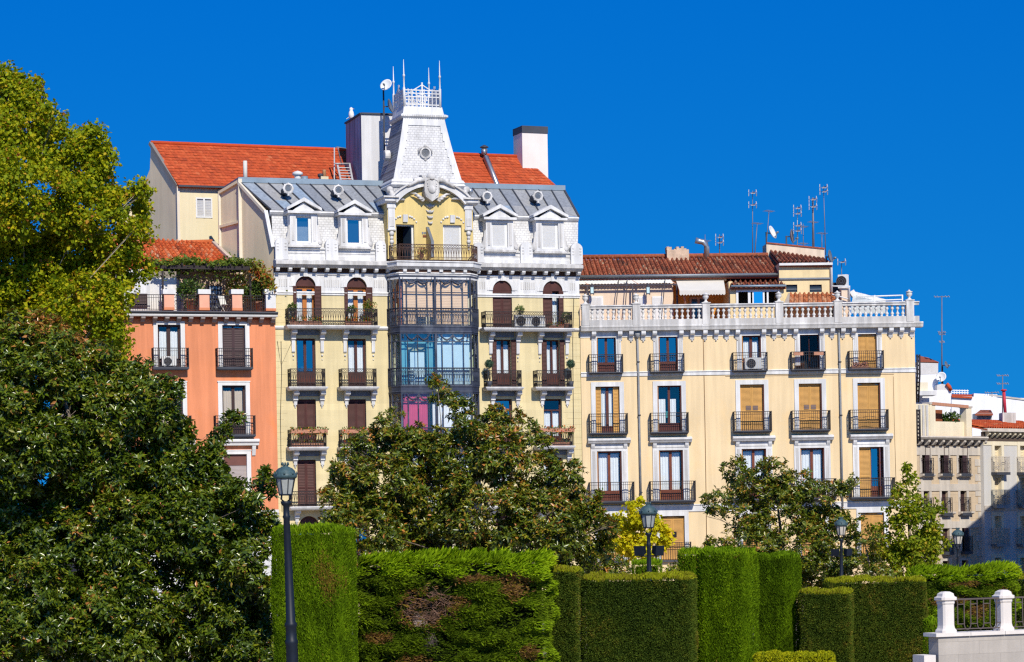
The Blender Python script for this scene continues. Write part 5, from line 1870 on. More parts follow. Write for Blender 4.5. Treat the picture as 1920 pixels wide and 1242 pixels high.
tag(bd.build('bird'), 'white bird perched on the top edge of the blank stair tower', 'bird')
lad = thing('roof_ladder', 'pale steel roof ladder with hand hoops leaning beside the stair tower', 'ladder', (0, 0, 0))
mb = MB()
LM = pm('ladder_steel', (0.5, 0.5, 0.5), 0.5, metal=0.3)
P0, P1, P2, P3 = wb.v(641, 348, -7.0), wb.v(663, 349, -7.0), wb.v(632, 307, -8.6), wb.v(655, 307, -8.6)
for p, q in ((P0, P2), (P1, P3)):
    mb.bar(wb.world(p), wb.world(q), 0.1, LM)
mb.build('stringer', lad)
for k in range(8):
    t = (k + 0.5) / 8
    MB().bar(wb.world(P0.lerp(P2, t)), wb.world(P1.lerp(P3, t)), 0.09, LM, 0.05).build('rung', lad)
mb = MB()
mb.bar(wb.world(wb.v(627, 348, -8.6)), wb.world(wb.v(627, 277, -8.6)), 0.07, LM)
mb.tube([wb.world(wb.v(x, y, -8.6)) for x, y in ((627, 300), (627, 278), (632, 276), (650, 279))], 0.035, GREYMET, 5)
mb.tube([wb.world(wb.v(x, y, -8.4)) for x, y in ((641, 310), (634, 280), (633, 275))], 0.035, GREYMET, 5)
mb.tube([wb.world(wb.v(x, y, -8.4)) for x, y in ((626, 307), (634, 307), (655, 307))], 0.04, LM, 5)
mb.build('hand_rail', lad)


def dish(label, pos, r, az, tilt, mast_bottom=None, mat=None, cat='satellite dish', armlen=1.0):
    """az: bearing of the axis from the camera-facing direction (degrees, positive to the right)"""
    a, e = rad(az), rad(tilt)
    ax = Vector((math.sin(a) * math.cos(e), -math.cos(a) * math.cos(e), math.sin(e)))
    t = thing('satellite_dish', label, cat, (0, 0, 0))
    pos = Vector(pos)
    MB().lathe(pos, [(r * q, r * 0.32 * q * q) for q in (0.02, 0.3, 0.55, 0.8, 1.0)] + [(r * q, r * 0.32 * q * q - 0.03) for q in (1.0, 0.8, 0.5, 0.02)], mat or WHITEP, 20, True, ax).build('reflector', t)
    mb = MB()
    dn = (Vector((0, 0, -1)) + ax * ax.z).normalized()
    f = pos + ax * r * 0.9 * armlen + dn * r * 0.35
    mb.bar(pos + dn * r * 0.9 + ax * 0.1, f, 0.04, GREYMET)
    mb.lathe(f, [(0.05, -0.08), (0.07, 0.0), (0.05, 0.1)], GREYMET, 8, True, -ax)
    mb.build('feed_arm', t)
    if mast_bottom is not None:
        mbp = Vector(mast_bottom)
        mb = MB()
        mb.tube([mbp, Vector((mbp.x, mbp.y, pos.z + 0.05))], 0.05, LEADD, 6)
        mb.bar(Vector((mbp.x, mbp.y, pos.z)), pos - ax * 0.05, 0.06, LEADD)
        mb.build('mast', t)
    return t


P_ = at(725, 161, 149.9)
dish('white satellite dish high on a mast beside the ornate white tower', P_, 0.37, -25, 25, at(722, 345, 150.3))
P_ = at(729, 200, 150.0)
dish('grey satellite dish seen edge on below the mast dish at the tower', P_, 0.42, 78, 15, P_ + Vector((-0.3, 0, -4)), GREYMET)

# flower boxes, topiary and air conditioners on the white building's balconies
GP = 'flower boxes on the pale yellow building'
for (o_, a, b_, z0, zt), lab, lab2 in ((shortC[0], 'red geranium box along the rail of the far left balcony with closed brown shutters', 'red geraniums of the far left balcony'),
                                (shortC[1], 'geranium box on a balcony half hidden by the magnolia, second column', 'geranium box half hidden by the magnolia'),
                                (shortC[3], 'green and red flower box on the right hand balcony beside the cream building', 'flower box nearest the cream building')):
    planter('flower_box', lab, wb.world(((a + b_) / 2, -0.86, zt - 0.2)), b_ - a + 0.1, wb.a, n=380, h=0.2, leaf=0.12, fz=0.14, hang=0.28, group=GP)
    planter('flower_box', 'low floor trough behind the ' + lab2, wb.world(((a + b_) / 2, -0.45, z0)), b_ - a - 0.2, wb.a, n=200, h=0.2, leaf=0.11, fz=0.25, group=GP)
o_, a, b_, z0, zt = long1
for f0_, f1_, lab in ((0.02, 0.38, 'terracotta trough of trailing plants at the left end of the long arched balcony'), (0.64, 0.93, 'terracotta trough at the right end of the long arched balcony')):
    planter('flower_box', lab, wb.world((a + (b_ - a) * (f0_ + f1_) / 2, -0.6, z0)), (b_ - a) * (f1_ - f0_), wb.a, n=260, h=0.22, leaf=0.11, fz=0.3, group=GP)
for f_, r_, zz_, lab in ((0.93, 0.36, 0.95, 'bushy pale green plant topping the right end of the long arched balcony'), (0.72, 0.22, 0.75, 'small leafy plant before the second arched door'), (0.05, 0.2, 0.85, 'thin sprig plant at the left end of the long arched balcony')):
    pot_plant('potted_plant', lab, 'plant', wb.world((a + (b_ - a) * f_, -0.5, z0)), 0.15, 0.4, r_, zz_ + 0.15, LEAF_VINE if f_ > 0.9 else LEAF_POT, 110, 0.13, group='potted plants on the long arched balcony')
o_, a, b_, z0, zt = long2
ac_unit('left of two white air conditioners on the arched balcony at right', wb.world((wb.u(978, 600, 0.4), -0.45, z0)), wb.a, 0.9, 0.75, 0.3)
ac_unit('right of two white air conditioners on the arched balcony at right', wb.world((wb.u(1006, 600, 0.4), -0.45, z0)), wb.a, 0.9, 0.72, 0.3)
planter('flower_box', 'small red flower trough right of the air conditioners on the arched balcony', wb.world((wb.u(1042, 610, 0.5), -0.5, z0)), 0.9, wb.a, n=110, h=0.15, leaf=0.1, fz=0.2, group=GP)
pot_plant('potted_plant', 'spindly dark plant rising behind the air conditioners', 'plant', wb.world((wb.u(977, 600, 0.3), -0.15, z0)), 0.12, 0.3, 0.22, 1.1, LEAF_POT, 60, 0.12)
pot_plant('potted_plant', 'leafy plant at the right end of the arched balcony with air conditioners', 'plant', wb.world((wb.u(1062, 600, 0.4), -0.45, z0)), 0.14, 0.3, 0.25, 0.7, LEAF_POT, 90, 0.12)
TOP = attr_mat('topiary_leaf', [(0, (0.02, 0.05, 0.03)), (1, (0.06, 0.12, 0.06))], 0.6)
for (o_, a, b_, z0, zt), px_, lab in ((shortB[2], 917, 'clipped ball topiary at the left end of a balcony, beside the glazed bay'), (shortB[3], 1070, 'clipped ball topiary at the right edge of the pale yellow building')):
    v = wb.v(px_, 683, 0.65)
    t = thing('topiary', lab, 'topiary', wb.world((v.x, v.y, z0)), wb.a, 'ball topiaries on the balconies')
    MB().lathe((0, 0, 0), [(0.12, 0), (0.17, 0.32), (0.15, 0.32), (0.02, 0.3)], LEADD, 10).build('pot', t)
    MB().tube([(0, 0, 0.3), (0, 0, v.z - z0)], 0.025, pm('twig', (0.12, 0.08, 0.05)), 5).build('stem', t)
    leaf_obj('crown', [leafball((0, 0, v.z - z0), 0.235, 900, 0.07)], TOP, parent=t)
    o = MB().ball((0, 0, v.z - z0), 0.2, TOP, 12).build('core', t)
for px_, lab in ((797, 'orange flowering pot plant behind the top balcony rail under the cartouche'),):
    v = wb.v(px_, 478, nf + 0.5)
    pot_plant('potted_plant', lab, 'plant', wb.world((v.x - 0.2, v.y, zb)), 0.14, 0.25, 0.25, 0.4, LEAF_FLOWER, 90, 0.1)
# ------------------------------------------------------------------ cream building, right
rb = Bld('apartment_building', 'wide cream stucco building with white balustrade and tiled attic right of the pale yellow one', 1091, 148, 3)
PEACH = pm('peach_stucco', (0.80, 0.615, 0.365), 0.9, var=0.07, scale=0.3, streak=0.11, bump=0.12, stain=(0.82, 0.55, 0.25), stain_amt=0.6)
RR = rb.u(1718, 800)
COLX = [(1119, 1155), (1235, 1271), (1391, 1427), (1500, 1537), (1609, 1644)]
rows = {'a': [(1119, 631, 1155, 699), (1235, 631, 1271, 698), (1391, 629, 1427, 696), (1500, 627, 1537, 695), (1609, 625, 1644, 692)],
        'b': [(1117, 725, 1162, 813), (1233, 724, 1278, 812), (1388, 722, 1433, 808), (1498, 719, 1541, 808), (1608, 717, 1651, 804)],
        'c': [(1120, 848, 1166, 942), (1236, 846, 1281, 941), (1391, 842, 1437, 936), (1501, 839, 1546, 934), (1611, 836, 1657, 931)],
        'd': [(1124, 970, 1168, 1052), (1239, 968, 1284, 1051), (1393, 966, 1438, 1048), (1503, 963, 1548, 1046), (1614, 960, 1658, 1043)]}
R_ = {}
for k, L in rows.items():
    rs = [rb.rect(*x) for x in L]
    z0 = sum(r[2] for r in rs) / 5
    z1 = sum(r[3] for r in rs) / 5
    for i, r in enumerate(rs):
        R_[k + str(i)] = (r[0], r[1], z0, z1)
zTop = rb.z(1400, 608)
zR0 = rb.z(1400, 627)
mb = MB()
wall(mb, 0.0, RR, 0, zTop, list(R_.values()), PEACH, 0.26, rmat=WHITE)
mb.quad((RR, 0, 0), (RR, 12, 0), (RR, 12, zTop), (RR, 0, zTop), PEACH)
mb.quad((0, 12, 0), (RR, 12, 0), (RR, 12, zTop), (0, 12, zTop), PEACH)
mb.box(0.0, RR, 0.3, 12, zTop - 0.3, zTop + 0.05, TERRA)
mb.build('wall', rb.root)
zs1 = rb.z(1400, 698)
zs2 = rb.z(1400, 952)
for zt, h, px_ in ((zs1 + 0.12, 0.26, 0.05), (zs2 + 0.25, 0.42, 0.06)):
    mb = MB()
    mb.px([(0, zt), (-px_ - 0.03, zt), (-px_ - 0.05, zt - 0.05), (-px_, zt - 0.07), (-px_, zt - h), (0, zt - h)], 0.0, RR + 0.02, WHITE)
    mb.build('string_course', rb.root)
mb = MB()
mb.box(0.0, RR, -0.035, 0.0, zR0 - 0.08, zTop - 0.22, WHITE)
mb.build('architrave', rb.root)
zcr = rb.z(1400, 607, 0.8)
mb = MB()
mb.px([(0.2, zcr + 0.02), (-0.46, zcr + 0.02), (-0.48, zcr - 0.06), (-0.44, zcr - 0.14), (-0.40, zcr - 0.28), (-0.3, zcr - 0.30), (0.2, zcr - 0.30)], 0.02, RR + 0.42, WHITE2)
mb.build('cornice', rb.root)
mods = [1114, 1163, 1184, 1207, 1228, 1278, 1299, 1323, 1344, 1364, 1384, 1433, 1453, 1473, 1493, 1542, 1562, 1582, 1602, 1651, 1672, 1692, 1712]
for px_ in mods:
    x = rb.u(px_, 618, 0.4)
    mb = MB()
    zt = zcr - 0.301
    mb.px([(0, zt), (-0.36, zt), (-0.36, zt - 0.16), (-0.30, zt - 0.24), (-0.18, zt - 0.27), (-0.10, zt - 0.40), (-0.05, zt - 0.52), (0, zt - 0.54)], x - 0.125, x + 0.125, WHITE)
    mb.ball((x, -0.04, zt - 0.58), 0.055, WHITE2, 6)
    mb.build('bracket', rb.root)
# window surrounds, windows, balconies
for i in range(5):
    a, b_, c, d = R_['a%d' % i]
    mb = MB()
    for x0, x1 in ((a - 0.30, a), (b_, b_ + 0.30)):
        mb.box(x0, x1, -0.05, 0.0, c, zR0 + 0.1, WHITE)
        mb.box(x0 + 0.09, x1 - 0.09, -0.075, -0.05, c + 0.9, zR0 - 0.25, WHITE2)
    mb.build('surround', rb.root)
    a, b_, c, d = R_['b%d' % i]
    mb = MB()
    for x0, x1 in ((a - 0.26, a), (b_, b_ + 0.26)):
        mb.box(x0, x1, -0.06, 0.0, c, d + 0.26, WHITE)
    mb.box(a, b_, -0.06, 0.0, d, d + 0.26, WHITE)
    mb.build('surround', rb.root)
    a, b_, c, d = R_['c%d' % i]
    mb = MB()
    wt = 0.36
    for x0, x1 in ((a - wt, a), (b_, b_ + wt)):
        mb.box(x0, x1, -0.07, 0.0, c, d + 0.45, WHITE)
        mb.box(x0 + 0.1, x1 - 0.1, -0.09, -0.07, c + 0.2, d, WHITE2)
    mb.box(a, b_, -0.07, 0.0, d, d + 0.45, WHITE)
    mb.box(a - wt + 0.06, b_ + wt - 0.06, -0.09, -0.071, d + 0.15, d + 0.2, WHITE2)
    zt = d + 0.45
    for e in (a - wt + 0.13, b_ + wt - 0.13):
        mb.px([(0, zt), (-0.22, zt), (-0.18, zt - 0.16), (-0.1, zt - 0.3), (0, zt - 0.32)], e - 0.1, e + 0.1, WHITE)
    mb.px([(0, zt + 0.32), (-0.12, zt + 0.32), (-0.40, zt + 0.24), (-0.40, zt + 0.16), (-0.32, zt + 0.08), (-0.26, zt), (0, zt)], a - wt - 0.16, b_ + wt + 0.16, WHITE)
    mb.build('surround', rb.root)
    a, b_, c, d = R_['d%d' % i]
    mb = MB()
    for x0, x1 in ((a - 0.24, a), (b_, b_ + 0.24)):
        mb.box(x0, x1, -0.06, 0.0, c, d + 0.24, WHITE)
    mb.box(a, b_, -0.06, 0.0, d, d + 0.24, WHITE)
    mb.build('surround', rb.root)
OCHD = pm('ochre_frame', (0.40, 0.19, 0.05), 0.6, var=0.15, scale=2)
WD2 = pm('dark_red_wood', (0.11, 0.030, 0.020), 0.5, var=0.2, scale=3)


def jamb(o, r, left=True, right=True):
    a, b_, c, d = r
    if left:
        MB().box(a, a + 0.06, 0.0, 0.21, c, d, OCHD).build('shutter', o)
    if right:
        MB().box(b_ - 0.06, b_, 0.0, 0.21, c, d, WD2).build('shutter', o)  # dark strip paints in the shaded right reveal, no shutter leaf here


def pair(o, r, y, mat, arched=False, gap=False, holes=False):
    a, b_, c, d = r
    m = (a + b_) / 2
    dd_ = d - (0.16 if arched else 0.03)
    shutter(o, a + 0.02, m - 0.004, c + 0.02, dd_, y, mat, slat=0.065)
    shutter(o, m + 0.004, b_ - 0.02, c + 0.02, dd_, y, mat, slat=0.065)
    if arched:
        for s_ in (-1, 1):
            x0 = m + s_ * 0.004
            x1 = m + s_ * (m - a - 0.02)
            MB().py([(x0, dd_ + 0.001), (x1, dd_ + 0.001), (x1, dd_ + 0.03), (x0, dd_ + 0.13)], y, y + 0.045, mat).build('shutter', o)
    if holes:
        for s_ in (-1, 1):
            x = m + s_ * 0.2
            z = c + (d - c) * 0.5
            blind(o, x - 0.15, x + 0.15, z - 0.13, z + 0.13, y - 0.012, pm('grey_louvre_dark', (0.20, 0.14, 0.12), 0.8), name='vent_panel', step=0.07)


for k in ('a0', 'a1'):
    o = window(rb, R_[k], WD2, GLASS, 0.24, panel=0.30, center=0.14, stile=0.09, transom=None, room=BLUEROOM)
    jamb(o, R_[k], True, k == 'a1')
o = window(rb, R_['a2'], WD2, GLASSL, 0.24, panel=0.36, center=0.16, stile=0.12, curt=[(0.05, 0.95, 0.34, 0.85)])
jamb(o, R_['a2'])
a, b_, c, d = R_['a3']
o = window(rb, R_['a3'], WD2, glass('open_dark', (0.9, 0.9, 0.9), 0.02), 0.26, panel=0.0, center=0.02, stile=0.07)
o = window(rb, R_['a4'], OCHD, GLASS, 0.24)
pair(o, R_['a4'], 0.16, OCHRE, True)
o = window(rb, R_['b0'], WD2, GLASSL, 0.25, panel=0.16, center=0.16, stile=0.08, curt=[(0.24, 0.46, 0.14, 0.92), (0.54, 0.74, 0.14, 0.92)])
a, b_, c, d = R_['b0']
for x0, x1 in ((a + 0.02, a + 0.33), (b_ - 0.36, b_ - 0.05)):
    shutter(o, x0, x1, c + 0.05, d - 0.04, 0.15, OCHRE, slat=0.08)
o = window(rb, R_['b1'], WD2, GLASSL, 0.25, panel=0.2, center=0.13, stile=0.08, curt=[(0.08, 0.36, 0.2, 0.72), (0.54, 0.8, 0.2, 0.72)], room=TEALCL)
jamb(o, R_['b1'])
for k, ar, ho in (('b2', 0, 1), ('b3', 0, 1), ('b4', 1, 0)):
    o = window(rb, R_[k], OCHD, GLASS, 0.25)
    pair(o, R_[k], 0.15, OCHRE, bool(ar), holes=bool(ho))
    jamb(o, R_[k], False, True)
for k in ('c0', 'c1', 'c2', 'c3'):
    o = window(rb, R_[k], WOODR, GLASSL, 0.22, panel=0.22, center=0.15, stile=0.10, curt=[(0.09, 0.47, 0.14, 0.95), (0.53, 0.9, 0.14, 0.95)])
    jamb(o, R_[k])
o = window(rb, R_['c4'], WOODR, GLASS, 0.30, panel=0.22, stile=0.1)
a, b_, c, d = R_['c4']
shutter(o, a + 0.02, (a + b_) / 2 - 0.02, c, d - 0.02, 0.14, OCHRE, slat=0.07)
MB().box(b_ - 0.24, b_ - 0.18, 0.0, 0.28, c, d, WOODR).build('shutter', o)
for i in range(5):
    k = 'd%d' % i
    o = window(rb, R_[k], OCHD, GLASS, 0.22)
    pair(o, R_[k], 0.13, OCHRE, True)
    if i == 1:
        a, b_, c, d = R_[k]
        z = c + (d - c) * 0.58
        MB().box((a + b_) / 2 + 0.02, (a + b_) / 2 + 0.24, 0.09, 0.125, z - 0.14, z + 0.16, DARK).build('hatch', o)


def rbalc(x0, x1, r, proj, h, wave=False, thick=0.11):
    z0 = r[2] + 0.03
    a, b_ = rb.u(x0, 800, proj), rb.u(x1, 800, proj)
    mb = MB()
    mb.box(a - 0.02, b_ + 0.02, -proj - 0.02, 0.0, z0 - thick * 0.55, z0, LEADD)
    mb.px([(0, z0 - thick * 0.551), (-proj + 0.01, z0 - thick * 0.551), (-proj + 0.05, z0 - thick), (0, z0 - thick)], a + 0.02, b_ - 0.02, LEADD)
    o = mb.build('balcony', rb.root)
    rail(o, [(a, -0.02), (a, -proj), (b_, -proj), (b_, -0.02)], z0, z0 + h, IRON, wave=wave, sp=0.12)
    return o, a, b_, z0, z0 + h


BA, BB, BC = {}, {}, {}
for i, (x0, x1) in enumerate(((1107, 1170), (1222, 1285), (1377, 1441), (1487, 1550), (1595, 1659))):
    BA[i] = rbalc(x0, x1, R_['a%d' % i], 0.48, 1.0, wave=(i == 4))
for i, (x0, x1) in enumerate(((1106, 1177), (1221, 1291), (1377, 1447), (1486, 1557), (1595, 1666))):
    BB[i] = rbalc(x0, x1, R_['b%d' % i], 0.5, 1.08, wave=(i in (3, 4)), thick=0.14)
for i, (x0, x1) in enumerate(((1104, 1187), (1218, 1302), (1373, 1456), (1484, 1566), (1595, 1676))):
    BC[i] = rbalc(x0, x1, R_['c%d' % i], 0.62, 1.08, thick=0.16)
for i in range(5):
    a, b_, c, d = R_['d%d' % i]
    mb = MB()
    mb.box(a - 0.3, b_ + 0.35, -0.2, 0, c - 0.1, c, LEADD)
    o = mb.build('balcony', rb.root)
    rail(o, [(a - 0.28, -0.02), (a - 0.28, -0.18), (b_ + 0.33, -0.18), (b_ + 0.33, -0.02)], c, c + 1.02, IRON, sp=0.13)
# drain pipes and cracks
PIPEM = pm('painted_pipe', (0.27, 0.28, 0.29), 0.6, var=0.15, scale=3)
for xs, ys in (((1195, 1197, 1199, 1202), (628, 700, 800, 945)), ((1573, 1575, 1577, 1580), (616, 700, 800, 950))):
    mb = MB()
    top = rb.v(xs[0], ys[0], 0.12)
    mb.lathe(top, [(0.06, -0.25), (0.16, 0.0), (0.16, 0.08), (0.03, 0.08)], PIPEM, 10)
    mb.tube([rb.v(x, y, 0.12) for x, y in zip(xs, ys)], 0.058, PIPEM, 8)
    for x, y in zip(xs[1:], ys[1:]):
        v = rb.v(x, y - 20, 0.12)
        mb.lathe(v, [(0.07, 0), (0.09, 0.0), (0.09, 0.07), (0.07, 0.07)], LEADD, 8)
    mb.build('drain_pipe', rb.root)
mb = MB()
mb.tube([rb.v(x, y, 0.012) for x, y in ((1318, 607), (1320, 700), (1322, 800), (1324, 930), (1325, 1030))], 0.022, pm('crack', (0.30, 0.19, 0.10), 0.9), 4)
mb.tube([rb.v(x, y, 0.012) for x, y in ((1675, 706), (1677, 800), (1680, 900))], 0.012, pm('crack', (0.30, 0.19, 0.10)), 4)
mb.tube([rb.v(x, y, 0.012) for x, y in ((1360, 706), (1676, 702))], 0.012, pm('crack', (0.30, 0.19, 0.10)), 4)
mb.tube([rb.v(x, y, 0.05) for x, y in ((1435, 628), (1460, 632), (1492, 628))], 0.014, CABLE, 4)
mb.build('crack', rb.root)
# balustrade with pedestals and urns
zb0, zb1 = rb.z(1400, 601, 0.3), rb.z(1400, 571, 0.3)
yb = -0.32
mb = MB()
mb.box(0.04, RR + 0.2, yb - 0.12, yb + 0.32, zcr + 0.022, zcr + 0.34, WHITE2)
mb.box(0.04, RR + 0.2, yb - 0.08, yb + 0.26, zb1 - 0.16, zb1 - 0.02, WHITE2)
mb.px([(yb - 0.14, zb1 - 0.02), (yb - 0.10, zb1 + 0.05), (yb + 0.28, zb1 + 0.05), (yb + 0.32, zb1 - 0.02)], 0.04, RR + 0.22, WHITE2)
bal = mb.build('balustrade', rb.root)
pedx = [1098, 1193, 1324, 1461, 1571, 1706]
ped_u = [rb.u(x, 590, 0.32) for x in pedx]
for pu in ped_u:
    mb = MB()
    mb.box(pu - 0.22, pu + 0.22, yb - 0.16, yb + 0.36, zcr + 0.022, zb1 + 0.08, WHITE2)
    mb.box(pu - 0.26, pu + 0.26, yb - 0.19, yb + 0.38, zb1 + 0.08, zb1 + 0.14, WHITE2)
    mb.build('pedestal', bal)
ub = MB()
ub.lathe((0, 0, 0), [(0.2, 0), (0.17, 0.06), (0.08, 0.14), (0.08, 0.22), (0.19, 0.34), (0.22, 0.46), (0.17, 0.56), (0.24, 0.60), (0.24, 0.64), (0.1, 0.69), (0.05, 0.76), (0.01, 0.8)], WHITE2, 12)
u0 = ub.build('urn', bal)
for i, pu in enumerate(ped_u):
    o = u0 if i == 0 else dup(u0, bal)
    o.scale = (0.82, 0.82, 0.76)
    o.location = (pu, yb + 0.1, zb1 + 0.14)
hB = zb1 - 0.16 - (zcr + 0.34)
b_mb = MB()
b_mb.lathe((0, 0, 0), [(0.085, 0), (0.085, 0.05), (0.05, 0.07), (0.05, hB * 0.12), (0.115, hB * 0.27), (0.05, hB * 0.42), (0.036, hB * 0.47), (0.05, hB * 0.5), (0.036, hB * 0.53), (0.05, hB * 0.58), (0.115, hB * 0.73), (0.05, hB * 0.88), (0.05, hB - 0.07), (0.085, hB - 0.05), (0.085, hB)], WHITE2, 8)
b0 = b_mb.build('baluster', bal)
first = True
for i in range(5):
    x0, x1 = ped_u[i] + 0.24, ped_u[i + 1] - 0.24
    n = max(3, int((x1 - x0) / 0.30))
    for k in range(n):
        o = b0 if first else dup(b0, bal)
        first = False
        o.location = (x0 + (x1 - x0) * (k + 0.5) / n, yb + 0.09, zcr + 0.34)

# attic behind the balustrade
na = -3.2
zfl = zTop + 0.05
AWALL = pm('attic_pink', (0.76, 0.60, 0.45), 0.9, var=0.05, scale=0.8, streak=0.06)
AYEL = pm('attic_yellow', (0.80, 0.64, 0.36), 0.9, var=0.08, scale=0.8, streak=0.08, stain=(0.45, 0.34, 0.2), stain_amt=0.4)
AORG = pm('attic_orange', (0.66, 0.30, 0.06), 0.9, var=0.06)
ua, ub_ = 0.02, rb.u(1462, 540, na)
zea = rb.z(1280, 516, na + 0.4)
mb = MB()
xA = rb.u(1262, 550, na)
mb.box(ua, xA, 3.2, 8.0, zfl, zea - 0.02, AWALL)
mb.box(xA, ub_, 4.6, 8.0, zfl, zea - 0.02, AORG)
mb.box(xA, rb.u(1362, 530, na), 3.2, 4.59, rb.z(1300, 527, na), zea - 0.02, AYEL)
mb.box(rb.u(1362, 540, na), rb.u(1369, 540, na), 2.2, 4.59, zfl, rb.z(1365, 531, na), AYEL)
mb.build('attic_wall', rb.root)
for (x0, x1, y0, y1) in ((1104, 1131, 556, 600), (1196, 1208, 556, 600), (1223, 1243, 556, 600)):
    r = rb.rect(x0, y0, x1, y1, na)
    mb = MB()
    mb.box(r[0], r[1], 3.12, 3.199, zfl, r[3], WHITEP)
    mb.box(r[0] + 0.08, r[1] - 0.08, 3.10, 3.119, zfl + 0.1, r[3] - 0.08, WHITE)
    mb.build('attic_door', rb.root)
r = rb.rect(1293, 558, 1326, 600, -4.6)
mb = MB()
mb.box(r[0], r[1], 4.5, 4.599, zfl, r[3], pm('attic_frame', (0.5, 0.33, 0.24), 0.8))
o = mb.build('attic_door', rb.root)
m = (r[0] + r[1]) / 2
for x0, x1 in ((r[0] + 0.12, m - 0.08), (m + 0.08, r[1] - 0.12)):
    MB().box(x0, x1, 4.47, 4.499, zfl + 0.2, r[3] - 0.12, pm('door_glass_blue', (0.02, 0.05, 0.09), 0.1, spec=0.8)).build('pane', o)
eA, eB = Vector((ua, 2.95, zea)), Vector((ub_ + 0.1, 2.95, zea))
rA, rB_ = rb.v(1090, 482, -6.5), rb.v(1440, 478, -6.5)
zrr = (rA.z + rB_.z) / 2 - 0.05
tile_roof('roof', rb.root, eA, eB, (rB_.x, 6.5, zrr), (ua, 6.5, zrr), 44, 10, 0.12, TILE_OLD, edge=0.02)
mb = MB()
mb.tube([(ua, 6.5, zrr + 0.05), (rB_.x, 6.5, zrr + 0.05)], 0.13, pm('old_ridge', (0.34, 0.10, 0.05), 0.95, var=0.4, scale=8), 8)
mb.tube([(ua, 2.88, zea - 0.02), (ub_, 2.88, zea - 0.02)], 0.09, GREYMET, 8)
mb.box(ua, ub_, 2.92, 3.2, zea - 0.16, zea - 0.05, pm('soffit', (0.22, 0.17, 0.15), 0.9))
mb.build('gutter', rb.root)
# crumbling chimney, elbow flue
cbx = rb.rect(1250, 466, 1291, 486, -6.2)
mb = MB()
mb.box(cbx[0], cbx[1], 6.0, 6.9, cbx[2] - 0.3, cbx[3] - 0.12, pm('old_chimney', (0.62, 0.46, 0.33), 0.95, var=0.3, scale=3, bump=0.6))
for k in range(9):
    x = cbx[0] + (cbx[1] - cbx[0]) * (k + 0.5) / 9
    mb.box(x - 0.09, x + 0.07, 6.02, 6.88, cbx[3] - 0.12, cbx[3] - 0.12 + RNG.uniform(0.02, 0.22), pm('old_chimney', (0.6, 0.4, 0.3)))
mb.build('chimney', rb.root)
mb = MB()
pp = [rb.v(x, y, -6.3) for x, y in ((1325, 486), (1325, 464), (1323, 458), (1318, 454), (1312, 453), (1304, 451))]
mb.tube(pp, [0.17, 0.17, 0.17, 0.17, 0.17, 0.19], GREYSTEEL, 12)
mb.build('flue', rb.root)
# pergola frame with corrugated sheet over the pink terrace, two lanterns
pgx = thing('terrace_canopy', 'thin metal canopy frame with white corrugated sheet on the attic terrace', 'canopy', rb.P, rb.a)
DKM = pm('dark_steel', (0.05, 0.04, 0.05), 0.5, var=0.2)
zq1, zq0 = rb.z(1180, 525, -3.15), rb.z(1180, 535, -2.8)
mb = MB()
x0, x1 = ua + 0.1, rb.u(1275, 535, -2.6)
mb.bar((x0, 3.1, zq1), (x1 - 0.8, 3.1, zq1), 0.08, DKM)
mb.bar((x0, 2.8, zq0), (x1, 2.8, zq0), 0.09, DKM)
for px_ in (1106, 1178, 1200, 1270):
    u_ = rb.u(px_, 535, -2.6)
    mb.bar((u_, 2.8, zq0), (u_ - 0.5, 3.1, zq1), 0.07, DKM if px_ in (1178,) else TERRA)
mb.build('frame', pgx)
for px_ in (1102, 1187, 1270):
    u_ = rb.u(px_, 560, -2.6)
    MB().bar((u_, 2.6, zfl), (u_, 2.8, zq0), 0.09, DKM).build('post', pgx)
for px_, p2 in ((1160, 1150), (1176, 1169), (1247, 1238)):
    a_, b_ = rb.v(px_, 524, -2.8), rb.v(p2, 574, -2.6)
    MB().bar(a_, (b_.x, b_.y, zfl), 0.05, DKM).build('strut', pgx)
mb = MB()
nS = 60
for k in range(nS):
    xa, xb = x0 + (x1 - 0.3 - x0) * k / nS, x0 + (x1 - 0.3 - x0) * (k + 1) / nS
    h = 0.04 * (k % 2)
    h2 = 0.04 * ((k + 1) % 2)
    mb.quad((xa, 2.85, zq0 + 0.08 + h), (xb, 2.85, zq0 + 0.08 + h2), (xb - 0.25, 3.1, zq1 + 0.06 + h2), (xa - 0.25, 3.1, zq1 + 0.06 + h), pm('corrugated_sheet', (0.72, 0.70, 0.64), 0.7, var=0.1))
mb.build('sheet', pgx)
for px_, lab in ((1110, 'left'), (1215, 'right')):
    v = rb.v(px_, 544, -2.6)
    t = thing('hanging_lantern', '%s of two pale lanterns hanging under the attic canopy frame' % lab, 'lantern', rb.world(v), rb.a, 'lanterns under the attic canopy')
    mb = MB()
    mb.lathe((0, 0, 0.16), [(0.12, 0), (0.05, 0.12), (0.02, 0.26)], LEADD, 6, False)
    mb.box(-0.12, 0.12, -0.12, 0.12, -0.24, -0.20, LEADD)
    for sx in (-0.1, 0.1):
        for sy in (-0.1, 0.1):
            mb.bar((sx, sy, -0.3), (sx, sy, 0.16), 0.025, LEADD)
    mb.build('frame', t)
    MB().box(-0.09, 0.09, -0.09, 0.09, -0.20, 0.16, pm('lantern_glass', (0.55, 0.72, 0.72), 0.15, spec=0.6)).build('glass', t)
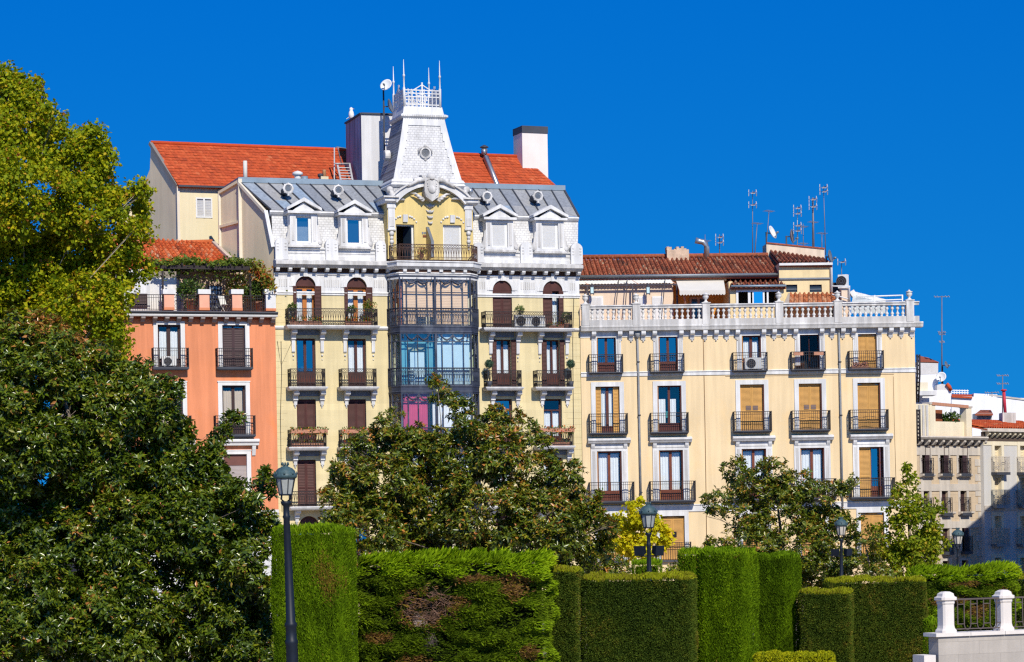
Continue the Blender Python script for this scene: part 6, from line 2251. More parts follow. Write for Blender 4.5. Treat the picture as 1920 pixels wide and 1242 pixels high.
# awning
aw = thing('awning', 'cream roller awning with scalloped edge over an attic door', 'awning', rb.P, rb.a)
AWN = pm('awning_cloth', (0.62, 0.585, 0.52), 0.9, var=0.05)
q0, q1, q2, q3 = rb.v(1268, 528, -3.1), rb.v(1357, 527, -3.1), rb.v(1360, 545, -1.9), rb.v(1274, 546, -1.9)
mb = MB()
mb.hull8([q0, q1, q2, q3], [q + Vector((0, 0, 0.03)) for q in (q0, q1, q2, q3)], AWN)
mb.build('canopy', aw)
mb = MB()
nS = 16
for k in range(nS):
    a_, b_ = q3.lerp(q2, k / nS), q3.lerp(q2, (k + 1) / nS)
    m = (a_ + b_) / 2
    mb.py([(a_.x, a_.z + 0.02), (b_.x, b_.z + 0.02), (b_.x, b_.z - 0.20), (m.x, m.z - 0.27), (a_.x, a_.z - 0.20)], a_.y - 0.012, a_.y, AWN)
mb.build('valance', aw)
mb = MB()
mb.bar(q0 + Vector((0.1, 0, -0.1)), q3 + Vector((0.1, 0, -0.08)), 0.05, TERRA)
mb.bar(rb.v(1283, 556, -2.2), rb.v(1287, 578, -2.6), 0.1, TERRA)
mb.build('arm', aw)
# low tiled annex with a white strip window
MB_ = MB()
an = -2.0
r = rb.rect(1380, 543, 1462, 575, an)
zfa = rb.z(1420, 537, an)
MB_.box(rb.u(1369, 560, an), r[0], 2.0, 4.4, zfl, zfa, AYEL)
MB_.box(r[1], rb.u(1470, 560, an), 2.0, 4.4, zfl, zfa, AYEL)
MB_.box(r[0], r[1], 2.0, 2.1, r[3], zfa, AYEL)
MB_.box(r[0], r[1], 2.0, 2.1, zfl, r[2], AYEL)
MB_.box(r[0], r[1], 4.0, 4.1, zfl, zfa, pm('annex_room', (0.09, 0.075, 0.05), 0.9))
MB_.build('annex_wall', rb.root)
mb = MB()
fr_ = [0.0, 0.06, 0.29, 0.36, 0.41, 0.62, 0.68, 0.96]
W_ = r[1] - r[0]
mb.box(r[0], r[1], 1.93, 1.999, r[3] - 0.14, r[3] + 0.02, WHITEP)
mb.box(r[0], r[1], 1.93, 1.999, r[2], r[2] + 0.1, WHITEP)
for f0_, f1_ in ((0, 0.05), (0.27, 0.33), (0.37, 0.40), (0.61, 0.65), (0.70, 0.74), (0.97, 1.0)):
    mb.box(r[0] + W_ * f0_, r[0] + W_ * f1_, 1.92, 1.995, r[2] + 0.1, r[3] - 0.14, WHITEP)
o = mb.build('strip_window', rb.root)
MB().quad((r[0] + W_ * 0.40, 1.97, r[2] + 0.1), (r[0] + W_ * 0.61, 1.97, r[2] + 0.1), (r[0] + W_ * 0.61, 1.97, r[3] - 0.14), (r[0] + W_ * 0.40, 1.97, r[3] - 0.14), glass('bright_pane', (0.5, 0.8, 0.9), 0.75)).build('pane', o)
tile_roof('roof', rb.root, rb.v(1370, 536, an + 0.3), rb.v(1474, 535, an + 0.3), rb.v(1466, 521, -4.4), rb.v(1364, 522, -4.4), 11, 4, 0.11, TILE_OLD, edge=0.02)
mb = MB()
mb.tube([rb.v(1371, 537, an + 0.4), rb.v(1474, 536, an + 0.4)], 0.07, ZINCB, 8)
mb.build('gutter', rb.root)
# square attic block with lean-to roof and parapet wall
sn = -2.6
s0, s1 = rb.u(1461, 530, sn), rb.u(1557, 530, sn)
zsq = rb.z(1510, 494, sn)
w1_, w2_ = rb.rect(1474, 534, 1495, 548, sn), rb.rect(1518, 534, 1541, 548, sn)
mb = MB()
wall(mb, s0, s1, zfl, zsq, [w1_, w2_], AYEL, 0.15, y=-sn)
mb.box(s0, s1, 3.0, 8.5, zfl, zsq + 0.0, AYEL)
mb.quad((s0, 2.6, zfl), (s0, 3.0, zfl), (s0, 3.0, zsq), (s0, 2.6, zsq), AYEL)
mb.quad((s1, 2.6, zfl), (s1, 3.0, zfl), (s1, 3.0, zsq), (s1, 2.6, zsq), AYEL)
mb.box(s0, s1, 2.5, 2.598, zsq - 0.95, zsq - 0.86, GREYMET)
mb.box(s0 - 0.02, s1 + 0.1, 2.3, 2.599, zsq - 0.14, zsq, WFRAME)
ptl, ptr = rb.v(1437, 457, -7.0), rb.v(1546, 467, -7.0)
mb.hull8([(ptl.x, 7, zsq), (ptr.x, 7, zsq), (ptr.x, 8.6, zsq), (ptl.x, 8.6, zsq)], [(ptl.x, 7, ptl.z), (ptr.x, 7, ptr.z), (ptr.x, 8.6, ptr.z), (ptl.x, 8.6, ptl.z)], pm('parapet_cream', (0.74, 0.62, 0.47), 0.9, var=0.1, scale=1.5, streak=0.15))
mb.bar((ptl.x, 6.98, ptl.z + 0.04), (ptr.x, 6.98, ptr.z + 0.02), 0.08, pm('old_ridge', (0.34, 0.10, 0.05)))
mb.build('attic_block', rb.root)
for w__ in (w1_, w2_):
    mb = MB()
    a, b_, c, d = w__
    mb.box(a, b_, 2.72, 2.76, c, d, BLUEROOM)
    o = mb.build('window', rb.root)
    MB().box(a, b_, 2.68, 2.72, c + 0.16, c + 0.2, GREYMET).build('window_bar', o)
tile_roof('roof', rb.root, rb.v(1462, 493, sn + 0.2), rb.v(1561, 494, sn + 0.2), rb.v(1547, 486, -7.0), rb.v(1443, 470, -7.0), 13, 9, 0.11, TILE_OLD, edge=0.02)
tile_roof('roof', rb.root, rb.v(1479, 572, -1.4), rb.v(1569, 572, -1.4), rb.v(1565, 549, -2.6), rb.v(1480, 550, -2.6), 10, 3, 0.09, attr_mat('worn_orange_tile', [(0.0, (0.22, 0.07, 0.03)), (0.5, (0.42, 0.13, 0.05)), (1.0, (0.50, 0.27, 0.15))], 0.9, bump=1), edge=0.02)
mb = MB()
mb.hull8([rb.v(1468, 574, -1.3), rb.v(1480, 574, -1.3), rb.v(1480, 574, -2.6), rb.v(1468, 574, -2.6)], [rb.v(1478, 550, -2.5), rb.v(1481, 550, -2.5), rb.v(1481, 550, -2.6), rb.v(1478, 550, -2.6)], pm('grey_cheek', (0.36, 0.31, 0.26), 0.9))
pv = [rb.v(x, y, sn + 0.05) for x, y in ((1552, 492), (1558, 500), (1559, 548))]
mb.tube(pv, 0.09, WFRAME, 8)
mb.build('downpipe', rb.root)
# right end of the terrace: plinth, tubular railing, sloping glazed roof
mb = MB()
r = rb.rect(1578, 541, 1592, 572, -2.0)
mb.box(r[0], r[1], 2.0, 3.0, zfl, r[3], AWALL)
mb.box(rb.u(1561, 545, -3), rb.u(1580, 545, -3), 3.0, 4.0, zfl, rb.z(1570, 530, -3), DKM)
mb.build('plinth', rb.root)
mb = MB()
pts = [(1560, 537), (1593, 537), (1593, 570)]
mb.tube([rb.v(x, y, -1.8) for x, y in pts], 0.05, WHITEP, 6)
for yy in (556, 564):
    mb.tube([rb.v(1606, yy + 1, -2.4), rb.v(1693, yy - 2, -2.4)], 0.045, WHITEP, 6)
for xx in (1640, 1692):
    mb.tube([rb.v(xx, 554, -2.4), rb.v(xx, 578, -2.4)], 0.045, WHITEP, 6)
mb.tube([rb.v(1590, 561, -1.8), rb.v(1560, 552, -1.8)], 0.04, WHITEP, 6)
mb.build('terrace_railing', rb.root)
mb = MB()
q = [rb.v(1600, 552, -3.2), rb.v(1660, 567, -3.2), rb.v(1660, 575, -1.5), rb.v(1596, 575, -1.5)]
mb.hull8([p - Vector((0, 0, 0.4)) for p in q], q, pm('glazed_roof', (0.55, 0.58, 0.56), 0.4, var=0.1))
mb.bar(q[0] + Vector((0, 0, 0.05)), q[1] + Vector((0, 0, 0.05)), 0.22, WHITE)
for k in range(1, 5):
    mb.bar(q[0].lerp(q[1], k / 5), q[3].lerp(q[2], k / 5), 0.06, WHITEP)
mb.bar(rb.v(1596, 546, -3.2), rb.v(1602, 556, -3.2), 0.3, WHITE)
mb.build('glazed_roof', rb.root)
v = rb.v(1582, 540, -2.4)
ac_unit('tall grey air conditioner on a plinth at the right of the attic block', rb.world((v.x, 2.5, r[3])), rb.a - 0.5, 0.55, 0.85, 0.35)
v = rb.v(1409, 694, 0.3)
ac_unit('white air conditioner on the top balcony before a white curtained door, cream building', rb.world((R_['a2'][0] + 0.6, -0.2, BA[2][3])), rb.a, 0.95, 0.72, 0.28)
for f_, lab in ((0.2, 'left terracotta trough clipped on the rail before the open dark window'), (0.8, 'right terracotta trough clipped on the rail before the open dark window')):
    o_, a, b_, z0, zt = BA[3]
    planter('flower_box', lab, rb.world((a + (b_ - a) * f_, -0.42, zt - 0.2)), 0.55, rb.a, mat=attr_mat('dry_stem', [(0, (0.2, 0.1, 0.04)), (1, (0.3, 0.14, 0.05))], 0.8), n=20, h=0.18, leaf=0.06, fz=0.04, group='terracotta troughs on the cream building')
    pass
o_, a, b_, z0, zt = BA[3]
for f_, lab, rr2 in ((0.33, 'upright clay flowerpot on the floor of the open window balcony', 0.13), (0.19, 'squat round clay pot beside the upright one on the open window balcony', 0.16)):
    mb = MB()
    p = rb.world((a + (b_ - a) * f_, -0.3, z0))
    h = 0.36 if rr2 < 0.15 else 0.22
    mb.lathe(p, [(rr2 * 0.7, 0), (rr2, h), (rr2 * 1.05, h), (rr2 * 0.85, h - 0.02), (0.02, h - 0.05)], TERRA, 12)
    tag(mb.build('flower_pot'), lab, 'flower pot')
o_, a, b_, z0, zt = BA[4]
planter('flower_box', 'heap of pinkish dry plants on the floor of the top right balcony', rb.world((a + 0.65, -0.25, z0)), 1.0, rb.a, mat=attr_mat('pink_dry', [(0, (0.25, 0.10, 0.07)), (1, (0.6, 0.28, 0.2))], 0.8), n=160, h=0.12, leaf=0.12, fz=0.22)

# ---------------------------------------------- aerials
AER = pm('aerial_metal', (0.22, 0.20, 0.22), 0.5, metal=0.3, var=0.2)
AERL = pm('aerial_light', (0.42, 0.40, 0.40), 0.45, metal=0.2)


def aerial(b, px_, ytop, ybot, n, label, heads, lean=0.0, thick=0.03, mat=None, group='rooftop television aerials'):
    base, top = b.v(px_, ybot, n), b.v(px_ + lean, ytop, n)
    t = thing('aerial', label, 'aerial', b.world((base.x, base.y, base.z - 0.3)), b.a, group)
    o = Vector((base.x, base.y, base.z - 0.3))
    MB().tube([(0, 0, 0), top - o], [thick, thick * 0.6], mat or AER, 6).build('mast', t)
    H = (top - o)
    for f, kind in heads:
        c = H * f
        mb = MB()
        if kind == 'panel':          # UHF panel with reflector bars
            for s_ in (-1, 1):
                mb.bar(c + Vector((s_ * 0.24, 0.04 * s_, -0.2)), c + Vector((s_ * 0.24, -0.05, -0.02)), 0.04, AERL, 0.02)
                mb.bar(c + Vector((s_ * 0.24, -0.05, 0.02)), c + Vector((s_ * 0.22, 0.04, 0.2)), 0.04, AERL, 0.02)
                mb.bar(c + Vector((s_ * 0.24, 0, 0.0)), c, 0.02, AER)
            for k in range(3):
                mb.bar(c + Vector((-0.12, -0.1 - k * 0.14, -0.06)), c + Vector((0.12, -0.1 - k * 0.14, -0.06)), 0.018, AERL)
            mb.bar(c, c + Vector((0.1, -0.5, 0)), 0.035, TERRA)
        elif kind == 'yagi':
            mb.bar(c + Vector((-0.3, -0.32, 0)), c + Vector((0.3, 0.28, 0)), 0.02, AER)
            for k in range(6):
                m = c + Vector((-0.28 + k * 0.11, -0.3 + k * 0.11, 0))
                mb.bar(m + Vector((0.1, -0.16, 0.02)), m + Vector((-0.1, 0.16, -0.02)), 0.016, AERL)
        elif kind == 'tee':
            mb.bar(c + Vector((-0.9, 0, 0)), c + Vector((0.9, 0.1, 0.05)), 0.04, AER)
            for s_ in (-0.85, -0.5, 0.5, 0.85):
                mb.bar(c + Vector((s_, -0.3, 0.0)), c + Vector((s_, 0.3, 0.06)), 0.03, AER)
            mb.bar(c + Vector((-0.9, 0, 0.08)), c + Vector((-0.2, 0, 0.0)), 0.03, AER)
        mb.build('antenna', t)
    return t


aerial(rb, 1411, 358, 480, -6.5, 'tall thin aerial with two stacked heads left of the white rooftop dish', ((0.97, 'panel'), (0.80, 'panel')))
aerial(rb, 1414, 418, 480, -6.5, 'short leaning aerial beside the tall one left of the rooftop dish', ((0.98, 'yagi'),), lean=6, thick=0.035)
aerial(rb, 1436, 394, 462, -7.5, 'leaning black aerial mast carrying the white rooftop dish', ((0.97, 'yagi'),), lean=6)
aerial(rb, 1495, 388, 462, -7.5, 'pale aerial with two pairs of white panels in the middle of the rooftop group', ((0.97, 'panel'), (0.85, 'panel'), (0.58, 'panel'), (0.46, 'panel')), mat=AERL)
aerial(rb, 1525, 371, 466, -7.2, 'thick rusty lattice aerial in front of the cream parapet', ((0.97, 'panel'), (0.84, 'panel'), (0.56, 'yagi')), lean=-1, thick=0.08)
aerial(rb, 1548, 349, 470, -7.5, 'tallest aerial of the rooftop group, right of the rusty one', ((0.98, 'panel'), (0.92, 'panel')), lean=-4)
aerial(rb, 1541, 436, 468, -7.5, 'very short aerial with a small head between the two tall right ones', ((0.95, 'yagi'),), thick=0.035)
aerial(rb, 1578, 490, 530, -4.0, 'small aerial standing just above the tall grey air conditioner', ((0.97, 'panel'),))
aerial(rb, 1349, 440, 480, -6.5, 'small square headed aerial right of the elbow flue', ((0.9, 'panel'), (0.7, 'panel')), thick=0.04)
aerial(rb, 1506, 420, 464, -7.8, 'low aerial with drooping arms behind the white panels', ((0.9, 'yagi'), (0.3, 'yagi')), thick=0.03)
aerial(rb, 1322, 440, 470, -6.8, 'stubby whip aerial just behind the elbow flue', ((0.7, 'yagi'),), thick=0.03)
P_ = rb.world(rb.v(1446, 437, -7.8))
dish('white satellite dish on the leaning black mast over the cream parapet', P_, 0.42, 62, 22, P_ + Vector((-0.3, 0, -1.6)))
P_ = rb.world(rb.v(1482, 444, -7.4))
dish('dark back of a satellite dish seen edge on among the rooftop aerials', P_, 0.45, 75, 5, P_ + Vector((-0.25, 0, -1.5)), AER)
P_ = rb.world(rb.v(1554, 482, -3.5))
dish('grey satellite dish seen edge on at the right corner of the attic block', P_, 0.4, 70, 10, P_ + Vector((-0.15, 0, -1.2)), GREYMET)

# ------------------------------------------------------------------ street on the far right
hb = Bld('apartment_building', 'narrow beige building with dark shuttered windows across the side street', 1722, 186, 42)
BEIGE = pm('beige_stucco', (0.62, 0.49, 0.34), 0.9, var=0.07, scale=0.6, streak=0.1, bump=0.1, lines=(30.0, 0.6, 0.02, 0.85))
HW = hb.u(1842, 900)
zct = hb.z(1780, 822)
zcb = hb.z(1780, 836)
hpx = {}
for i, (x0, x1) in enumerate(((1728, 1742), (1762, 1777), (1797, 1812))):
    hpx['a%d' % i] = hb.rect(x0, 838, x1, 888)
for i, (x0, x1) in enumerate(((1731, 1742), (1765, 1777), (1800, 1812))):
    hpx['b%d' % i] = hb.rect(x0, 908, x1, 962)
for i, (x0, x1) in enumerate(((1733, 1745), (1767, 1780), (1803, 1815))):
    hpx['c%d' % i] = hb.rect(x0, 979, x1, 1035)
    hpx['d%d' % i] = hb.rect(x0, 1052, x1, 1090)
for k in 'abcd':
    z0, z1 = hpx[k + '1'][2:]
    for i in range(3):
        hpx[k + str(i)] = hpx[k + str(i)][:2] + (z0, z1)
mb = MB()
wall(mb, -1.5, HW, 0, zct, list(hpx.values()), BEIGE, 0.3)
mb.quad((-1.5, 10, 0), (HW, 10, 0), (HW, 10, zct), (-1.5, 10, zct), BEIGE)
mb.quad((-1.5, 0, 0), (-1.5, 10, 0), (-1.5, 10, zct), (-1.5, 0, zct), BEIGE)
mb.box(-1.5, HW, 0.2, 10, zct - 0.3, zct - 0.02, TERRA)
mb.build('wall', hb.root)
STN = pm('stone_trim', (0.60, 0.54, 0.47), 0.9, var=0.1, streak=0.15)
mb = MB()
mb.px([(0.2, zct + 0.12), (-0.62, zct + 0.12), (-0.66, zct + 0.02), (-0.55, zct - 0.12), (0, zct - 0.12)], -1.5, HW, STN)
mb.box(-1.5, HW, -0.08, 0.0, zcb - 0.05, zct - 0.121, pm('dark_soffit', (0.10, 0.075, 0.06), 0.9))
mb.box(-1.5, HW, -0.06, 0.0, zcb - 0.7, zcb - 0.051, STN)
mb.build('cornice', hb.root)
for i in range(10):
    u_ = -0.2 + (HW + 0.1) * i / 9
    MB().px([(-0.08, zct - 0.122), (-0.5, zct - 0.122), (-0.5, zct - 0.3), (-0.3, zct - 0.5), (-0.08, zct - 0.55)], u_ - 0.12, u_ + 0.12, STN).build('bracket', hb.root)
for k, (a, b_, c, d) in hpx.items():
    mb = MB()
    mb.box(a - 0.25, a, -0.05, 0, c, d + 0.2, STN)
    mb.box(b_, b_ + 0.25, -0.05, 0, c, d + 0.2, STN)
    mb.box(a, b_, -0.05, 0, d, d + 0.2, STN)
    if k[0] in 'bc':
        mb.px([(0, d + 0.75), (-0.35, d + 0.75), (-0.35, d + 0.62), (-0.1, d + 0.5), (0, d + 0.5)], a - 0.4, b_ + 0.4, STN)
        mb.box(a - 0.25, b_ + 0.25, -0.045, 0, d + 0.2, d + 0.5, STN)
    mb.build('surround', hb.root)
    PLUM = pm('plum_shutter', (0.06, 0.03, 0.033))
    if k[0] == 'a' or k == 'c2':
        o = window(hb, (a, b_, c, d), PLUM, GLASSL, 0.3, panel=0.15, curt=[(0.2, 0.6, 0.1, 0.9)])
        shutter(o, b_ - 0.5, b_ + 0.1, c, d, -0.06, PLUM, mid=False, slat=0.1)
    else:
        o = window(hb, (a, b_, c, d), PLUM, GLASS, 0.3)
        m = (a + b_) / 2
        shutter(o, a, m, c, d, 0.2, PLUM, slat=0.1)
        shutter(o, m, b_, c, d, 0.2, PLUM, slat=0.1)
    if k[0] != 'd':
        mb = MB()
        mb.box(a - 0.12, b_ + 0.10, -0.36, 0, c - 0.22, c, LEADD)
        o = mb.build('balcony', hb.root)
        rail(o, [(a - 0.10, -0.02), (a - 0.10, -0.34), (b_ + 0.08, -0.34), (b_ + 0.08, -0.02)], c, c + 1.1, IRON, sp=0.16, w=0.022)
for pz_ in (908, 978):
    z_ = hb.z(1780, pz_)
    MB().px([(0, z_), (-0.07, z_), (-0.07, z_ - 0.5), (0, z_ - 0.5)], -1.5, HW, STN).build('string_course', hb.root)
mb = MB()
k = 0
z_ = 0.3
while z_ < zcb - 1:
    w__ = 0.9 if k % 2 else 0.6
    mb.box(HW - w__, HW + 0.01, -0.04, 0, z_, z_ + 0.5, STN)
    z_ += 0.56
    k += 1
mb.build('quoin', hb.root)
# roof terrace of the beige building
CRW = pm('cream_parapet', (0.78, 0.70, 0.52), 0.9, var=0.05, streak=0.08)
zpa = hb.z(1780, 791, -0.8)
mb = MB()
mb.box(hb.u(1743, 800, -0.8), HW - 0.1, 0.8, 1.1, zct, zpa, CRW)
for px_, yt in ((1748, 758), (1816, 765)):
    u_ = hb.u(px_, 790, -0.6)
    mb.box(u_ - 0.32, u_ + 0.32, 0.55, 1.15, zct, hb.z(px_, yt, -0.6), CRW)
    mb.box(u_ - 0.38, u_ + 0.38, 0.50, 1.2, hb.z(px_, yt, -0.6), hb.z(px_, yt, -0.6) + 0.12, STN)
mb.box(-1.5, hb.u(1742, 780, -0.8), 0.6, 4, zct, hb.z(1735, 758, -0.6), CRW)
for k in range(3):
    u_ = hb.u(1727 + k * 7, 790, -0.4)
    mb.box(u_ - 0.1, u_ + 0.1, 0.5, 0.6, zct, hb.z(1735, 760, -0.5), WHITE2)
mb.build('parapet', hb.root)
mb = MB()
mb.bar(hb.v(1746, 757, -0.6), hb.v(1814, 763, -0.6), 0.22, TERRA)
mb.build('terrace_beam', hb.root)
r = hb.rect(1752, 769, 1765, 789, -1.6)
MB().box(r[0], r[1], 1.5, 1.6, zct, r[3], pm('rust_door', (0.24, 0.075, 0.03), 0.8)).build('terrace_door', hb.root)
v = hb.v(1783, 786, -1.3)
pot_plant('potted_plant', 'green fern like plant on the roof terrace of the beige building', 'plant', hb.world((v.x, v.y, zct)), 0.3, 0.5, 0.62, max(1.0, v.z - zct), LEAF_POT, 200, 0.26, stem=False, sq=0.6)

# white house behind the terrace
WH = pm('limewash', (0.82, 0.82, 0.83), 0.9, var=0.04, scale=0.6, streak=0.05)
wh = thing('white_house', 'white rooftop house with rounded parapet rising behind the beige building', 'house', (0, 0, 0))


def screen_box(mb, x0, x1, y0, y1, Y, depth, mat, slope=0.0):
    """a block standing at distance Y whose front spans the given outline, running `depth` metres back"""
    a, b_ = at(x0, y1, Y), at(x1, y1, Y)
    t0, t1 = at(x0, y0, Y), at(x1, y0 + slope, Y)
    lo = [(a.x, Y, min(a.z, b_.z)), (b_.x, Y, min(a.z, b_.z)), (b_.x, Y + depth, min(a.z, b_.z)), (a.x, Y + depth, min(a.z, b_.z))]
    hi = [(t0.x, Y, t0.z), (t1.x, Y, t1.z), (t1.x, Y + depth, t1.z), (t0.x, Y + depth, t0.z)]
    mb.hull8(lo, hi, mat)


mb = MB()
screen_box(mb, 1718, 1759, 679, 702, 203, 3, pm('grey_lime', (0.62, 0.60, 0.58), 0.9), 1)
screen_box(mb, 1718, 1759, 702, 745, 203, 3, WH)
screen_box(mb, 1718, 1783, 732, 800, 202, 4, WH)
screen_box(mb, 1718, 1740, 717, 735, 200, 2, CRW)
a0 = at(1760, 733, 202)
pts = [at(x, y, 202) for x, y in ((1757, 734), (1757, 722), (1766, 720), (1775, 722), (1780, 727), (1783, 734))]
mb.py([(p.x, p.z) for p in pts], 202.02, 203.5, pm('grey_lime', (0.62, 0.60, 0.58)))
screen_box(mb, 1784, 1815, 767, 800, 200, 0.5, WH, -4)
mb.build('wall', wh)
mb = MB()
mb.tube([at(x, y, 201.9) for x, y in ((1775, 720), (1780, 725), (1783, 733))], 0.15, TILE_RED, 6)
q = [at(x, y, Y) for x, y, Y in ((1722, 678, 203), (1760, 679, 203), (1741, 671, 206), (1722, 667, 206))]
mb.hull8([p - Vector((0, 0, 0.1)) for p in q], q, TILE_OLD)
mb.build('roof', wh)
mb = MB()
screen_box(mb, 1718, 1756, 733, 741, 199.5, 2, WHITE)
mb.build('ledge', wh)
# steel stair on the side wall of the cream building corner
se = thing('fire_escape', 'dark iron stair and railing climbing beside the right edge of the cream building', 'stair', (0, 0, 0))
mb = MB()
for k in range(11):
    y = 668 + k * 8
    x = 1721 + (2 if k % 2 else 0)
    mb.bar(at(1719, y, 180), at(1723, y + 2, 180.8), 0.12, IRON, 0.06)
for x in (1719.5, 1724):
    mb.tube([at(x, 665, 180), at(x + 0.5, 700, 180), at(x - 2, 755, 180)], 0.07, IRON, 5)
mb.build('stair_frame', se)
mb = MB()
for k in range(9):
    mb.bar(at(1719, 770 + k * 7, 180), at(1724, 771 + k * 7, 180.6), 0.14, IRON, 0.1)
mb.tube([at(1724, 768, 180.4), at(1725, 828, 180.4)], 0.07, IRON, 5)
mb.tube([at(1719, 768, 180), at(1719.5, 832, 180)], 0.07, IRON, 5)
mb.build('lower_frame', se)

# long white wall house further back
lw = thing('white_house', 'long low white house wall with red tile edges on the far right skyline', 'house', (0, 0, 0))
mb = MB()
screen_box(mb, 1784, 1930, 743, 870, 215, 6, WH, 4)
screen_box(mb, 1826, 1870, 738, 790, 216, 6, WH, 2)
mb.build('wall', lw)
mb = MB()
q = [at(x, y, Y) for x, y, Y in ((1784, 743, 214.8), (1823, 745, 214.8), (1822, 740, 217), (1784, 739, 217))]
mb.hull8([p - Vector((0, 0, 0.1)) for p in q], q, TILE_RED)
mb.bar(at(1855, 741, 215), at(1925, 750, 215), 0.14, STN)
mb.build('roof_edge', lw)
mb = MB()
for y in (732, 736):
    mb.bar(at(1784, y, 218), at(1816, y + 1, 218), 0.08, WHITEP)
for x in range(1784, 1818, 5):
    mb.bar(at(x, 731, 218), at(x, 742, 218), 0.06, WHITEP)
mb.build('terrace_railing', lw)

# pale blue building with tile roof, half in shade
db = Bld('apartment_building', 'pale grey house with red tile roof at the right edge, lower half in blue shade', 1843, 190.5, 42)
PALE = pm('pale_stucco', (0.60, 0.585, 0.56), 0.9, var=0.05, scale=0.5, streak=0.08)
DW = 9.0
zdc = db.z(1880, 818)
dw = {}
for i, (x0, x1) in enumerate(((1864, 1877), (1912, 1926))):
    for k, (y0, y1) in zip('abcd', ((836, 886), (896, 948), (968, 1020), (1046, 1088))):
        dw[k + str(i)] = db.rect(x0, y0, x1, y1)
mb = MB()
wall(mb, 0.0, DW, 0, zdc, list(dw.values()), PALE, 0.4, rmat=CRW)
mb.quad((0, 0, 0), (0, 9, 0), (0, 9, zdc), (0, 0, zdc), PALE)
mb.quad((0, 9, 0), (DW, 9, 0), (DW, 9, zdc), (0, 9, zdc), PALE)
mb.build('wall', db.root)
mb = MB()
mb.px([(0.2, zdc + 0.55), (-0.5, zdc + 0.55), (-0.55, zdc + 0.3), (0, zdc + 0.3)], -0.1, DW, STN)
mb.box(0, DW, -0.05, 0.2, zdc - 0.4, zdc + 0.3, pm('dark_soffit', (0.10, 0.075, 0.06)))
mb.box(0, DW, -0.04, 0.0, zdc - 0.7, zdc - 0.4, CRW)
mb.build('cornice', db.root)
for i in range(14):
    u_ = 0.3 + i * 0.62
    MB().px([(-0.05, zdc + 0.29), (-0.42, zdc + 0.29), (-0.42, zdc + 0.1), (-0.05, zdc - 0.15)], u_ - 0.1, u_ + 0.1, CRW).build('bracket', db.root)
for k, (a, b_, c, d) in dw.items():
    mb = MB()
    mb.box(a - 0.3, a, -0.06, 0, c, d + 0.3, CRW)
    mb.box(b_, b_ + 0.3, -0.06, 0, c, d + 0.3, CRW)
    mb.box(a, b_, -0.06, 0, d, d + 0.3, CRW)
    mb.build('surround', db.root)
    SHC = pm('cream_shutter', (0.72, 0.62, 0.44), 0.8, var=0.05)
    o = window(db, (a, b_, c, d), SHC, GLASSL, 0.42)
    m = (a + b_) / 2
    shutter(o, a, m, c, d, 0.3, SHC, slat=0.12)
    shutter(o, m, b_, c, d, 0.3, SHC, slat=0.12)
    if k[0] != 'd':
        mb = MB()
        mb.box(a - 0.4, b_ + 0.4, -0.55, 0, c - 0.2, c, LEADD if k[0] == 'a' else GREYMET)
        o = mb.build('balcony', db.root)
        rail(o, [(a - 0.38, -0.02), (a - 0.38, -0.52), (b_ + 0.38, -0.52), (b_ + 0.38, -0.02)], c, c + 1.15, GREYMET if k[0] == 'b' else STN, sp=0.14, w=0.03)
z_ = db.z(1880, 948)
MB().box(0, DW, -0.08, 0, z_ - 0.35, z_, STN).build('string_course', db.root)
tile_roof('roof', db.root, (-0.1, -0.5, zdc + 0.58), (DW, -0.5, zdc + 0.58), (DW, 3.4, zdc + 1.35), (-0.1, 3.4, zdc + 1.35), 32, 9, 0.08, TILE_RED, edge=0.02)
mb = MB()
screen_box(mb, 1880, 1905, 774, 800, 196, 1.5, WHITE2)
mb.local_to(db).build('chimney', db.root)
mb = MB()
screen_box(mb, 1832, 1860, 775, 800, 198, 2, WHITE2)
q = [at(x, y, Y) for x, y, Y in ((1828, 777, 197.5), (1862, 777, 197.5), (1858, 769, 200), (1838, 769, 200))]
mb.hull8([p - Vector((0, 0, 0.1)) for p in q], q, TILE_OLD)
mb.local_to(db).build('dormer', db.root)
mb = MB()
p0, p1 = at(1882, 733, 197), at(1885, 776, 197)
mb.tube([p1, p0], 0.12, pm('red_pipe', (0.5, 0.03, 0.06), 0.6), 8)
mb.lathe(p0, [(0.12, -0.05), (0.26, 0.02), (0.2, 0.1), (0.02, 0.12)], pm('red_pipe', (0.5, 0.03, 0.06)), 8)
mb.local_to(db).build('flue', db.root)


def sky_aerial(x, ytop, ybot, Y, label, heads, lean=0, thick=0.06):
    base, top = at(x, ybot, Y), at(x + lean, ytop, Y)
    t = thing('aerial', label, 'aerial', base, 0, 'rooftop television aerials')
    MB().tube([(0, 0, 0), top - base], [thick, thick * 0.6], AER, 6).build('mast', t)
    for f, s in heads:
        c = (top - base) * f
        mb = MB()
        mb.bar(c + Vector((-s, 0, 0)), c + Vector((s, 0.2, s * 0.05)), 0.05, AER)
        for k in (-0.9, -0.55, 0.5, 0.9):
            mb.bar(c + Vector((s * k, -0.25, -0.06)), c + Vector((s * k, 0.25, 0.1)), 0.04, AERL)
        mb.build('antenna', t)
    return t


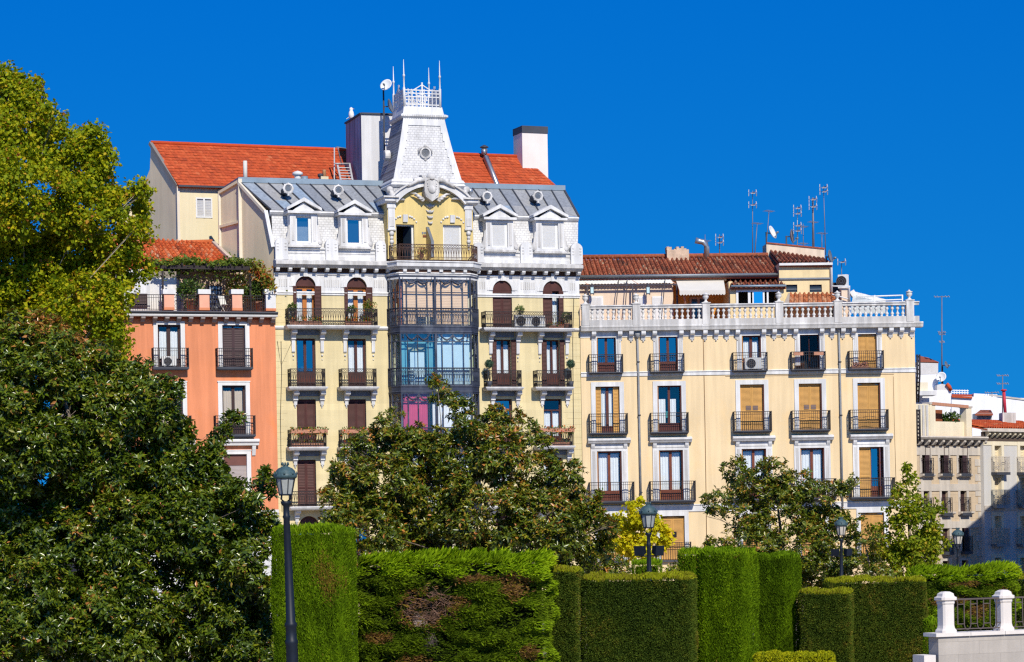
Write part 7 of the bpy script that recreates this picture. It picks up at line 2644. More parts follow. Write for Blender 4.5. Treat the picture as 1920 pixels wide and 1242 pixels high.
sky_aerial(1766, 555, 735, 203, 'very tall lone aerial mast standing on the white rooftop house', ((0.99, 0.62), (0.62, 0.3), (0.6, 0.25), (0.52, 0.2)))
sky_aerial(1880, 703, 780, 197, 'thin forked aerial beside the red flue pipe on the far right', ((0.98, 0.45), (0.78, 0.45)), thick=0.05)
sky_aerial(1860, 735, 752, 216, 'tiny twin aerial on the long white house skyline', ((0.9, 0.6),), thick=0.05)
P_ = at(1765, 708, 202.4)
dish('white satellite dish at the foot of the tall lone mast', P_, 0.42, -25, 20, at(1768, 735, 202.8))
P_ = at(1773, 685, 202.4)
dish('small grey satellite dish halfway up the tall lone mast', P_, 0.3, 60, 15, at(1768, 735, 202.8), GREYMET)

# tall corner house outside the frame on the right: its shadow falls across the side street
F1 = db.world(Vector(hb.root.location) * 0)
f1 = hb.v(1832, 985)
f2 = db.v(1920, 905)
f1, f2 = hb.world(f1), db.world(f2)
hh = 17.0
e1 = f1 + sunv * ((hh - f1.z) / sunv.z)
e2 = f2 + sunv * ((hh - f2.z) / sunv.z)
dd_ = (e2 - e1).normalized()
sideR = Vector((dd_.y, -dd_.x, 0)).normalized()
cs = Bld('apartment_building', 'plain ochre corner house standing to the right of the side street', 1960, 170, 0)
cs.root.location = (0, 0, 0)
A_ = e1 - dd_ * 5
B_ = e2 + dd_ * 4
mb = MB()
pl = [A_, B_, B_ + sideR * 12, A_ + sideR * 12]
mb.hull8([Vector((p.x, p.y, 0)) for p in pl], [Vector((p.x, p.y, hh)) for p in pl], PEACH)
mb.build('wall', cs.root)
mb = MB()
up = Vector((0, 0, 0.12))
for i in range(4):
    mb.bar(Vector((pl[i].x, pl[i].y, hh)) + up, Vector((pl[(i + 1) % 4].x, pl[(i + 1) % 4].y, hh)) + up, 0.3, WHITE, 0.22)
mb.build('cornice', cs.root)
spots_ = [(A_ + (B_ - A_) * ((k + 0.7) / 3.6), dd_, -sideR) for k in range(3)] + [(A_ + sideR * (1.8 + 2.8 * k), sideR, -dd_) for k in range(4)]
for (c, al, out) in spots_:
    for q in range(4):
        z_ = 1.2 + q * 4

        def slab(w__, y0, y1, za, zb_):
            p = [c - al * w__ + out * y0, c + al * w__ + out * y0, c + al * w__ + out * y1, c - al * w__ + out * y1]
            return [Vector((v.x, v.y, za)) for v in p], [Vector((v.x, v.y, zb_)) for v in p]
        mb = MB()
        mb.hull8(*slab(0.78, 0.0, 0.05, z_, z_ + 2.5), WHITE)
        o = mb.build('window', cs.root)
        mb = MB()
        mb.hull8(*slab(0.55, 0.052, 0.08, z_ + 0.04, z_ + 2.25), BROWNW)
        for k in range(22):
            mb.hull8(*slab(0.48, 0.082, 0.10, z_ + 0.1 + k * 0.095, z_ + 0.16 + k * 0.095), BROWNW)
        mb.build('shutter', o)
        mb = MB()
        mb.hull8(*slab(0.95, 0.0, 0.45, z_ - 0.18, z_ - 0.02), LEADD)
        for k in range(15):
            e = c + al * (-0.92 + 1.84 * k / 14) + out * 0.42
            mb.bar((e.x, e.y, z_), (e.x, e.y, z_ + 1.0), 0.022, IRON)
        e0, e1 = c - al * 0.94 + out * 0.42, c + al * 0.94 + out * 0.42
        mb.bar((e0.x, e0.y, z_ + 1.0), (e1.x, e1.y, z_ + 1.0), 0.045, IRON)
        mb.build('balcony', cs.root)
# ------------------------------------------------------------------ trees
BARK = pm('bark', (0.20, 0.16, 0.12), 0.95, var=0.35, scale=4, bump=0.6)
BARKP = pm('plane_bark', (0.36, 0.31, 0.23), 0.95, var=0.35, scale=3, bump=0.4)
LEAF_MAG = attr_mat('magnolia_leaf', [(0, (0.030, 0.056, 0.006)), (0.45, (0.088, 0.138, 0.008)), (0.72, (0.19, 0.225, 0.012)), (0.85, (0.24, 0.24, 0.03)), (0.93, (0.34, 0.14, 0.03)), (1, (0.46, 0.20, 0.05))], 0.28, 0.2, 0.5)
LEAF_MAGW = attr_mat('magnolia_leaf_warm', [(0, (0.038, 0.060, 0.006)), (0.38, (0.105, 0.150, 0.010)), (0.60, (0.215, 0.225, 0.015)), (0.76, (0.33, 0.235, 0.03)), (0.9, (0.40, 0.14, 0.028)), (1, (0.50, 0.20, 0.045))], 0.30, 0.2, 0.5)
LEAF_PLANE = attr_mat('plane_leaf', [(0, (0.085, 0.145, 0.005)), (0.5, (0.29, 0.35, 0.008)), (0.78, (0.52, 0.48, 0.012)), (0.92, (0.60, 0.38, 0.03)), (1, (0.40, 0.16, 0.03))], 0.6, 0.42, 0.15)
LEAF_LIME = attr_mat('lime_leaf', [(0, (0.09, 0.14, 0.006)), (0.5, (0.22, 0.29, 0.012)), (0.85, (0.40, 0.40, 0.02)), (1, (0.50, 0.33, 0.04))], 0.6, 0.4, 0.15)
LEAF_YEL = attr_mat('yellow_leaf', [(0, (0.40, 0.42, 0.01)), (0.5, (0.64, 0.60, 0.012)), (1, (0.80, 0.60, 0.02))], 0.6, 0.42, 0.15)


def tree(name, label, blobs, Y, leafsize, mat, dens, base_px, spread=2.2, clump=0.34, group=None, seed=1, warm=0.0, kind='magnolia', bark=None, trunk=0.22, wr=0.42, shell=0.55, limbs=0.6, more=1.0):
    """blobs: (px, py, radius px) of the crown's masses at distance Y; each is broken into clumps, each clump into leaf whorls"""
    rs = np.random.RandomState(seed)
    sc = FOC / Y
    base = at(base_px, 1000, Y)
    base = Vector((base.x, Y, 0))
    t = thing(name, label, 'tree', base, 0, group)
    C_, D_, NN, LL, RN = [], [], [], [], []
    tips = []
    for bi, (px_, py_, rp, *xh) in enumerate(blobs):
        c = np.array(at(px_, py_, Y)) - np.array(base)
        R = rp / sc
        c[1] += rs.uniform(-1, 1) * spread
        tips.append((Vector(c), R))
        nc = max(4, int(more * 17 * (R / (clump * 2.2)) ** 2 * 0.8 + 5))
        for k in range(nc):
            d = rs.normal(size=3)
            d /= np.linalg.norm(d)
            if d[1] > 0.55 and rs.uniform() < 0.6:
                d[1] *= -1
            rad_ = R * (shell + (1 - shell) * rs.uniform() ** 0.5) * 0.92
            cc = c + d * rad_ * np.array([1, 1, 0.92])
            rc = clump * rs.uniform(0.45, 1.3) * min(1.0, 0.45 + R * 0.5)
            n = max(6, int(1.7 * dens * (rc / clump) ** 2))
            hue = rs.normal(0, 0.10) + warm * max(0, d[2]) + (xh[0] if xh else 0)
            if kind == 'magnolia':
                nw = max(1, n // 6)
                w = nrmz(rs.normal(size=(nw, 3)) + d * 0.7)
                wc = cc + w * rc * rs.uniform(0.35, 1.0, size=(nw, 1))
                ax = nrmz(w * 0.8 + np.array([0, 0, 0.6]) + rs.normal(scale=0.35, size=(nw, 3)))
                for q in range(nw):
                    m = rs.randint(5, 9)
                    a = ax[q]
                    e1 = np.cross(a, [0.3, 0.9, 0.1])
                    e1 /= np.linalg.norm(e1)
                    e2 = np.cross(a, e1)
                    th = np.arange(m) * 2.4 + rs.uniform(0, 6)
                    tilt = rs.uniform(0.15, 0.8, m)
                    dl = (np.cos(th)[:, None] * e1 + np.sin(th)[:, None] * e2) + a * tilt[:, None]
                    C_.append(np.repeat(wc[q][None], m, 0) + rs.normal(scale=0.03, size=(m, 3)))
                    D_.append(dl)
                    NN.append(np.repeat(a[None], m, 0) + rs.normal(scale=0.25, size=(m, 3)))
                    LL.append(leafsize * rs.uniform(0.7, 1.2, m))
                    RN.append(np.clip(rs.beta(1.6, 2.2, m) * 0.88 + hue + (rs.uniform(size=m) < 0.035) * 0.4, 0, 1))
            else:
                w = nrmz(rs.normal(size=(n, 3)))
                C_.append(cc + w * rc * rs.uniform(0.25, 1.05, size=(n, 1)))
                D_.append(rs.normal(size=(n, 3)) + np.array([0, 0, -0.25]) + d * 0.4)
                NN.append(rs.normal(size=(n, 3)) * 0.7 + d * 0.5 + np.array([0, -0.2, 0.7]))
                LL.append(leafsize * rs.uniform(0.65, 1.25, n))
                RN.append(np.clip(rs.beta(1.8, 2.2, n) + hue, 0, 1))
    C_, D_, NN, LL, RN = np.concatenate(C_), np.concatenate(D_), np.concatenate(NN), np.concatenate(LL), np.concatenate(RN)
    o = leaf_obj('crown', [(C_, D_, NN, LL)], mat, wr, t, RN, fold=0.16)
    # trunk and limbs reaching into every mass of the crown
    mb = MB()
    tips.sort(key=lambda x: x[0].z)
    topz = tips[-1][0].z
    fork = Vector((0, 0, max(0.8, topz * 0.22)))
    mb.tube([(0, 0, -0.05), (0.05, 0, fork.z * 0.5), fork], [trunk * 1.25, trunk, trunk * 0.9], bark or BARK, 9)
    top = Vector((tips[-1][0].x * 0.6, tips[-1][0].y * 0.4, topz * 0.82))
    mb.tube([fork, fork.lerp(top, 0.5) + Vector((0.15, 0.1, 0)), top], [trunk * 0.85, trunk * 0.55, trunk * 0.2], bark or BARK, 8)
    for i, (c, R) in enumerate(tips):
        if R < 0.25:
            continue
        s = min(0.95, max(0.0, (c.z - fork.z) / max(0.5, top.z - fork.z) - 0.30))
        st_ = fork.lerp(top, s)
        m = st_.lerp(c, 0.5) + Vector((rs.uniform(-0.2, 0.2), rs.uniform(-0.2, 0.2), -0.12 * (c - st_).length * 0.5))
        r0 = trunk * (0.42 - 0.2 * s) * limbs
        mb.tube([st_, m, c], [r0, r0 * 0.65, r0 * 0.25], bark or BARK, 6)
        for k in range(4):
            d = Vector(rs.normal(size=3)).normalized()
            p1 = m.lerp(c, rs.uniform(0.2, 1.0))
            p2 = c + d * R * rs.uniform(0.6, 0.95)
            mb.tube([p1, p1.lerp(p2, 0.5) + Vector((0, 0, 0.06)), p2], [r0 * 0.3, r0 * 0.2, 0.008], bark or BARK, 4)
    mb.build('trunk', t)
    return t


plane = [(28, 192, 60), (0, 262, 88), (88, 268, 66), (150, 312, 66), (188, 300, 34), (60, 380, 100), (165, 400, 78), (222, 380, 44), (246, 372, 26), (243, 440, 36), (120, 480, 98), (205, 505, 58), (252, 500, 22), (30, 520, 108), (150, 590, 88), (222, 575, 46), (232, 640, 38), (60, 640, 98), (-60, 400, 118), (60, 160, 22), (8, 148, 26), (108, 222, 24), (172, 258, 24), (262, 352, 16), (268, 430, 16), (200, 660, 40), (-70, 560, 110), (-70, 250, 90)]
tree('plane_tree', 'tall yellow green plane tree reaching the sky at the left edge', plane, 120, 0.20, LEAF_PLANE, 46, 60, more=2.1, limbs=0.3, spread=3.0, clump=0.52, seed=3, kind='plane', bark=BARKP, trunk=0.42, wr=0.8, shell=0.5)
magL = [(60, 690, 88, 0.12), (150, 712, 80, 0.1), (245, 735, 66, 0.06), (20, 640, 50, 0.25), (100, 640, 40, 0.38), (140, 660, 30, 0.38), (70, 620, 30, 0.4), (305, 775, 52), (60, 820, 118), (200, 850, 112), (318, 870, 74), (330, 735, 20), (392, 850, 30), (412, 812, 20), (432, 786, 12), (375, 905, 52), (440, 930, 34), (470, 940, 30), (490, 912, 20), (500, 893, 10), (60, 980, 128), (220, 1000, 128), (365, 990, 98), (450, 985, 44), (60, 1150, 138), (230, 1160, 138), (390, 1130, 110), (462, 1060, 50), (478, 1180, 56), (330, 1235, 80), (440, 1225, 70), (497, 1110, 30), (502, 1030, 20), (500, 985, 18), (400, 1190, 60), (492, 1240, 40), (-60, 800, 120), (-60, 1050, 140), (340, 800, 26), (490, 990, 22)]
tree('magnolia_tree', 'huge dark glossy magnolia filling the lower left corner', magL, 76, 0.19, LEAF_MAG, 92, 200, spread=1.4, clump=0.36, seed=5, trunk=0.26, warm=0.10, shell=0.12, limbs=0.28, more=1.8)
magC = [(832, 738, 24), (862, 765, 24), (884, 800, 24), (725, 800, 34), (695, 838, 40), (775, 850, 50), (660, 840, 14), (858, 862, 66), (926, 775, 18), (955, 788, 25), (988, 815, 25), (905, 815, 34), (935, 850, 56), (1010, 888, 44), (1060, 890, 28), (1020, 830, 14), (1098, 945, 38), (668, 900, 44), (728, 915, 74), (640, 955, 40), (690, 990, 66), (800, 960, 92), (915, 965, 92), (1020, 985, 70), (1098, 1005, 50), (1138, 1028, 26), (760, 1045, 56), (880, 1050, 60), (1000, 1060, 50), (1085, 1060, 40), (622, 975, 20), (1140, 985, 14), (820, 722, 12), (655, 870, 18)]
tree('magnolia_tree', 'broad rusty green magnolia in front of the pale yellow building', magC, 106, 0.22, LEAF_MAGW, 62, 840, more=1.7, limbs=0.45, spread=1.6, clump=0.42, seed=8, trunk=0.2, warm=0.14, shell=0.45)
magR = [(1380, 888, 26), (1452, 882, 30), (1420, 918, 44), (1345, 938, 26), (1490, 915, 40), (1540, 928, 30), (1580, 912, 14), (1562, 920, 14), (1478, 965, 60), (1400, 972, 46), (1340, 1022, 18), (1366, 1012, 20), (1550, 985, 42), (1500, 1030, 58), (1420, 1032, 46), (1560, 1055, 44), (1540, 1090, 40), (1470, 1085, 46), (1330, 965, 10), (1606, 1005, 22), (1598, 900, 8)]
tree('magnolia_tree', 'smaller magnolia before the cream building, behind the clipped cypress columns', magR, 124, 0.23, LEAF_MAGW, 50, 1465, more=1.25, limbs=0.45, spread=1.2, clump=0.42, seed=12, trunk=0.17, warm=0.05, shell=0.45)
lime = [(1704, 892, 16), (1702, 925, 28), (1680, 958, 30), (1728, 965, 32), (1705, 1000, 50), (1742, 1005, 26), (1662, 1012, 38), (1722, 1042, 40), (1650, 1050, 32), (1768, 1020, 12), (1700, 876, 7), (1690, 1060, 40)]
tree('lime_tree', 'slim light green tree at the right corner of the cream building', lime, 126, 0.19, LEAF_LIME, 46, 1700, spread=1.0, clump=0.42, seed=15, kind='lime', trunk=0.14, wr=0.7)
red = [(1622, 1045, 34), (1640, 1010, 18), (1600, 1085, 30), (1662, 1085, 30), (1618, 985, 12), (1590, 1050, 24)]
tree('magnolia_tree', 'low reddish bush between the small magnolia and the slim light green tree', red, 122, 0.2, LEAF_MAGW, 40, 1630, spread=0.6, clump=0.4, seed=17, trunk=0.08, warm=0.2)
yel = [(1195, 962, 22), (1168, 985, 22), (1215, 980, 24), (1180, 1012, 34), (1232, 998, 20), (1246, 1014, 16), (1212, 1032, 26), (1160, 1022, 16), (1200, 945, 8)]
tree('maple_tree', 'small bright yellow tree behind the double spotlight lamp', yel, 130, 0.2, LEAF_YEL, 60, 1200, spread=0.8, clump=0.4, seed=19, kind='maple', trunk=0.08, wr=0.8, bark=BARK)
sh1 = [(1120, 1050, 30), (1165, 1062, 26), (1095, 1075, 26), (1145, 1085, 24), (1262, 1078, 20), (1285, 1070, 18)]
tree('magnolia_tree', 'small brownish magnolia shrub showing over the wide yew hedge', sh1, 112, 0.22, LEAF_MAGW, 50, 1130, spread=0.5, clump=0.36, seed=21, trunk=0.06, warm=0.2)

# ------------------------------------------------------------------ clipped hedges
CYP = attr_mat('cypress_spray', [(0, (0.065, 0.120, 0.003)), (0.45, (0.155, 0.27, 0.005)), (0.8, (0.27, 0.40, 0.008)), (0.95, (0.34, 0.42, 0.012)), (1.0, (0.24, 0.13, 0.03))], 0.7, 0.3, 0.1)
YEW = attr_mat('yew_spray', [(0, (0.034, 0.064, 0.009)), (0.5, (0.085, 0.128, 0.012)), (0.70, (0.14, 0.155, 0.016)), (0.84, (0.24, 0.165, 0.028)), (0.92, (0.24, 0.24, 0.015)), (1.0, (0.33, 0.36, 0.012))], 0.7, 0.25, 0.1)
JUN = attr_mat('juniper_spray', [(0, (0.055, 0.095, 0.005)), (0.4, (0.145, 0.215, 0.008)), (0.72, (0.29, 0.44, 0.008)), (0.82, (0.38, 0.50, 0.01)), (0.9, (0.25, 0.14, 0.03)), (1.0, (0.28, 0.15, 0.06))], 0.7, 0.28, 0.1)
BOXH = attr_mat('golden_box', [(0, (0.22, 0.26, 0.008)), (0.5, (0.52, 0.52, 0.012)), (1, (0.74, 0.62, 0.02))], 0.7, 0.4, 0.1)
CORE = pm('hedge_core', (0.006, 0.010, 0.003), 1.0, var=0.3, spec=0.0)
CORE2 = pm('hedge_core_brown', (0.05, 0.035, 0.022), 0.95, var=0.3)


def fnoise(P, f, o):
    fx, fy, fz = f if isinstance(f, tuple) else (f, f, f)
    return np.array([noise.noise(Vector((x * fx + o, y * fy + o * 0.3, z * fz - o))) for x, y, z in P])


def hedge(label, x0, x1, ytop, Y, depth, rot, mat, style, n, seed, cut=None, dead=(), bow=0.0, taper=0.0, name='hedge', group=None, cat='hedge', r=0.14, rough=1.0, tone=0.0):
    """clipped block: x0..x1 are the front's edges in the photograph, depth its thickness in metres, rot its turn in degrees"""
    rs = np.random.RandomState(seed)
    a = rad(rot)
    p0, p1 = at(x0, 1100, Y), at(x1, 1100, Y)
    Wd = (p1.x - p0.x)
    Wd = max(0.4, (Wd - depth * math.sin(-a)) / math.cos(a))
    org = Vector((p0.x, Y, 0))
    H = at((x0 + x1) / 2, ytop, Y).z
    t = thing(name, label, cat, org, a, group)
    k_ = 0.17 if style == 'juniper' else 0.10
    m = MB()
    q_ = r * 0.6
    pl = [(k_ + q_, k_), (Wd - k_ - q_, k_), (Wd - k_, k_ + q_), (Wd - k_, depth - k_ - q_), (Wd - k_ - q_, depth - k_), (k_ + q_, depth - k_), (k_, depth - k_ - q_), (k_, k_ + q_)]
    if taper:
        cx, cy = Wd / 2, depth / 2
        lo = [(cx + (x - cx) * (1 - taper - 0.03), cy + (y - cy) * (1 - taper - 0.03), 0) for x, y in pl]
        hi = [(x, y, H - k_) for x, y in pl]
        m.add(lo + hi, [(i, (i + 1) % 8, 8 + (i + 1) % 8, 8 + i) for i in range(8)] + [tuple(range(8, 16))], CORE)
    else:
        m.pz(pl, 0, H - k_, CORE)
    m.build('core', t)
    areas = np.array([Wd * H, depth * H * 0.9, depth * H * 0.7, Wd * depth * 1.1, Wd * H * 0.2])
    face = rs.choice(5, size=n, p=areas / areas.sum())
    u, v = rs.uniform(size=n), rs.uniform(size=n)
    o = np.zeros(n)
    opts = [(u * Wd, o, v * H), (o + Wd, u * depth, v * H), (o, u * depth, v * H), (u * Wd, v * depth, o + H), (u * Wd, o + depth, v * H)]
    nn = np.array([(0, -1, 0), (1, 0, 0), (-1, 0, 0), (0, 0, 1), (0, 1, 0)], float)
    P = np.zeros((n, 3))
    for f in range(5):
        s = face == f
        P[s] = np.stack(opts[f], 1)[s]
    Nn = nn[face].copy()
    rt = min(r, 0.13)
    inn = np.clip(P, np.array([r, r, 0.0]), np.array([Wd - r, depth - r, H - rt]))
    off = P - inn
    offs = off / np.array([r, r, rt])
    ln = np.linalg.norm(offs, axis=1, keepdims=True)
    P = np.where(ln > 1e-6, inn + offs / np.maximum(ln, 1e-6) * np.array([r, r, rt]), P)
    Nn = nrmz(np.where(ln > 1e-6, offs / np.maximum(ln, 1e-6), Nn))
    g1 = fnoise(P, 0.9, seed)
    g2 = fnoise(P, (5.5, 5.5, 1.6 if style == 'cypress' else 5.5), seed * 2.3)
    up = np.clip(Nn[:, 2], 0, 1)
    P += Nn * (g1 * 0.06 + g2 * 0.035)[:, None] * rough
    P[:, 2] += up * (fnoise(P, (2.2, 2.2, 0), seed + 5.5) * 0.10 + fnoise(P, (7, 7, 0), seed + 9.5) * 0.07) * rough
    if bow or taper:
        zz = np.clip(P[:, 2] / H, 0, 1)
        f = 1 + bow * np.sin(zz * math.pi) - taper * (1 - zz)
        P[:, 0] = Wd / 2 + (P[:, 0] - Wd / 2) * f
        P[:, 1] = depth / 2 + (P[:, 1] - depth / 2) * f
    base = rs.beta(2.0, 2.2, n) * 0.62 + g2 * 0.30 + g1 * 0.16 + 0.06 + tone
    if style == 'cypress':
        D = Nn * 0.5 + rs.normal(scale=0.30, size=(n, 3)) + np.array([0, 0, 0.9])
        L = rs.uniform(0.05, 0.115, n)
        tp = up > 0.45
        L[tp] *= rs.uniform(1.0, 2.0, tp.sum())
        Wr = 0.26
        base[tp] += 0.14  # lighter top: fresh tips, with the sunlit look put into the colour
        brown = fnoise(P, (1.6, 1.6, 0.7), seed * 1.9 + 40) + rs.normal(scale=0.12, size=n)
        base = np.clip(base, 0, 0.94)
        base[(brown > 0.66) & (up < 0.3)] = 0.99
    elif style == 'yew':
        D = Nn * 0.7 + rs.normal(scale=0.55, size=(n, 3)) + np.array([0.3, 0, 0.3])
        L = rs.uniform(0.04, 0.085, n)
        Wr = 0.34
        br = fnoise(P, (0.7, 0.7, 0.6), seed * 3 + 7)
        base = base * 0.82 + np.clip(br, 0, 0.6) * 0.50 + 0.12 * np.clip((P[:, 0] / Wd - 0.8) * 5, 0, 1)  # right edge: brown tint, plus its sunlit strip painted in
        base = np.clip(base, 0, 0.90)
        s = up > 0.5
        base[s] = np.clip(base[s] * 0.15 + 0.90 + rs.normal(scale=0.05, size=s.sum()), 0, 1)  # yellowish top growth, with the lit top painted in as well
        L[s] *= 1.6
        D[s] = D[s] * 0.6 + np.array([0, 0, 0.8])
    elif style == 'box':
        D = Nn * 0.6 + rs.normal(scale=0.5, size=(n, 3)) + np.array([0, 0, 0.5])
        L = rs.uniform(0.05, 0.09, n)
        Wr = 0.45
    else:                                   # shaggy juniper: layered sprays, dark hollows, dead patches
        zr = P[:, 2] / H
        lay = np.sin(P[:, 2] * 9.5 + 7.0 * fnoise(P, (0.7, 0.7, 0.5), seed) + P[:, 0] * 0.8)
        big = fnoise(P, (0.85, 0.8, 1.7), seed * 1.7)
        mid_ = fnoise(P, (2.2, 2.2, 4.0), seed * 2.7)
        P += Nn * (np.maximum(-0.12, lay * 0.06 + big * 0.28 + mid_ * 0.18) * np.where(up > 0.5, 0.5, 1.0))[:, None]
        D = Nn * 0.6 + rs.normal(scale=0.26, size=(n, 3)) + np.array([0.7, 0, 0.10])
        s = up > 0.45
        D[s] += np.array([0.1, -0.3, 0.5])
        L = rs.uniform(0.09, 0.20, n)
        L[s] *= rs.uniform(0.8, 1.7, s.sum())
        Wr = 0.22
        base = base * 0.62 + 0.0 + big * 0.20 + mid_ * 0.16 + lay * 0.06  # body and recesses coloured darker for the deep shade between sprays
        base += 0.16 * np.clip((P[:, 0] / Wd - 0.72) * 3.5, 0, 1)  # sunlit right side painted in by lighter sprays
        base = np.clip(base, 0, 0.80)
        base[zr > 0.90] = np.clip(base[zr > 0.90] * 0.5 + 0.52, 0, 0.84)  # fresh fringe, coloured lighter also for the light on top
        w = fnoise(P, (3.0, 3.0, 4.0), seed + 77)
        for (cu, cv, ra, rb2) in dead:
            q = ((P[:, 0] / Wd - cu) / ra) ** 2 + ((zr - cv) / rb2) ** 2
            e = (q + w * 1.2 + rs.normal(scale=0.3, size=n) < 1) & (face == 0)
            base[e] = rs.uniform(0.87, 1.0, e.sum())
        hol = (big + mid_ * 0.7 < -0.30) & (face == 0) & (rs.uniform(size=n) < 0.8)
        P, D, Nn, L, base, w, zr, face = [x[~hol] for x in (P, D, Nn, L, base, w, zr, face)]
        n = len(P)
        if cut is not None:
            cu, cv, ra, rb2 = cut
            q = ((P[:, 0] / Wd - cu) / ra) ** 2 + ((zr - cv) / rb2) ** 2
            keep = ~((face == 0) & (q + w * 0.9 < 1) & (rs.uniform(size=n) < 0.93))
            P, D, Nn, L, base = P[keep], D[keep], Nn[keep], L[keep], base[keep]
    leaf_obj('foliage', [(P, D, Nn + rs.normal(scale=0.3, size=P.shape), L)], mat, Wr, t, np.clip(base, 0, 1), fold=0.12)
    if style == 'juniper' and cut is not None:
        mb = MB()
        cu, cv, ra, rb2 = cut
        TW = pm('dead_twig', (0.26, 0.15, 0.105), 0.9, var=0.4, scale=6)
        TW2 = pm('grey_twig', (0.32, 0.25, 0.21), 0.9, var=0.3, scale=6)
        for k in range(420):
            th, rr = rs.uniform(0, 6.28), rs.uniform() ** 0.6 * 1.1
            x = (cu + math.cos(th) * rr * ra) * Wd
            z = (cv + math.sin(th) * rr * rb2) * H
            p = Vector((x, 0.22 - 0.2 * min(1, rr) + rs.uniform(0, 0.1), z))
            d = Vector((rs.normal(0.25, 0.25), -0.08, rs.normal(-0.03, 0.16))) * rs.uniform(0.4, 1.1)
            mb.tube([p, p + d * 0.5 + Vector((0, -0.02, 0.02)), p + d], [0.009, 0.006, 0.003], TW, 3)
        for k in range(120):
            x = (cu - ra * 0.25 + rs.normal() * 0.012) * Wd
            p = Vector((x, 0.14, (cv - rb2 * 0.5) * H + rs.normal() * 0.05))
            mb.tube([p, p + Vector((0.2 + rs.normal() * 0.06, -0.08, -0.38)), p + Vector((0.33 + rs.normal() * 0.10, -0.05, -0.80 + rs.normal() * 0.1))], [0.010, 0.007, 0.003], TW2, 3)
        mb.build('dead_twigs', t)
    return t


GH = 'clipped hedge blocks in the square'
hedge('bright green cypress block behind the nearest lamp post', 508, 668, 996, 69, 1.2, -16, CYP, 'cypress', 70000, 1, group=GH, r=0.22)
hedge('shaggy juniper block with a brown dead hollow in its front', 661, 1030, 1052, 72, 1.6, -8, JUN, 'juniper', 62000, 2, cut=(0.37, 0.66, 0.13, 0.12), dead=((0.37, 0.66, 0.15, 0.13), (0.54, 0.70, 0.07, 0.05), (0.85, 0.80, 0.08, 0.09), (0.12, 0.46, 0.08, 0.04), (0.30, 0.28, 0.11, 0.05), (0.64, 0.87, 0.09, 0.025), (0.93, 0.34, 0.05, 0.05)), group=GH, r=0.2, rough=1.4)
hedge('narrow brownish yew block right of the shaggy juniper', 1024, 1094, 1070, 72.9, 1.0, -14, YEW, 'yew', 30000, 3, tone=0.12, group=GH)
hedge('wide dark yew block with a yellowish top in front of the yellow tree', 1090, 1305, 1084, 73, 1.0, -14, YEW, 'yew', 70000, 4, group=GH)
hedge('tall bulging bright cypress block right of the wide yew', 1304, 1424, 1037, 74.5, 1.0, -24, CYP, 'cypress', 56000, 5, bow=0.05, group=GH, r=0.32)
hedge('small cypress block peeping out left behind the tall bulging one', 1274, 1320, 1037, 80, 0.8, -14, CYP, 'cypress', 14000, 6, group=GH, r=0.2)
hedge('darker tapering cypress block right of the bulging one', 1406, 1507, 1045, 80, 1.0, -24, CYP, 'cypress', 44000, 7, tone=-0.13, bow=0.03, taper=0.09, group=GH, r=0.32)  # negative tone paints in the shade beside the bulging block
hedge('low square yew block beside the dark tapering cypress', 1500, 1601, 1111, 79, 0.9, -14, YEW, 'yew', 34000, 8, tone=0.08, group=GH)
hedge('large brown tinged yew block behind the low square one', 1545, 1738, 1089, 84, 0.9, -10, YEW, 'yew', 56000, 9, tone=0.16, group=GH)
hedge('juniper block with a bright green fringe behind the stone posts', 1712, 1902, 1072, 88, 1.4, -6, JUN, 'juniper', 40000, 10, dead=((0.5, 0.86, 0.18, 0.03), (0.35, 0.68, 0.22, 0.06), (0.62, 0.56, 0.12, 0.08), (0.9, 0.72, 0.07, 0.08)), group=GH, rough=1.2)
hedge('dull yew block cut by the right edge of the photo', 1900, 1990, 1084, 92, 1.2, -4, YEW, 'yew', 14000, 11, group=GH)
hedge('low golden box hedge at the foot of the cypress blocks', 1412, 1562, 1227, 73.0, 0.45, -3, BOXH, 'box', 9000, 12, group=GH)
hedge('small bright bush block just above the wide yew, beside the lamp', 1186, 1242, 1057, 90, 0.7, -8, CYP, 'cypress', 9000, 13, group=GH)
hedge('strip of hedge in the gap beside the stone wall', 1735, 1762, 1168, 80, 0.5, 0, CYP, 'cypress', 4000, 14, group=GH)

# ------------------------------------------------------------------ lamp posts
LPM = pm('lamp_black', (0.009, 0.014, 0.024), 0.5, var=0.25, scale=6, spec=0.3)
LPG = pm('lamp_green', (0.055, 0.10, 0.11), 0.5, var=0.3, scale=10)
LPGL = pm('lamp_frosted_glass', (0.36, 0.38, 0.36), 0.35, var=0.18, scale=7, spec=0.5)
LPGW = pm('lamp_clear_glass', (0.55, 0.50, 0.42), 0.35, var=0.1, scale=7, spec=0.5)


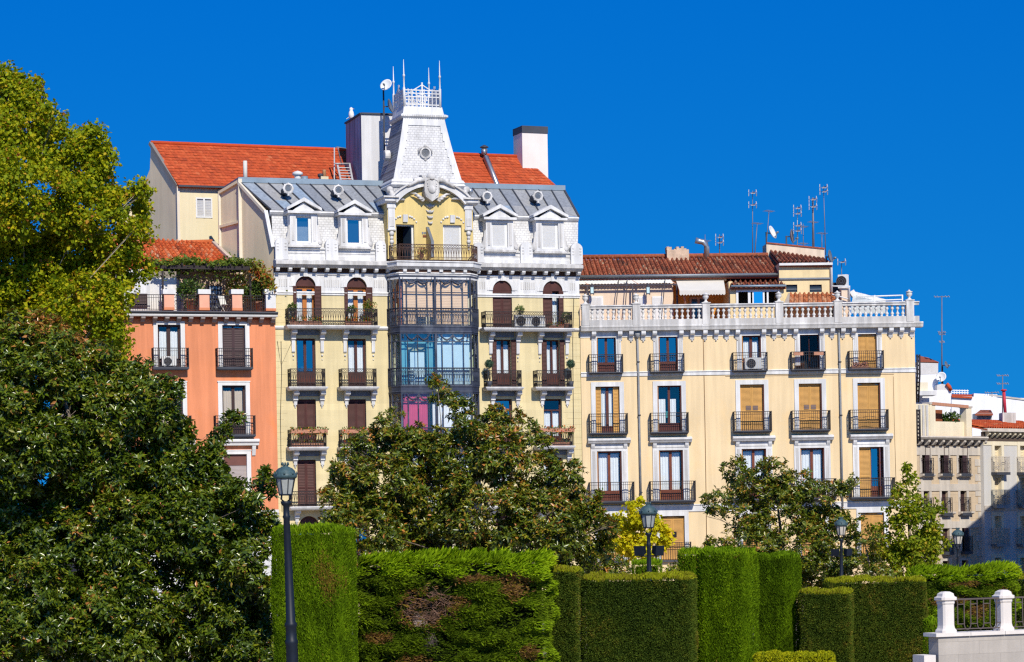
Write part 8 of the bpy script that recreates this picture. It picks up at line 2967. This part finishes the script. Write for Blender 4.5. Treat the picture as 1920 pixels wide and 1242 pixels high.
def lamp(label, px_, ytop, wpx, Y, lean=0.0, spots=False, gl=None, thick=1.0):
    base = at(px_, 1100, Y)
    base = Vector((base.x, Y, 0))
    top = at(px_, ytop, Y)
    k = (wpx / (FOC / Y)) / 0.58           # scale of the lantern
    H = top.z
    t = thing('street_lamp', label, 'street lamp', base, 0, 'black lantern lamp posts of the square')
    dx = top.x - base.x
    P = lambda z: Vector((dx * z / H - lean * (1 - z / H), 0, z))
    zl = H - 1.02 * k
    r = 0.062 * k * thick
    mb = MB()
    zs = [(0, 2.6), (0.18, 2.6), (0.25, 2.1), (1.3, 1.95), (1.9, 1.85), (1.95, 2.05), (2.02, 2.05), (2.06, 1.75), (2.36, 1.7), (2.4, 1.95), (2.46, 1.95), (2.52, 1.5), (zl - 0.45, 1.0), (zl - 0.40, 1.3), (zl - 0.36, 1.0), (zl - 0.12, 0.95), (zl - 0.08, 1.5), (zl, 1.7)]
    mb.tube([P(z) for z, _ in zs], [r * f for _, f in zs], LPM, 12)
    mb.build('pole', t)
    c = P(zl)
    n = 8
    mb = MB()
    for q in range(4):
        a = q * math.pi / 2 + 0.78
        d = Vector((math.cos(a), math.sin(a), 0))
        mb.tube([c + d * 0.08 * k, c + d * 0.17 * k + Vector((0, 0, 0.06 * k)), c + d * 0.15 * k + Vector((0, 0, 0.16 * k))], [0.02 * k, 0.018 * k, 0.014 * k], LPM, 5)
    mb.lathe(c, [(0.13 * k, 0.15 * k), (0.19 * k, 0.15 * k), (0.19 * k, 0.19 * k), (0.13 * k, 0.19 * k)], LPM, n, False)
    for q in range(n):
        a = (q + 0.5) * 2 * math.pi / n
        d = Vector((math.cos(a), math.sin(a), 0))
        mb.bar(c + d * 0.178 * k + Vector((0, 0, 0.18 * k)), c + d * 0.262 * k + Vector((0, 0, 0.60 * k)), 0.022 * k, LPM)
    mb.build('lantern_frame', t)
    MB().lathe(c, [(0.165 * k, 0.185 * k), (0.25 * k, 0.60 * k), (0.02 * k, 0.60 * k)], gl or LPGL, n, False).build('glass', t)
    mb = MB()
    mb.lathe(c, [(0.26 * k, 0.59 * k), (0.31 * k, 0.63 * k), (0.31 * k, 0.70 * k), (0.28 * k, 0.73 * k), (0.26 * k, 0.80 * k), (0.19 * k, 0.87 * k), (0.10 * k, 0.91 * k), (0.07 * k, 0.93 * k), (0.10 * k, 0.96 * k), (0.02 * k, 0.965 * k)], LPG, 16)
    for q in range(8):
        a = q * math.pi / 4
        d = Vector((math.cos(a), math.sin(a), 0))
        mb.lathe(c + d * 0.30 * k + Vector((0, 0, 0.70 * k)), [(0.03 * k, 0), (0.02 * k, 0.05 * k), (0.004, 0.09 * k)], LPG, 5)
        mb.lathe(c + d * 0.085 * k + Vector((0, 0, 0.95 * k)), [(0.022 * k, 0), (0.02 * k, 0.05 * k), (0.004, 0.085 * k)], LPG, 5)
    mb.build('cap', t)
    if spots:
        zs_ = zl - 0.62 * k if spots == 'wide' else zl - 0.58 * k
        for s_, rz in ((-1, 0.6), (1, -0.5)):
            mb = MB()
            cc = P(zs_) + Vector((s_ * 0.27 * k, -0.08, 0.0))
            f = Vector((s_ * 0.55, -0.8, -0.15)).normalized()
            sx = f.cross(Vector((0, 0, 1))).normalized()
            up = sx.cross(f)
            lo = [cc + f * 0.16 * k + sx * a_ * 0.17 * k + up * b_ * 0.17 * k for a_, b_ in ((-1, -1), (1, -1), (1, 1), (-1, 1))]
            hi = [cc - f * 0.14 * k + sx * a_ * 0.11 * k + up * b_ * 0.12 * k for a_, b_ in ((-1, -1), (1, -1), (1, 1), (-1, 1))]
            mb.hull8(lo, hi, LPM)
            mb.bar(cc - f * 0.05 * k - up * 0.1 * k, P(zs_ - 0.2 * k) + Vector((s_ * 0.2 * k, 0, 0)), 0.04 * k, LPM)
            mb.bar(P(zs_ - 0.2 * k) + Vector((s_ * 0.28 * k, 0, 0)), P(zs_ - 0.2 * k), 0.05 * k, LPM)
            mb.build('spotlight', t)
    return t


lamp('nearest black lamp post with green capped lantern beside the bright cypress block', 533, 868, 41, 66, lean=-0.21, thick=1.35)
lamp('black lamp post with two black spotlights in front of the yellow tree', 1215, 942, 32.5, 86, lean=-0.05, spots=True)
lamp('black lamp post with two dark spotlights and pale glass lantern before the small magnolia', 1577, 970, 23, 104, spots='wide', gl=LPGW)
lamp('farthest lamp post before the shaded side street at the right', 1796, 990, 21, 118, gl=LPGW)

# ------------------------------------------------------------------ stone wall with posts and railing, lower right
MARB = pm('grey_marble', (0.47, 0.425, 0.37), 0.7, var=0.08, scale=1.6, bump=0.15, bricks=(1.4, 0.36, 0.006, 0.72), streak=0.1, stain=(0.46, 0.42, 0.38), stain_amt=0.5)
STONE = pm('white_stone', (0.76, 0.70, 0.64), 0.75, var=0.06, scale=2.0, streak=0.08, bump=0.1)
yW = 71.0
s_o = at(1757, 1188, yW)
sw = thing('stone_wall', 'pale marble wall with white stone posts and iron railing in the lower right corner', 'wall', (s_o.x, yW, 0), rad(24))
M24 = Matrix.Rotation(rad(-24), 3, 'Z')


def swl(px_, py_, off=0.0):
    r = ray(px_, py_)
    no = Vector((math.sin(rad(24)), -math.cos(rad(24)), 0))
    o = Vector((s_o.x, yW, 0)) + no * off
    t = o.dot(no) / r.dot(no)
    X = r * t + Vector((0, 0, EYE))
    return M24 @ (X - Vector((s_o.x, yW, 0)))


zcap = swl(1757, 1188).z
LW = 9.0
MB().box(0.05, LW, 0.02, 0.5, 0, zcap - 0.10, MARB).build('wall', sw)
mb = MB()
for k in range(8):
    mb.box(-0.06 + k * 1.15, -0.06 + (k + 1) * 1.15 - 0.012, -0.05, 0.6, zcap - 0.10, zcap, STONE)
mb.build('coping', sw)
MB().box(-0.45, -0.07, -0.02, 0.55, 0, swl(1740, 1229).z, STONE).build('step', sw)
posts = []
for px_ in (1784, 1892.5, 2010):
    u_ = swl(px_, 1150).x
    posts.append(u_)
    hp = swl(1784, 1110).z - zcap
    mb = MB()
    hw = 0.19
    y0_, y1_ = 0.05, 0.05 + 2 * hw
    z = zcap
    oct_ = lambda h, z_: None
    ly = [(0.24, 0.0), (0.24, 0.06), (0.20, 0.12), (0.185, 0.2), (0.185, hp - 0.36), (0.205, hp - 0.32), (0.205, hp - 0.26), (0.255, hp - 0.23), (0.255, hp - 0.16), (0.2, hp - 0.13), (0.18, hp - 0.05), (0.1, hp), (0.0, hp + 0.01)]
    vs, fs = [], []
    for h_, zz_ in ly:
        c_ = h_ * 0.28
        for x, y in ((-h_ + c_, -h_), (h_ - c_, -h_), (h_, -h_ + c_), (h_, h_ - c_), (h_ - c_, h_), (-h_ + c_, h_), (-h_, h_ - c_), (-h_, -h_ + c_)):
            vs.append((u_ + x, 0.28 + y, z + zz_))
    for i in range(len(ly) - 1):
        for k in range(8):
            fs.append((i * 8 + k, i * 8 + (k + 1) % 8, (i + 1) * 8 + (k + 1) % 8, (i + 1) * 8 + k))
    mb.add(vs, fs, STONE)
    mb.build('post', sw)
RAILM = pm('bronze_rail', (0.11, 0.085, 0.075), 0.5, var=0.2)
zr_ = swl(1810, 1124).z
zl_ = zcap + 0.09
for i in range(2):
    a_, b_ = posts[i] + 0.2, posts[i + 1] - 0.2
    y = 0.16
    mb = MB()
    mb.bar((a_ - 0.05, y, zr_), (b_ + 0.1 + 0.4, y, zr_), 0.045, RAILM)
    mb.bar((a_, y, zl_), (b_ + 0.4, y, zl_), 0.03, RAILM)
    n = 9
    w__ = (b_ + 0.42 - a_) / n
    for k in range(n):
        x = a_ + (k + 0.5) * w__
        h1, h0 = zr_ - 0.02, zl_
        mb.bar((x, y, zl_ + 0.13), (x, y, zr_), 0.026, RAILM)
        if k % 2 == 0 and k < n - 1:
            mb.bar((x, y, zr_ - 0.14), (x + w__, y, zr_ - 0.14), 0.024, RAILM)
            mb.bar((x, y, zl_ + 0.14), (x + w__, y, zl_ + 0.14), 0.024, RAILM)
        else:
            pts = [(x + w__ * 0.5 - w__ * 0.5 * math.cos(math.pi * q / 8), y, zl_ + 0.13 - 0.15 * math.sin(math.pi * q / 8)) for q in range(9)]
            for q in range(8):
                mb.bar(pts[q], pts[q + 1], 0.024, RAILM)
    mb.build('railing', sw)
